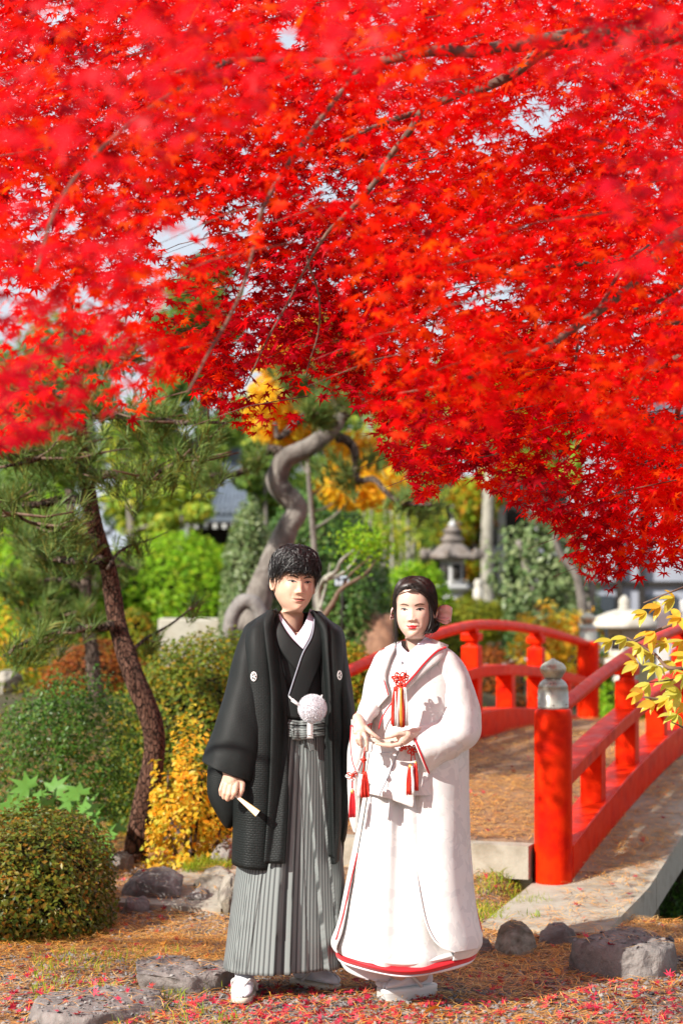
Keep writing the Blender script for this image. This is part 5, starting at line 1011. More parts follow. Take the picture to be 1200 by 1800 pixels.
def face_patch(name, outline, bvh, Mx, m_, parent, off=.0006, rings=4, arch=0, label=None):
    "a small raised patch on the face; outline in face x, z (metres)"
    o = cr(list(outline) + [outline[0]], 33)[:-1]; c = o.mean(0); V = []
    for k in range(rings + 1):
        f = k / rings
        for x, z in c + (o - c) * f: h = bvh.ray_cast(Vector((x, -.4, z)), Vector((0, 1, 0))); V.append((x, (h[0].y if h[0] else -.08) - off - arch * (1 - f * f), z))
    F = gridfaces(rings + 1, 32, True); return link(name, from_lists(name, [(ap(Mx, V), F)]), m_, parent, label=label)
def eyes(bvh, Mx, parent, fem, look=(0, 0)):
    for s in (-1, 1):
        W = .0145; H = .0046 if not fem else .0055; c = (s * .0305, .0)
        inn = lambda t: s * t
        ol = [(c[0] - W * s, -.0012), (c[0] - W * .5 * s, H * .62), (c[0] + 0, H), (c[0] + W * .6 * s, H * .75), (c[0] + W * s, .0012), (c[0] + W * .5 * s, -H * .55), (c[0], -H * .8), (c[0] - W * .55 * s, -H * .7)]
        e = face_patch('eye', ol, bvh, Mx, M['eyewhite'], parent, .0005, 4, .0012)
        r = .0047; th = np.linspace(0, 2 * pi, 14, endpoint=False); ci = [(c[0] + look[0] + r * math.cos(t), look[1] + max(-H * .8, min(H * .85, r * math.sin(t)))) for t in th]
        face_patch('iris', ci, bvh, Mx, M['iris'], e, .0022, 3, .0006)
        # upper lid line, lid fold, brow
        up = [(c[0] - W * 1.0 * s, -.0006), (c[0] - W * .5 * s, H * .75), (c[0], H * 1.15), (c[0] + W * .65 * s, H * .95), (c[0] + W * 1.12 * s, .0022)]
        dn = [(x, z - (.0024 if fem else .0018)) for x, z in up[::-1]]
        face_patch('eyelid_line', up + dn, bvh, Mx, M['hair_w'] if fem else M['hair_m'], e, .0026, 2)
        lo = [(c[0] - W * .8 * s, -H * .75), (c[0], -H * 1.05), (c[0] + W * .9 * s, -H * .5)]
        b0, bz = (.0135, .0195); k = 1 if not fem else .85
        br_ = [(s * .012, .0165), (s * .022, .0215), (s * .036, .0235), (s * .050, .0175)]; b2 = [(s * .050, .0172), (s * .036, .0235 - .0052 * k), (s * .022, .0215 - .0058 * k), (s * .012, .0165 - .0045 * k)]
        face_patch('eyebrow', br_ + b2, bvh, Mx, M['brow_w'] if fem else M['brow'], parent, .0008, 2)
def mouth(bvh, Mx, parent, fem, smile=.002):
    m_ = M['lip_w'] if fem else M['lip_m']; W = .0235 if fem else .0240; t = 1.15 if fem else .8
    up = [(-W, -.0680 + smile), (-W * .5, -.0650 + .0006), (-.004, -.0678 + .0058 * t), (0, -.0678 + .0050 * t), (.004, -.0678 + .0058 * t), (W * .5, -.0644), (W, -.0680 + smile), (W * .5, -.0683), (0, -.0686), (-W * .5, -.0683)]
    face_patch('upper_lip', up, bvh, Mx, m_, parent, .0007, 3, .0008)
    lo = [(-W * .93, -.0684 + smile), (-W * .5, -.0688), (0, -.0692), (W * .5, -.0688), (W * .93, -.0684 + smile), (W * .5, -.0692 - .0058 * t), (0, -.0692 - .0078 * t), (-W * .5, -.0692 - .0058 * t)]
    face_patch('lower_lip', lo, bvh, Mx, m_, parent, .0007, 3, .0010)
    ln = [(-W * 1.03, -.0672 + smile), (-W * .5, -.0680), (0, -.0683), (W * .5, -.0680), (W * 1.03, -.0672 + smile), (W * .5, -.0690), (0, -.0693), (-W * .5, -.0690)]
    face_patch('mouth_line', ln, bvh, Mx, M['brow'] if not fem else M['redcloth'], parent, .0016, 2)
def capsule(a, b, r0, r1, k=7):
    a = np.asarray(a, float); b = np.asarray(b, float); t = np.linspace(0, 1, k)[:, None]; p = a * (1 - t) + b * t; r = (r0 * (1 - t) + r1 * t)[:, 0]
    d = (b - a) / (np.linalg.norm(b - a) + 1e-9); p = np.vstack([a - d * r0 * .85, a - d * r0 * .5, p, b + d * r1 * .5, b + d * r1 * .85]); r = np.concatenate([[r0 * .4, r0 * .85], r, [r1 * .85, r1 * .4]])
    V, F = tube_arr(p, .01, 14); n = len(p); V = V.copy(); c = np.repeat(p, 14, 0); V[:n * 14] = c + (V[:n * 14] - c) / .01 * np.repeat(r, 14)[:, None]; return V, F
def chain(pts, rr, D):
    "finger or arm: photo pixels (x, y, dy)"
    W = [P(x, y, D + dy) for x, y, dy in pts]; return [capsule(W[i], W[i + 1], rr[i], rr[i + 1]) for i in range(len(W) - 1)]
def strands(name, Mx, bvh, starts, ends, n, lift, rad, m_, parent, rng, jit=.02, seg=9, centre=(0, .005, .01), droop=0, sides=3, wave=0, liftend=.004, via=None, reject=None):
    "locks of hair that follow the skull from start directions to end directions"
    c = Vector(centre); out = []
    for i in range(n):
        u = rng.uniform(); a = np.array(starts(u, rng)); b = np.array(ends(u, rng)); a = a + rng.normal(0, jit, 3) * .1; b = b + rng.normal(0, jit, 3) * .1
        da = a / np.linalg.norm(a); db = b / np.linalg.norm(b); om = math.acos(max(-1, min(1, da.dot(db)))) + 1e-6; L = lift * rng.uniform(.55, 1.1); pts = []; ph = rng.uniform(0, 6); wdir = rng.normal(size=3)
        for k in range(seg):
            t = k / (seg - 1); dd = (math.sin((1 - t) * om) * da + math.sin(t * om) * db) / math.sin(om)
            h = bvh.ray_cast(c + Vector(dd) * .4, -Vector(dd)); r = (h[0] - c).length if h[0] else .1
            lf = L * (math.sin(pi * min(1, t * 1.15 + .08)) ** .6 * .75 + .25) if t < .85 else L * .8; lf = lf * (1 - t ** 4) + liftend * t ** 4 if t > .6 else lf
            pts.append(np.array(c) + dd * (r + lf) + wdir * wave * math.sin(ph + t * 5) * t)
        pa = np.array(pts)
        if reject is not None and reject(pa).any(): continue
        out.append(tube_arr(ap(Mx, cr(pts, seg + 2)), [rad * .5, rad, rad, rad * .25], sides))
    return link(name, from_lists(name, out), m_, parent)
def body_join(name, parts, mats, parent, label=None):
    me = from_lists(name, parts); return link(name, me, mats, parent, label=label)
wob = lambda G, sc, amp, seed: amp * vn(G, sc, seed, 2)
# ================================================================== the man
DM = 7.86
MAN = empty('person', 'man in a black crested haori and grey striped hakama holding a closed fan', 'person', loc=(-.19, DM, 0))
hm = xf(517, 1022, DM, math.radians(17), math.radians(5), math.radians(0))
HG = head_grid(False, neck=1.06); bvm = bvh_of(HG)
torso = loft([(440, 1110, 592, 1110, .02, .07), (448, 1180, 588, 1180, .02, .10), (455, 1270, 580, 1270, .02, .10), (452, 1350, 575, 1350, .02, .11), (460, 1420, 560, 1420, .02, .09)], DM, 40, 20)
legs = chain([(478, 1400, .02), (462, 1560, .0), (450, 1650, .03), (444, 1680, .03)], [.085, .06, .045, .035], DM) + chain([(540, 1400, .03), (540, 1560, .03), (534, 1650, .06), (532, 1680, .06)], [.085, .06, .04, .035], DM)
armL = chain([(455, 1130, .02), (422, 1240, .0), (400, 1350, -.10)], [.04, .034, .024], DM) + chain([(575, 1135, .04), (598, 1240, .04), (600, 1350, .04), (600, 1395, .04)], [.035, .03, .028, .03], DM)
HD = -.16
hand = chain([(399, 1342, HD + .03), (403, 1358, HD + .01), (409, 1374, HD)], [.024, .025, .027], DM) + chain([(403, 1366, HD + .01), (397, 1380, HD + .01)], [.024, .021], DM) \
    + chain([(416, 1376, HD - .012), (413, 1393, HD - .036), (407, 1402, HD - .028), (411, 1396, HD - .008)], [.0115, .0100, .0095, .0085], DM) \
    + chain([(407, 1379, HD - .010), (403, 1396, HD - .034), (400, 1405, HD - .024), (405, 1399, HD - .004)], [.0112, .0100, .0092, .0085], DM) \
    + chain([(399, 1379, HD - .006), (395, 1394, HD - .026), (394, 1402, HD - .016), (399, 1398, HD)], [.0105, .0092, .0088, .008], DM) \
    + chain([(392, 1377, HD), (388, 1389, HD - .016), (389, 1397, HD - .008), (394, 1395, HD + .004)], [.0092, .0082, .0078, .007], DM) \
    + chain([(413, 1364, HD + .004), (426, 1378, HD - .008), (425, 1389, HD - .018), (420, 1400, HD - .026)], [.014, .0118, .0105, .009], DM)
hv = fuse('hand', hand, .0022, 3)
mparts = [(ap(hm, HG.reshape(-1, 3)), gridfaces(*HG.shape[:2], True)), (torso.reshape(-1, 3), gridfaces(20, 40, True))] + legs + armL
for s in (-1, 1): v, f = ear_solid(s); mparts.append((ap(hm, v), f))
BODY = body_join('body', mparts + [hv], M['skin_m'], MAN)
eyes(bvm, hm, BODY, False, (.0, .0)); mouth(bvm, hm, BODY, False, .0018)
# hair: a fluffy fringe combed forward
HAIR = empty('hair'); HAIR.parent = MAN; HAIR.matrix_parent_inverse = wmat(MAN).inverted(); HAIR.matrix_basis = Matrix.Translation(PV(517, 990, DM))
def cap_of(HG, zf, lift, ks=1.0, seed=0, rough=.006):
    G = HG[:120].copy(); C = np.array([0, .005, .02]); d = G - C; L = np.linalg.norm(d, axis=-1, keepdims=True); an = np.arctan2(-d[..., 1], np.abs(d[..., 0])); lim = zf(an)
    hgt = sst(0, .03, G[..., 2] - lim)[..., None]; G2 = C + d / L * (L + (lift + rough * vn(G, 45, seed, 2)[..., None]) * hgt - .002 * (1 - hgt)); G2[..., 2] = np.maximum(G2[..., 2], lim[...])
    return G2
zf_m = lambda an: np.interp(an, [-1.6, -.6, 0, .25, .6, 1.6], [-.085, -.05, .010, .020, .034, .040])
gm = cap_of(HG, zf_m, .014, seed=3); o = grid_obj('hair_cap', ap(hm, gm), M['hair_m'], HAIR, wrap=True)
rh = np.random.default_rng(8)
rm = lambda p: (p[:, 1] < -.045) & (p[:, 2] < .014) & (np.abs(p[:, 0]) < .068)
def crown_s(u, r): a = r.uniform(0, 2 * pi); return (.02 * math.cos(a) + .01, .02 + .03 * math.sin(a), .10)
def fringe_e(u, r):
    a = r.uniform(0, 2 * pi); an = math.atan2(math.sin(a), abs(math.cos(a))); z = float(zf_m(np.array(an))) - .002 + r.normal(0, .005)
    return (math.cos(a) * .078, .003 - math.sin(a) * .095, z)
strands('locks', hm, bvm, crown_s, fringe_e, 3400, .021, .0016, M['hair_m'], HAIR, rh, jit=.14, wave=.006, liftend=.010, reject=rm)
def mid_s(u, r): a = r.uniform(.1, pi - .1); return (math.cos(a) * .05, -math.sin(a) * .045, .085 + r.normal(0, .01))
def fr_e(u, r): a = r.uniform(.0, pi); an = math.atan2(math.sin(a), abs(math.cos(a))); return (math.cos(a) * .080 + .012, -.010 - math.sin(a) * .085, float(zf_m(np.array(an))) - .003 + r.normal(0, .005))
strands('fringe', hm, bvm, mid_s, fr_e, 1300, .023, .0016, M['hair_m'], HAIR, rh, jit=.2, wave=.007, liftend=.009, reject=rm)
# ---- garments
def part_e(name, parent, at):
    e = empty(name); e.parent = parent; e.matrix_parent_inverse = wmat(parent).inverted(); e.matrix_basis = Matrix.Translation(PV(*at)); return e
# inner kimono
kim_rows = [(478, 1078, 552, 1078, .03, .060), (462, 1092, 572, 1094, .03, .080), (446, 1112, 592, 1114, .03, .098), (438, 1150, 592, 1150, .03, .110), (440, 1200, 590, 1200, .03, .113), (446, 1280, 586, 1280, .03, .112), (448, 1310, 584, 1310, .03, .10)]
def vcut(poly, D):
    def f(C):
        px, py = project(C); return inpoly(px, py, poly) & (C[:, 1] < D + .03)
    return f
KG = loft(kim_rows, DM, 120, 60, p=2.3, disp=lambda U, V, G: .003 * vn(G, 14, 4, 2)); kim = grid_obj('kimono', KG, M['black'], MAN, wrap=True, cut=vcut([(478, 1040), (489, 1078), (508, 1106), (531, 1136), (545, 1108), (556, 1070), (560, 1040)], DM)); bk = bvh_of(KG)
neckb = bvh_of(ap(hm, HG.reshape(-1, 3)).reshape(HG.shape))
def dr(name, A_, B_, tgt, m_, parent, off=.004, th=.003, nu=12, nv=40, bulge=0, uvs=(1, 1), D=DM, label=None): return grid_obj(name, drape(A_, B_, tgt, D, off, nu, nv, bulge), m_, parent, thick=th, uvs=uvs, label=label)
dr('white_collar', [(490, 1077), (501, 1093), (516, 1112), (533, 1136)], [(484, 1079), (494, 1100), (509, 1122), (530, 1143)], [bk, neckb], M['lilac'], kim, .007, .003)
dr('white_collar', [(544, 1070), (540, 1085), (533, 1100), (520, 1118)], [(553, 1074), (551, 1096), (545, 1120), (531, 1146)], [bk, neckb], M['lilac'], kim, .011, .003)
dr('collar', [(485, 1070), (495, 1097), (511, 1121), (536, 1146), (560, 1175)], [(476, 1076), (478, 1105), (492, 1140), (514, 1172), (540, 1200)], bk, M['black'], kim, .014, .004, bulge=.003)
dr('collar', [(551, 1072), (551, 1096), (546, 1120), (531, 1148), (520, 1180), (506, 1225), (500, 1262)], [(566, 1080), (572, 1104), (570, 1140), (561, 1175), (548, 1205), (534, 1240), (526, 1264)], bk, M['black'], kim, .020, .004, bulge=.004)
dr('collar_edge', [(551, 1073), (551, 1096), (546, 1120), (531, 1148), (520, 1180), (506, 1223)], [(552, 1073), (553, 1096), (548, 1121), (533, 1149), (522, 1181), (508, 1224)], bk, M['plaster'], kim, .0255, .001, nu=3)
# hakama with deep pleats
def pleat(U, V, G):
    px, py = project(G); t = np.clip((py - 1275) / 430, 0, 1); front = (np.sin(U) > -.05); d = 0
    for i, (xt, xb, s, a) in enumerate([(516, 484, 1, .030), (522, 511, 1, .028), (530, 572, -1, .026), (508, 440, 1, .005), (500, 414, -1, .004), (552, 592, -1, .012), (526, 540, 1, .004)]):
        xl = xt + (xb - xt) * t ** .9; u = (px - xl) * s; w_ = (14 + 42 * t); d = d + a * (.3 + .7 * t) * np.where(u < 0, np.exp(u / w_), -.25 * np.exp(-u / (w_ * .6))) * front
    return d + .006 * vn(np.stack([G[..., 0] * 3, G[..., 1] * 3, G[..., 2] * .6], -1), 4, 9, 2) * (.3 + t)
HK = loft([(462, 1264, 582, 1264, .03, .115), (455, 1290, 588, 1290, .03, .118), (442, 1350, 594, 1350, .03, .130), (428, 1450, 597, 1450, .03, .155), (412, 1570, 600, 1568, .03, .18), (399, 1697, 603, 1690, .03, .20)], DM, 640, 110, p=2.5, disp=pleat)
HK[-6:, :, 2] += 0
m_, n_ = HK.shape[:2]; U_ = np.arange(n_ + 1) / n_; HKc = np.concatenate([HK, HK[:, :1]], 1)
hak = grid_obj('hakama', HKc, M['hakama'], MAN, uvs=(84, 1), thick=.002, toff=-1); bh = bvh_of(HK)
dr('belt', [(498, 1262), (530, 1266), (572, 1262)], [(498, 1294), (530, 1297), (574, 1293)], [bh, bk], M['hakama'], hak, .012, .004, nu=16, nv=40, uvs=(7, .4))
for y in (1271, 1281): dr('belt_fold', [(498, y), (530, y + 3), (573, y)], [(498, y + 1.6), (530, y + 4.6), (573, y + 1.6)], [bh, bk], M['black'], hak, .018, .001, nu=3)
dr('belt_knot', [(512, 1283), (524, 1281), (541, 1283)], [(514, 1297), (526, 1299), (541, 1296)], bh, M['hakama'], hak, .026, .008, nu=10, nv=20, bulge=.008, uvs=(5, 1))
dr('belt_tail', [(536, 1292), (541, 1312), (544, 1322)], [(547, 1292), (552, 1310), (553, 1318)], bh, M['hakama'], hak, .022, .004, nu=8, nv=16, uvs=(3, 1))
# haori: body open at the front, sleeves, lapel bands, crests
def hfold(U, V, G): return .009 * vn(np.stack([G[..., 0] * 2.2, G[..., 1] * 2.2, G[..., 2] * .55], -1), 5, 31, 2) + .004 * vn(G, 9, 32, 2)
left = loft([(470, 1074, 496, 1073, .035, .085), (444, 1092, 492, 1086, .035, .105), (428, 1108, 490, 1108, .035, .125), (424, 1150, 495, 1150, .03, .15), (420, 1220, 503, 1222, .03, .165), (416, 1300, 504, 1300, .02, .17), (412, 1400, 503, 1400, .02, .18), (409, 1513, 496, 1519, .02, .19)], DM, 120, 110, p=2.4, arc=(.55, pi * 1.5), disp=hfold)
HA = part_e('haori', MAN, (505, 1300, DM))
def uvm(w_, h_): return (w_ / .011 , h_ / .0125)
gl = grid_obj('front_panel', left, M['haori'], HA, uvs=(60, 195), thick=.004, toff=-1, label='sunlit left front of the haori'); bl = bvh_of(left, False)
right = loft([(540, 1074, 566, 1076, .035, .085), (548, 1092, 590, 1098, .035, .10), (556, 1112, 603, 1114, .035, .12), (560, 1160, 606, 1160, .03, .14), (564, 1220, 606, 1222, .03, .15), (567, 1300, 606, 1300, .03, .16), (572, 1400, 604, 1400, .03, .17), (575, 1508, 601, 1506, .03, .18)], DM, 100, 110, p=2.2, arc=(-pi / 2, pi - .9), disp=hfold)
grid_obj('front_panel', right, M['haori'], HA, uvs=(52, 195), thick=.004, toff=-1); br2 = bvh_of(right, False)
back = loft([(482, 1076, 556, 1077, .05, .03), (448, 1097, 586, 1099, .06, .05), (432, 1112, 600, 1116, .06, .06), (424, 1200, 608, 1200, .06, .08), (412, 1400, 606, 1400, .06, .10), (408, 1512, 603, 1508, .06, .12)], DM, 60, 50, arc=(pi, 2 * pi), disp=hfold); grid_obj('back_panel', back, M['haori'], HA, uvs=(78, 195), thick=.004)
dr('lapel_band', [(482, 1071), (480, 1095), (487, 1130), (497, 1180), (505, 1222), (505, 1300), (505, 1400), (499, 1518)], [(470, 1076), (465, 1094), (468, 1130), (474, 1180), (477, 1230), (476, 1320), (472, 1410), (464, 1518)], [bl, bk, bh], M['haori'], HA, .012, .007, nu=14, nv=110, bulge=.006, uvs=(12, 195))
dr('lapel_band', [(549, 1072), (557, 1098), (560, 1150), (566, 1222), (569, 1290), (573, 1400), (577, 1506)], [(562, 1076), (575, 1100), (578, 1150), (582, 1222), (584, 1290), (586, 1400), (588, 1507)], [br2, bk, bh], M['haori'], HA, .012, .007, nu=12, nv=110, bulge=.005, uvs=(11, 195))
# right sleeve (left in the photo)
def sfold(U, V, G): return .008 * vn(np.stack([G[..., 0] * 1.5 + G[..., 2] * .6, G[..., 1], G[..., 2] * .4], -1), 7, 41, 2) + .003 * vn(G, 12, 42, 2)
sl_rows = [(446, 1088, 474, 1086, .03, .055), (430, 1101, 478, 1104, .02, .085), (416, 1134, 478, 1140, .01, .10), (404, 1178, 476, 1186, .0, .11), (391, 1228, 474, 1240, -.02, .118), (376, 1276, 472, 1296, -.045, .122), (364, 1308, 463, 1334, -.06, .122), (355, 1336, 448, 1372, -.07, .122)]
SG = loft(sl_rows, DM, 150, 120, p=2.3, disp=sfold); slv = part_e('sleeve', HA, (420, 1250, DM))
grid_obj('sleeve_upper', SG, M['haori'], slv, wrap=True, uvs=(120, 143), thick=.005, toff=-1)
po = loft([(372, 1318, 445, 1340, .02, .05), (367, 1350, 440, 1368, .0, .055), (366, 1385, 436, 1392, .0, .055), (372, 1408, 430, 1416, .0, .05), (384, 1430, 420, 1436, .0, .04), (394, 1447, 410, 1448, .0, .025), (399, 1453, 405, 1453, .0, .008)], DM, 110, 60, p=2, disp=sfold)
grid_obj('sleeve_bag', po, M['haori'], slv, wrap=True, uvs=(90, 60), caps=True)
# folds that run from shoulder to cuff
bs_ = bvh_of(SG)
# left sleeve (right in the photo)
SG2 = loft([(560, 1088, 584, 1092, .04, .06), (566, 1104, 602, 1108, .04, .08), (578, 1150, 611, 1150, .04, .10), (586, 1200, 618, 1202, .04, .11), (588, 1260, 624, 1262, .04, .115), (588, 1330, 622, 1332, .04, .11), (586, 1400, 616, 1402, .04, .10), (584, 1460, 609, 1462, .04, .08), (586, 1488, 602, 1490, .04, .05)], DM, 120, 100, p=2.2, disp=sfold)
s2 = part_e('sleeve', HA, (605, 1250, DM)); grid_obj('sleeve_upper', SG2, M['haori'], s2, wrap=True, uvs=(90, 182), caps=True); bs2 = bvh_of(SG2)
def crest(px, py, tgt, w_=5.6, h_=8.5):
    e = part_e('crest', HA, (px, py, DM - .1)); th = np.linspace(0, 2 * pi, 26)
    A_ = [(px - w_ * math.sin(t), py - h_ * math.cos(t)) for t in np.linspace(0, pi, 14)]; B_ = [(px + w_ * math.sin(t), py - h_ * math.cos(t)) for t in np.linspace(0, pi, 14)]
    grid_obj('crest_disc', drape(A_, B_, tgt, DM, .004, 10, 16), M['whitecord'], e, thick=.001)
    for k in range(5):
        a = k * 2 * pi / 5 + .3; cx, cy2 = px + w_ * .52 * math.sin(a), py - h_ * .52 * math.cos(a); A_ = [(cx - w_ * .2 * math.sin(t), cy2 - h_ * .24 * math.cos(t)) for t in np.linspace(0, pi, 8)]; B_ = [(cx + w_ * .2 * math.sin(t), cy2 - h_ * .24 * math.cos(t)) for t in np.linspace(0, pi, 8)]
        grid_obj('crest_petal', drape(A_, B_, tgt, DM, .0058, 5, 8), M['black'], e, thick=.0006)
crest(446, 1189, [bl, bs_]); crest(597, 1187, [br2, bs2], 4.0, 8.5)
# haori cord with its white pompom
cd = empty('haori_cord'); cd.parent = MAN; cd.matrix_parent_inverse = wmat(MAN).inverted(); cd.matrix_basis = Matrix.Translation(PV(548, 1246, DM - .2))
cd.name = 'haori_cord'; fy_ = DM - .205
tube('cord', [P(508, 1224, DM - .17), P(516, 1232, fy_), P(526, 1240, fy_)], [.003, .003], M['whitecord'], cd, 8, 12); tube('cord', [P(513, 1230, fy_ - .002), P(526, 1240, fy_ - .004)], [.0065, .006], M['whitecord'], cd, 10)
tube('cord', [P(566, 1222, DM - .15), P(562, 1230, DM - .18), P(556, 1236, fy_)], [.003, .003], M['whitecord'], cd, 8, 12); tube('cord', [P(571, 1228, DM - .16), P(572, 1260, DM - .17), P(571, 1295, DM - .17)], [.0022, .0022], M['black'], cd, 6, 12)
c = P(549, 1245.5, fy_ - .01); R_ = .052; q = np.random.default_rng(3); d_ = q.normal(size=(5200, 3)); d_ /= np.linalg.norm(d_, axis=1, keepdims=True); d_ = d_[d_[:, 1] < .5]
import bmesh
bm = bmesh.new(); bmesh.ops.create_icosphere(bm, subdivisions=4, radius=R_ * .93); V = np.array([v.co[:] for v in bm.verts]); F = [[v.index for v in f.verts] for f in bm.faces]; bm.free()
me = bpy.data.meshes.new('pompom'); me.from_pydata((V * (1 + .03 * vn(V, 60, 2, 2))[:, None] + c).tolist(), [], F); pm = link('pompom', me, M['white'], cd)
scatter('fluff', np.array([[-.1, 0, 0], [.1, 0, 0], [0, .05, 1.0]]), np.array([[0, 1, 2]]), c + d_ * R_ * .88, d_ + q.normal(0, .25, d_.shape), .011, M['white'], pm, rng=q)
bt = [P(545 + .7 * math.sin(k * .9) * 0, 1258 + k * 1.55, fy_ - .012) for k in range(22)]
for k in range(26):
    a = bt[0] + (bt[-1] - bt[0]) * k / 25; s = 1 if k % 2 else -1; tw_ = [a + [-.0085 * s, 0, .004], a + [0, -.007, 0], a + [.0085 * s, 0, -.004]]; link('braid', from_lists('braid', [tube_arr(cr(tw_, 7), .0038, 6)]), M['whitecord'], cd)
tube('braid_core', bt, .0075, M['whitecord'], cd, 8)
for k in range(12): link('fringe_thread', from_lists('fringe_thread', [tube_arr([bt[-1] + [(k - 5.5) * .0013, 0, .0], bt[-1] + [(k - 5.5) * .002, 0, -.016]], .0012, 4)]), M['whitecord'], cd)
# fan in his hand: its own thing
FN = empty('folded_fan', 'closed pale fan with white ribs held low in the man\'s hand', 'fan', loc=tuple(P(413, 1395, DM + HD)))
f0 = P(408, 1393, DM + HD - .018); f1 = P(453, 1430, DM + HD - .05); dv = (f1 - f0); pp = np.array([dv[2], 0, -dv[0]]); pp /= np.linalg.norm(pp)
for k in range(9):
    o_ = (k - 4) / 4; a = f0 + pp * o_ * .0025; b = f1 + pp * o_ * .0115; dpt = np.array([0, -.004 - .002 * (k % 2), 0]); w0, w1 = .0009, .0022
    V = np.array([a - pp * w0 + dpt, a + pp * w0 + dpt, b + pp * w1 + dpt, b - pp * w1 + dpt, a - pp * w0 - dpt, a + pp * w0 - dpt, b + pp * w1 - dpt, b - pp * w1 - dpt]); F = np.array([[0, 1, 2, 3], [7, 6, 5, 4], [0, 4, 5, 1], [1, 5, 6, 2], [2, 6, 7, 3], [3, 7, 4, 0]])
    link('fan_rib', from_lists('fan_rib', [(V, F)]), M['bamboo'] if k in (0, 8) else M['fan'], FN, smooth=False)
tube('fan_handle', [f0 - dv * .12, f0 + dv * .12], [.004, .005], M['bamboo'], FN, 8)
# socks and sandals
def foot(px, py, D, yaw, sole_h, parent, mtop, strap, ln=.235, wd=.088, ankle=(0, 0), plat=False, soleM=None, z0=0.004):
    "tabi sock on a flat sandal; toe points along -y turned by yaw; px, py = middle of the sole"
    g = P(px, py, D); g = np.array([g[0], g[1], z0]); R = rz(yaw); e = empty('foot'); e.parent = parent; e.matrix_parent_inverse = wmat(parent).inverted(); e.matrix_basis = Matrix.Translation(Vector(g.tolist()))
    T = lambda V: np.asarray(V) @ R.T + g
    # sole outline
    t = np.linspace(0, 2 * pi, 40, endpoint=False); y = -np.cos(t) * ln / 2; x = np.sin(t); x = np.sign(x) * np.abs(x) ** .7 * wd / 2 * (1 + .1 * np.cos(t)); lay = []
    if plat: prof = [(0, .97), (.004, 1), (sole_h * .45, .985), (sole_h * .47, 1.0), (sole_h * .7, .985), (sole_h * .72, 1.0), (sole_h, 1.0), (sole_h + .004, .96)]
    else: prof = [(0, .96), (.003, 1), (sole_h, 1), (sole_h + .003, .96)]
    for h_, s_ in prof: 
        zz = h_ + (0 if not plat else 0) * y; lay.append(np.stack([x * s_, y * s_, np.full(40, h_)], -1))
    V = np.array(lay); k = len(prof); V = V.reshape(-1, 3); F = gridfaces(k, 40, True); F = F.tolist() + [list(range(39, -1, -1)), [(k - 1) * 40 + i for i in range(40)]]
    me = bpy.data.meshes.new('sandal_sole'); me.from_pydata(T(V).tolist(), [], F); link('sandal_sole', me, soleM or M['satin'], e)
    # sock: rings heel -> toe
    zb = sole_h + .004; P_ = []
    prof = [(.095, .0, .03, .020), (.090, .022, .050, .028), (.070, .030, .085, .033), (.045, .034, .125, .036), (.020, .036, .110, .036), (-.010, .037, .078, .037), (-.040, .040, .058, .041), (-.070, .041, .044, .041), (-.095, .036, .034, .035), (-.108, .024, .022, .024), (-.112, .006, .012, .006)]
    pr = cr([(a, b, c_, d2) for a, b, c_, d2 in prof], 34); m = len(pr); th = np.linspace(0, 2 * pi, 36, endpoint=False)
    V = np.zeros((m, 36, 3))
    for i, (yy, bw, hh, _) in enumerate(pr):
        cc = np.cos(th); ss = np.sin(th); V[i] = np.stack([np.maximum(bw, .002) * np.sign(cc) * np.abs(cc) ** .8 * np.where(ss > 0, 1 - .25 * ss, 1), np.full(36, yy), zb + hh * (.5 + .5 * ss)], -1)
    # toe split
    split = np.exp(-((V[..., 0] - .010) / .0035) ** 2) * sst(-.065, -.095, V[..., 1]); V[..., 2] -= split * .012 * (V[..., 2] > zb + .008)
    s_ = grid_obj('tabi_sock', T(V.reshape(-1, 3)).reshape(V.shape), mtop, e, wrap=True, caps=True)
    an = T([[0, .04, zb + .05], [0, .05, zb + .09], [0, .06, zb + .13]]); link('sock_cuff', from_lists('sock_cuff', [tube_arr(cr(an, 12), [.041, .037, .042], 20)]), mtop, s_)
    for sd in (-1, 1):
        st = T([[.010, -.075, zb + .040], [sd * .025 + .004, -.050, zb + .056], [sd * .043, -.01, zb + .040], [sd * .044, .03, zb + .002]]); link('strap', from_lists('strap', [tube_arr(cr(st, 20), [.0048, .0062, .0062], 10)]), strap, e)
    st = T([[.010, -.084, zb + .004], [.010, -.082, zb + .036], [.010, -.073, zb + .042]]); link('strap', from_lists('strap', [tube_arr(cr(st, 8), .0042, 8)]), strap, e)
    return e
M['zori'] = mat('cream_sandal_sole', [(.58, .50, .40), (.64, .57, .47)], 9, .6); M['strapw'] = mat('pale_velvet_strap', (.60, .58, .56), rough=.8, sheen=.3)
foot(429, 1748, 7.76, math.radians(-4), .018, MAN, M['white'], M['strapw'], soleM=M['zori'])
foot(553, 1728, 7.95, math.radians(52), .018, MAN, M['white'], M['strapw'], soleM=M['zori'])
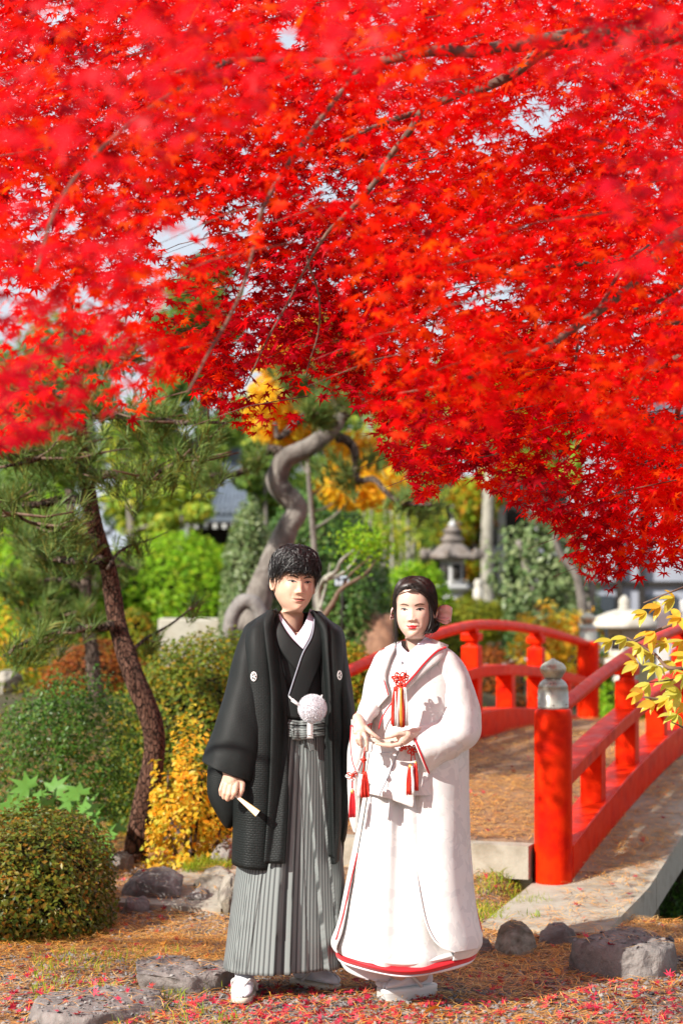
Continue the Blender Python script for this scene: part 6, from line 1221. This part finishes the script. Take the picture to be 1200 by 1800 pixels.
# ================================================================== the woman
DW = 7.70
WOM = empty('person', 'woman in a white brocade wedding kimono with red hem and tassels', 'person', loc=(.24, DW, 0))
hw = xf(729, 1070, DW, math.radians(-10), math.radians(-1), math.radians(0), .945)
WG = head_grid(True, neck=.86, jaw=1.03); bvw = bvh_of(WG)
wt = loft([(672, 1152, 780, 1152, .03, .06), (670, 1200, 785, 1200, .03, .10), (672, 1290, 785, 1290, .03, .10), (660, 1400, 790, 1400, .03, .11), (668, 1500, 770, 1500, .03, .09)], DW, 40, 20)
wl = chain([(690, 1480, .03), (690, 1600, .03), (700, 1715, .0)], [.07, .05, .034], DW) + chain([(755, 1480, .05), (750, 1600, .05), (738, 1712, .02)], [.07, .05, .034], DW)
wa = chain([(685, 1175, .03), (656, 1215, .02), (637, 1262, -.09)], [.03, .028, .020], DW) + chain([(770, 1175, .03), (800, 1262, .0), (735, 1290, -.15)], [.035, .03, .020], DW)
H1, H2 = -.19, -.20
h1 = chain([(628, 1262, H1 + .05), (632, 1274, H1 + .01), (637, 1284, H1)], [.019, .021, .022], DW) + chain([(630, 1276, H1 + .01), (628, 1287, H1)], [.019, .017], DW) \
    + chain([(642, 1279, H1 - .006), (652, 1288, H1 - .02), (660, 1294, H1 - .022), (666, 1298, H1 - .018)], [.0092, .0078, .0068, .0058], DW) \
    + chain([(637, 1284, H1 - .008), (643, 1298, H1 - .026), (645, 1309, H1 - .026), (645, 1319, H1 - .02)], [.0092, .0078, .0068, .0058], DW) \
    + chain([(631, 1286, H1 - .006), (632, 1299, H1 - .024), (634, 1307, H1 - .020), (636, 1313, H1 - .012)], [.0088, .0075, .0066, .0056], DW) \
    + chain([(626, 1288, H1), (626, 1299, H1 - .014), (628, 1305, H1 - .012), (631, 1309, H1 - .006)], [.0078, .0067, .006, .0052], DW) \
    + chain([(640, 1276, H1 + .012), (648, 1288, H1 + .006), (654, 1295, H1 + .0)], [.010, .008, .0065], DW)
h2 = chain([(728, 1288, H2 + .03), (718, 1294, H2 + .01), (708, 1300, H2)], [.0195, .021, .022], DW) + chain([(716, 1292, H2), (702, 1294, H2)], [.019, .016], DW) \
    + chain([(702, 1308, H2 - .012), (688, 1311, H2 - .020), (675, 1310, H2 - .020), (661, 1307, H2 - .016)], [.0095, .0082, .0072, .0060], DW) \
    + chain([(700, 1306, H2 + .006), (686, 1309, H2 + .004), (672, 1308, H2 + .004), (658, 1305, H2 + .006)], [.0092, .008, .007, .0058], DW) \
    + chain([(700, 1302, H2 + .018), (687, 1305, H2 + .02), (674, 1304, H2 + .022)], [.0088, .0076, .0062], DW) \
    + chain([(701, 1298, H2 + .028), (689, 1300, H2 + .032), (679, 1299, H2 + .034)], [.0080, .0068, .0056], DW) \
    + chain([(710, 1290, H2 - .008), (698, 1290, H2 - .018), (688, 1294, H2 - .020), (678, 1296, H2 - .016)], [.0115, .0095, .0080, .0065], DW)
wparts = [(ap(hw, WG.reshape(-1, 3)), gridfaces(*WG.shape[:2], True)), (wt.reshape(-1, 3), gridfaces(20, 40, True))] + wl + wa
for s in (-1, 1): v, f = ear_solid(s); wparts.append((ap(hw, v * [.97, 1, .92]), f))
WB = body_join('body', wparts + [fuse('hand', h1, .002, 3), fuse('hand', h2, .002, 3)], M['skin_w'], WOM)
eyes(bvw, hw, WB, True); mouth(bvw, hw, WB, True, .0052)
WH = empty('hair'); WH.parent = WOM; WH.matrix_parent_inverse = wmat(WOM).inverted(); WH.matrix_basis = Matrix.Translation(PV(729, 1040, DW))
zf_w = lambda an: np.interp(an, [-1.6, -.6, -.1, .15, .45, .8, 1.2, 1.6], [-.105, -.07, -.02, .004, .030, .052, .068, .076])
grid_obj('hair_cap', ap(hw, cap_of(WG, zf_w, .010, seed=5, rough=.001)), M['hair_w'], WH, wrap=True)
rw_ = np.random.default_rng(12); BUN = (.035, .095, -.055)
def hs(u, r):
    a = r.uniform(-.4, pi + .4); an = math.atan2(math.sin(a), abs(math.cos(a))); z = float(zf_w(np.array(an))) + .003 + abs(r.normal(0, .004)); ph = r.uniform() ** 2 * .9; base = np.array([math.cos(a) * .074, -math.sin(a) * .085, z - .01]); top = np.array([-.012 + .02 * math.cos(a), .0, .11]); return base * (1 - ph) + top * ph
def he(u, r): return np.array([BUN[0], BUN[1], BUN[2] - .01]) + r.normal(0, .012, 3)
strands('combed_locks', hw, bvw, hs, he, 1900, .012, .0013, M['hair_w'], WH, rw_, jit=.03, seg=11, liftend=.014, via=lambda a: (a[0] * 1.3 + .01, .045, .075), reject=lambda p: (p[:, 1] < -.03) & (p[:, 2] < np.interp(np.abs(p[:, 0]), [0, .03, .055, .07, .08], [.07, .066, .045, .0, -.12])))
def ps(u, r): return np.array([-.014 + r.normal(0, .002), -.045 + .07 * u, .105])
def pe1(u, r): return np.array([.082, -.048 + .06 * u + r.normal(0, .004), -.015 - .02 * u])
def pe2(u, r): return np.array([-.082, -.040 + .06 * u + r.normal(0, .004), .005 - .02 * u])
rj = lambda p: (p[:, 1] < -.03) & (p[:, 2] < np.interp(np.abs(p[:, 0]), [0, .03, .055, .07, .08], [.07, .064, .040, .0, -.12]))
strands('side_sweep', hw, bvw, ps, pe1, 700, .012, .0013, M['hair_w'], WH, rw_, jit=.03, seg=9, liftend=.006, reject=rj); strands('side_sweep', hw, bvw, ps, pe2, 600, .011, .0013, M['hair_w'], WH, rw_, jit=.03, seg=9, liftend=.006, reject=rj)
bn = []
bc = np.array(BUN) + [.012, .018, -.012]
for k in range(90):
    a0 = rw_.uniform(0, 6.28); tl = rw_.normal(0, .5, 2); R_b = rw_.uniform(.018, .034); pts = [bc + [R_b * math.cos(a0 + t), R_b * .6 * math.sin(a0 + t) * tl[0], R_b * math.sin(a0 + t)] for t in np.linspace(0, 4, 12)]; bn.append(tube_arr(ap(hw, pts), [.003, .004, .003], 5))
for k in range(1):
    t = np.linspace(0, pi, 10); bn.append(tube_arr(ap(hw, [bc + [0, 0, .03], bc, bc + [0, 0, -.03]]), [.012, .03, .012], 12))
link('bun', from_lists('bun', bn), M['hair_w'], WH)
# loose locks before the ears
lk = []
for k in range(26):
    j = rw_.normal(0, .0022, 3); lk.append(tube_arr(cr(ap(hw, [np.array([.050, -.062, .055]) + j, np.array([.067, -.052, .010]) + j, np.array([.072, -.050, -.035]) + j * 1.5, np.array([.066, -.052, -.075]) + j * 2.5, np.array([.052, -.060, -.100]) + j * 3.5]), 20), [.0018, .0024, .0016, .0006], 4))
for k in range(12):
    j = rw_.normal(0, .002, 3); lk.append(tube_arr(cr(ap(hw, [np.array([-.056, -.058, .050]) + j, np.array([-.073, -.040, .0]) + j, np.array([-.074, -.042, -.05]) + j * 1.5, np.array([-.078, -.045, -.115]) + j * 3, np.array([-.088, -.045, -.15]) + j * 5]), 20), [.0016, .0018, .0009, .0004], 4))
for k in range(5):
    j = rw_.normal(0, .003, 3); lk.append(tube_arr(cr(ap(hw, [np.array([-.070, -.03, -.03]) + j, np.array([-.074, -.036, -.09]) + j, np.array([-.070, -.04, -.15]) + j * 2, np.array([-.073, -.045, -.19]) + j * 3]), 20), [.0009, .0009, .0004], 3))
link('loose_locks', from_lists('loose_locks', lk), M['hair_w'], WH)
# pink bow at the bun
BW_ = empty('bow', None); BW_.parent = WOM; BW_.matrix_parent_inverse = wmat(WOM).inverted(); BW_.matrix_basis = Matrix.Translation(PV(772, 1080, DW))
def ribbon(pts, wv_, name, mt=None):
    "a satin loop: pts photo (x, y, dy), wv_ = half widths in metres"
    c_ = cr([P(x, y, DW + dy) for x, y, dy in pts], 30); hw_ = np.interp(np.linspace(0, 1, 30), np.linspace(0, 1, len(wv_)), wv_); t = np.linspace(-1, 1, 9)
    G = c_[:, None] + np.array([.1, -.25, 1.])[None, None] * (hw_[:, None] * t[None])[..., None] + np.array([0, -1., 0]) * (.006 * np.sin(t * 5)[None, :, None]); return grid_obj(name, G, mt or M['pinkbow'], BW_, thick=.0012)
ribbon([(764, 1082, .07), (770, 1076, .02), (782, 1075, .0), (791, 1079, .01), (793, 1083, .05), (782, 1088, .08), (768, 1086, .09)], [.006, .020, .026, .027, .025, .021, .006], 'loop')
ribbon([(764, 1086, .04), (774, 1090, .0), (784, 1092, -.01), (790, 1088, .02), (786, 1084, .04), (766, 1085, .06)], [.005, .009, .011, .010, .008, .005], 'loop')
ribbon([(694, 1078, .06), (690, 1072, .05), (687, 1078, .05), (687, 1084, .05), (693, 1084, .06)], [.006, .010, .013, .012, .006], 'loop')
M['beadorange'] = mat('amber_hair_ornament', (.8, .32, .05), rough=.4)
ribbon([(763, 1088, .01), (765, 1078, .0), (768, 1071, .0)], [.005, .008, .003], 'ornament', M['beadorange'])
# ---- garments
BR2 = lambda sc, amp, seed: (lambda U, V, G: amp * vn(np.stack([G[..., 0] * 2.2, G[..., 1] * 2.2, G[..., 2] * .4], -1), sc, seed, 2) + amp * .25 * vn(G, sc * 3, seed + 1, 2))
bodyrows = [(700, 1128, 752, 1126, .03, .055), (684, 1136, 775, 1134, .03, .075), (668, 1148, 790, 1146, .03, .09), (655, 1180, 802, 1176, .03, .12), (650, 1230, 806, 1230, .02, .135), (646, 1290, 806, 1290, .01, .14), (641, 1345, 806, 1340, .01, .145), (638, 1390, 806, 1390, .0, .15)]
BG = loft(bodyrows, DW, 150, 90, p=2.3, disp=lambda U, V, G: .003 * vn(G, 8, 50, 2)); RB = empty('wedding_kimono'); RB.parent = WOM; RB.matrix_parent_inverse = wmat(WOM).inverted(); RB.matrix_basis = Matrix.Translation(PV(725, 1400, DW))
grid_obj('bodice', BG, M['brocade'], RB, wrap=True, cut=vcut([(690, 1100), (702, 1134), (712, 1152), (740, 1128), (752, 1100)], DW)); bb = bvh_of(BG); nbw = bvh_of(ap(hw, WG.reshape(-1, 3)).reshape(WG.shape))
# inner skirt
def skf(U, V, G):
    px, py = project(G); t = np.clip((py - 1390) / 290, 0, 1); d = 0
    for xt, xb, a, w_ in ((668, 640, .014, 7), (690, 672, .020, 6), (703, 694, -.014, 7), (655, 612, .016, 8), (716, 742, .014, 9), (680, 655, -.012, 6)): xl = xt + (xb - xt) * t; d = d + a * np.exp(-((px - xl) / (w_ + 10 * t)) ** 2) * (.9 - .35 * t)
    return d * (np.sin(U) > 0) + .006 * vn(np.stack([G[..., 0] * 2, G[..., 1] * 2, G[..., 2] * .7], -1), 5, 61, 2)
IS = loft([(646, 1380, 790, 1380, .02, .13), (630, 1450, 800, 1450, .02, .155), (614, 1540, 812, 1540, .02, .19), (598, 1620, 822, 1625, .02, .215), (589, 1650, 832, 1652, .02, .225), (590, 1664, 832, 1666, .02, .222)], DW, 240, 110, p=2.2, disp=skf)
# hem dips in the middle
def dip(G, y0, amt, xc=700, w_=120):
    px, py = project(G); k = sst(y0 - 60, y0 + 10, py) * np.exp(-((px - xc) / w_) ** 2) * (G[..., 1] < DW + .02); G[..., 2] -= k * amt; return G
def hemdip(G):
    px, py = project(G); G = G.copy(); G[..., 2] -= .034 * np.exp(-((px - 712) / 88) ** 2) * sst(1560, 1650, py) * sst(DW + .12, DW - .08, G[..., 1]); return G
IS = hemdip(IS); grid_obj('skirt', IS, M['brocade'], RB, wrap=True, thick=.004, toff=-1)
def band(name, py0, py1, grow, m_, puff, seed, xl=590, xr=838):
    rows = [(xl - grow, py0, xr + grow, py0, .02, .222 + grow / 450), (xl - grow - 1, (py0 + py1) / 2, xr + grow, (py0 + py1) / 2, .02, .226 + grow / 450 + puff), (xl - grow, py1, xr + grow - 2, py1, .02, .222 + grow / 450)]
    G = loft(rows, DW, 220, 18, p=2.2, disp=lambda U, V, G: .003 * vn(G, 9, seed, 2)); G = hemdip(G)
    return grid_obj(name, G, m_, RB, wrap=True, thick=.006, toff=-1)
band('white_hem', 1650, 1662, 1.0, M['satin'], .006, 71); band('red_hem', 1661, 1676, 0.0, M['redcloth'], .012, 72); band('lining_hem', 1676, 1681, -3, M['white'], .002, 73)
under = loft([(605, 1640, 700, 1650, .06, .12), (596, 1676, 700, 1690, .06, .13), (606, 1700, 692, 1716, .05, .11), (624, 1706, 690, 1720, .04, .10)], DW, 80, 30, disp=lambda U, V, G: .004 * vn(G, 8, 55, 2)); grid_obj('under_robe', under, M['white'], RB, wrap=True, thick=.004)
# outer robe: right flap with a rounded lower front corner
FR = [(742, 1300), (726, 1345), (718, 1400), (721, 1460), (732, 1540), (745, 1610), (758, 1645), (776, 1664), (800, 1674)]; FB = [(800, 1300), (806, 1345), (812, 1400), (818, 1460), (828, 1540), (838, 1600), (844, 1630), (848, 1646), (838, 1668)]
OR = loft([(720, 1300, 812, 1300, .03, .155), (704, 1350, 818, 1350, .03, .165), (700, 1420, 820, 1420, .03, .175), (690, 1500, 824, 1500, .03, .20), (680, 1580, 834, 1580, .03, .225), (670, 1640, 847, 1640, .03, .245), (668, 1690, 849, 1690, .03, .25)], DW, 160, 90, p=2.2, arc=(-pi / 2, pi * .92), disp=BR2(4, .008, 81)); bo = bvh_of(OR, False)
def cutgrid(name, A_, B_, tgt, off, m_, nu=60, nv=110, th=.006): return grid_obj(name, drape(A_, B_, tgt, DW, off, nu, nv), m_, RB, thick=th)
cutgrid('outer_flap', FR, FB, bo, .004, M['brocade'])
side = loft([(740, 1290, 822, 1290, .04, .14), (735, 1400, 822, 1400, .04, .16), (730, 1500, 826, 1500, .04, .18), (725, 1600, 838, 1600, .04, .21), (725, 1648, 848, 1646, .04, .225), (728, 1672, 840, 1666, .04, .22)], DW, 120, 90, p=2.1, arc=(-pi * .9, pi * .47), disp=BR2(4, .008, 82)); grid_obj('outer_side', side, M['brocade'], RB, thick=.006, toff=-1)
drw = lambda *a, **k: dr(*a, D=DW, **k)
drw('flap_piping', [(741, 1300), (725, 1345), (717, 1400), (720, 1460), (731, 1540), (744, 1610), (757, 1646), (775, 1666), (800, 1676)], [(743, 1300), (727, 1345), (719, 1400), (722, 1460), (733, 1540), (746, 1610), (759, 1644), (776, 1663), (800, 1673)], bo, M['satin'], RB, off=.012, th=.004, nu=4, nv=100)
pts = [(820, 1500), (826, 1545), (836, 1595), (846, 1640), (842, 1652), (830, 1664)]; tube('side_piping', [P(x, y, DW - .0) for x, y in pts], .0035, M['redcloth'], RB, 6, 30)
# left flap
ol = loft([(640, 1395, 700, 1395, .02, .14), (628, 1460, 700, 1460, .02, .17), (612, 1540, 700, 1540, .02, .20), (596, 1620, 700, 1620, .02, .225), (584, 1652, 700, 1652, .02, .235), (586, 1662, 700, 1664, .02, .235)], DW, 60, 60, p=2.2, arc=(pi * .82, pi * 1.5)); grid_obj('outer_flap', ol, M['brocade'], RB, thick=.005)
tube('side_piping', [P(x, y, DW - .10) for x, y in [(628, 1500), (616, 1550), (604, 1604), (594, 1640), (590, 1652)]], .0028, M['redcloth'], RB, 6, 30)
# bodice fold-over below the belt
drw('waist_fold', [(644, 1322), (690, 1322), (742, 1306)], [(640, 1393), (680, 1403), (726, 1420)], bb, M['brocade'], RB, off=.008, th=.003, nu=40, nv=40, bulge=.002)
drw('waist_edge_line', [(700, 1318), (690, 1345), (678, 1372), (664, 1400)], [(701.2, 1318), (691.2, 1345), (679.2, 1372), (665.2, 1400)], bb, M['plaster'], RB, off=.0155, th=.0008, nu=3)  # thin grey strip laid along the diagonal edge line
# collars: white inner, then the robe fronts with red piping
drw('inner_collar', [(705, 1128), (706, 1136), (711, 1142), (718, 1148)], [(697, 1132), (697, 1142), (699, 1156), (703, 1168)], [bb, nbw], M['lilac'], RB, off=.012, th=.003)
drw('inner_collar', [(748, 1120), (735, 1132), (724, 1141), (706, 1158)], [(757, 1123), (748, 1136), (738, 1148), (712, 1172)], [bb, nbw], M['lilac'], RB, off=.016, th=.003)
drw('robe_collar', [(758, 1122), (742, 1136), (724, 1152), (704, 1172), (690, 1190)], [(788, 1134), (778, 1156), (750, 1180), (718, 1210), (688, 1240)], bb, M['brocade'], RB, off=.022, th=.006, nu=20, nv=50, bulge=.010)
drw('robe_collar', [(697, 1130), (690, 1146), (682, 1164), (676, 1190), (684, 1222)], [(678, 1140), (672, 1162), (668, 1190), (664, 1220), (660, 1250)], bb, M['brocade'], RB, off=.014, th=.006, nu=16, nv=50, bulge=.008)
drw('red_piping', [(782, 1136), (766, 1144), (745, 1164), (728, 1184), (712, 1202), (696, 1224), (680, 1244), (670, 1262), (664, 1282)], [(785, 1138), (768, 1147), (747, 1167), (730, 1187), (714, 1204.5), (698, 1226), (681.5, 1245.5), (671.5, 1263), (665.2, 1282)], bb, M['redcloth'], RB, off=.036, th=.003, nu=4, nv=70)
drw('red_piping', [(693, 1135), (684, 1140), (677, 1154), (673, 1172), (671, 1186), (676, 1204), (681, 1222)], [(695, 1136.5), (686, 1142), (679, 1155), (674.6, 1172), (672.6, 1186), (677.6, 1203), (682.2, 1221)], bb, M['redcloth'], RB, off=.026, th=.002, nu=4, nv=60)
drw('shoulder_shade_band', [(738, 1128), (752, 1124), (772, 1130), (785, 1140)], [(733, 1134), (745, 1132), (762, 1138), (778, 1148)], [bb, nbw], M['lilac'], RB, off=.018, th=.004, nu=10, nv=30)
# sleeves
def wsf(seed, amp=.010): return lambda U, V, G: amp * vn(np.stack([G[..., 0] * 1.4 - G[..., 2] * .6, G[..., 1], G[..., 2] * 1.1 + G[..., 0] * .8], -1), 7, seed, 2) + amp * 1.1 * np.abs(vn(np.stack([G[..., 0] + G[..., 2] * .9, G[..., 1], G[..., 2] * .8 - G[..., 0] * .5], -1), 8, seed + 3, 2))
S1 = loft([(736, 1150, 782, 1136, .03, .07), (742, 1168, 803, 1152, .03, .095), (752, 1196, 822, 1182, .03, .11), (758, 1228, 836, 1222, .02, .12), (762, 1252, 843, 1262, .0, .125), (757, 1264, 838, 1296, -.03, .12), (748, 1270, 806, 1326, -.07, .11), (736, 1276, 778, 1344, -.10, .095), (722, 1284, 753, 1357, -.125, .075)], DW, 150, 130, p=2.1, disp=wsf(91))
sv = part_e('sleeve', RB, (790, 1250, DW)); grid_obj('sleeve_cloth', S1, M['brocade'], sv, wrap=True, thick=.004, toff=-1)
edge = S1[-1]; ec = edge.mean(0)
link('red_cuff_piping', from_lists('red_cuff_piping', [tube_arr(np.vstack([edge, edge[:1]]) + [-.001, -.001, 0], .0042, 6)]), M['redcloth'], sv); inr = ec + (edge - ec) * .93 + [-.004, -.002, 0]
link('white_cuff_piping', from_lists('white_cuff_piping', [tube_arr(np.vstack([inr, inr[:1]]), .0045, 6)]), M['satin'], sv)
S2 = loft([(668, 1146, 702, 1136, .04, .06), (656, 1160, 694, 1158, .04, .075), (645, 1188, 684, 1190, .03, .085), (636, 1220, 676, 1226, .0, .088), (628, 1246, 666, 1252, -.05, .085), (621, 1268, 655, 1266, -.09, .07), (619, 1276, 652, 1272, -.10, .062)], DW, 120, 90, p=2.1, disp=wsf(95, .007))
sv2 = part_e('sleeve', RB, (640, 1230, DW)); grid_obj('sleeve_cloth', S2, M['brocade'], sv2, wrap=True, thick=.004, toff=-1); edge = S2[-1]; link('red_cuff_piping', from_lists('red_cuff_piping', [tube_arr(np.vstack([edge, edge[:1]]), .0035, 6)]), M['redcloth'], sv2)
S3 = loft([(616, 1264, 650, 1272, .02, .03), (614, 1300, 646, 1310, .02, .04), (612, 1350, 634, 1360, .02, .04), (612, 1400, 632, 1410, .03, .035), (614, 1440, 630, 1448, .03, .03), (620, 1462, 626, 1464, .03, .01)], DW - .02, 80, 60, p=2, disp=wsf(98, .006)); grid_obj('sleeve_fall', S3, M['brocade'], sv2, wrap=True)
S3b = bvh_of(S3)
for A_ in ([(617, 1275), (616, 1310), (620, 1340), (628, 1358)], [(652, 1275), (646, 1305), (637, 1335), (628, 1358)]):
    tube('red_cuff_piping', [P(x, y, DW - .085 + .01) for x, y in A_], .0028, M['redcloth'], sv2, 6, 24); tube('white_cuff_piping', [P(x + (2 if A_[0][0] < 630 else -2), y, DW - .082) for x, y in A_], .003, M['satin'], sv2, 6, 24)
# tassels and cords
def tassel(parent, px, py, ln_px, w_px, D, cols, n=46, seed=0, head=None, hs_=None):
    r = np.random.default_rng(seed); e = empty('tassel'); e.parent = parent; e.matrix_parent_inverse = wmat(parent).inverted(); e.matrix_basis = Matrix.Translation(PV(px, py, D)); a = P(px, py, D); L = ln_px / FPX * D; W = w_px / FPX * D / 2; grp = {}
    for i in range(n):
        u = (i + .5) / n * 2 - 1; c_ = cols[min(len(cols) - 1, int((u + 1) / 2 * len(cols)))]; q = a + [u * W * .45, r.normal(0, W * .25), 0]; t = a + [u * W + r.normal(0, .0008), r.normal(0, W * .4), -L * r.uniform(.96, 1.03)]
        grp.setdefault(c_, []).append(tube_arr(cr([q, (q + t) / 2 + [u * W * .2, -.002, 0], t], 7), [.0021, .0017], 5))
    for c_, l in grp.items(): link('tassel_threads', from_lists('tassel_threads', l), M[c_], e, 'stuff')
    if head: link('tassel_head', from_lists('tassel_head', [lathe_arr([(.002, .006), (W * .5, .003), (W * .62, -.004), (W * .5, -.012)], a, 14)]), M[head], e)
    return e
def loopknot(parent, px, py, D, r_px, n, m_='redcord', rad=.0026, seed=0, sy=1.0):
    r = np.random.default_rng(seed); l = []
    for k in range(n):
        a0 = k * 2 * pi / n + r.normal(0, .15); c0 = P(px, py, D); R_ = r_px / FPX * D; ctr = c0 + np.array([math.cos(a0), -.3 * (k % 2), math.sin(a0) * sy]) * R_ * .62; th = np.linspace(0, 2 * pi, 15); ax = np.array([math.cos(a0), 0, math.sin(a0)]); ay = np.array([-math.sin(a0), -.5, math.cos(a0)]); l.append(tube_arr([ctr + ax * R_ * .42 * math.cos(t) + ay * R_ * .26 * math.sin(t) for t in th], rad, 7))
    l.append(lathe_arr([(.001, -.006), (.006, -.003), (.006, .003), (.001, .006)], P(px, py, D - .004), 10)); return link('cord_knot', from_lists('cord_knot', l), M[m_], parent)
ORN = empty('chest_ornament'); ORN.parent = WOM; ORN.matrix_parent_inverse = wmat(WOM).inverted(); ORN.matrix_basis = Matrix.Translation(PV(703, 1200, DW - .2)); OD = DW - .205
loopknot(ORN, 703, 1194, OD, 13, 6, seed=1); loopknot(ORN, 696, 1191, OD - .004, 8, 4, seed=2); loopknot(ORN, 710, 1191, OD - .004, 8, 4, seed=3); loopknot(ORN, 703, 1204, OD - .004, 8, 5, seed=4); tube('pin', [P(712.5, 1177, OD + .01), P(712.5, 1190, OD)], .003, M['plaster'], ORN, 8)
tassel(ORN, 695, 1209, 66, 15, OD - .002, ['redcord', 'whitecord', 'redcord'], seed=5, head='redcord'); tassel(ORN, 704, 1209, 68, 13, OD - .012, ['whitecord', 'orangecord', 'redcord'], seed=6, head='redcord'); tassel(ORN, 710, 1208, 66, 13, OD - .006, ['redcord', 'whitecord', 'whitecord'], seed=7, head='redcord')
KD = DW - .175
T1 = empty('sash_tassels'); T1.parent = WOM; T1.matrix_parent_inverse = wmat(WOM).inverted(); T1.matrix_basis = Matrix.Translation(PV(724, 1330, KD))
loopknot(T1, 724, 1318, KD, 9, 5, seed=8); tube('cord', [P(704, 1315, KD + .01), P(712, 1312, KD - .01), P(722, 1312, KD)], .0026, M['redcord'], T1, 7, 14); loopknot(T1, 708, 1315, KD + .005, 6, 3, seed=9); tube('cord', [P(723, 1322, KD), P(722, 1338, KD)], .0018, M['redcord'], T1, 6); tube('cord', [P(727, 1322, KD), P(729, 1336, KD)], .0018, M['redcord'], T1, 6)
tassel(T1, 721, 1346, 50, 14, KD - .01, ['redcord', 'redcord', 'whitecord'], seed=10, head='gold'); tassel(T1, 730, 1341, 48, 9, KD - .004, ['redcloth', 'redcord'], seed=11, head='gold')
loopknot(T1, 619, 1363, DW - .13, 11, 6, 'whitecord', .0018, 12); loopknot(T1, 619, 1363, DW - .135, 9, 5, 'redcord', .0018, 13); tube('cord', [P(619, 1368, DW - .13), P(619, 1386, DW - .13)], .003, M['redcloth'], T1, 6); tassel(T1, 619, 1390, 46, 11, DW - .13, ['redcloth'], seed=14, head='gold')
# fan with its hanging tassel, held between her hands
F2 = empty('folded_fan', 'closed ivory fan held level between the woman\'s hands with a red and white tassel', 'fan', loc=tuple(P(668, 1300, DW + H2)))
for k in range(7):
    a = P(646, 1300 + (k - 3) * 1.0, DW + H2 - .006 + .004); b = P(692, 1304 + (k - 3) * .35, DW + H2 + .006); v1 = tube_arr([a, b], [.0022, .0012], 4); link('fan_rib', from_lists('fan_rib', [v1]), M['fan'], F2, smooth=False)
tube('cord', [P(647, 1301, DW + H2 - .01), P(640, 1318, DW + H2 - .012), P(638, 1332, DW + H2 - .012)], .0018, M['redcord'], F2, 6, 12); loopknot(F2, 639, 1335, DW + H2 - .012, 5, 4, seed=15, rad=.0022); tube('cord', [P(639, 1338, DW + H2 - .012), P(639, 1360, DW + H2 - .012)], .0014, M['redcord'], F2, 6)
tassel(F2, 634, 1361, 40, 12, DW + H2 - .010, ['whitecord'], seed=16); tassel(F2, 641, 1359, 42, 14, DW + H2 - .016, ['redcord', 'redcord'], seed=17, head='redcord')
# platform sandals
foot(700, 1733, 7.80, math.radians(-40), .042, WOM, M['white'], M['strapw'], ln=.225, wd=.08, plat=True, soleM=M['satin'])
foot(719, 1742, 7.73, math.radians(-62), .046, WOM, M['white'], M['strapw'], ln=.235, wd=.085, plat=True, soleM=M['satin'])
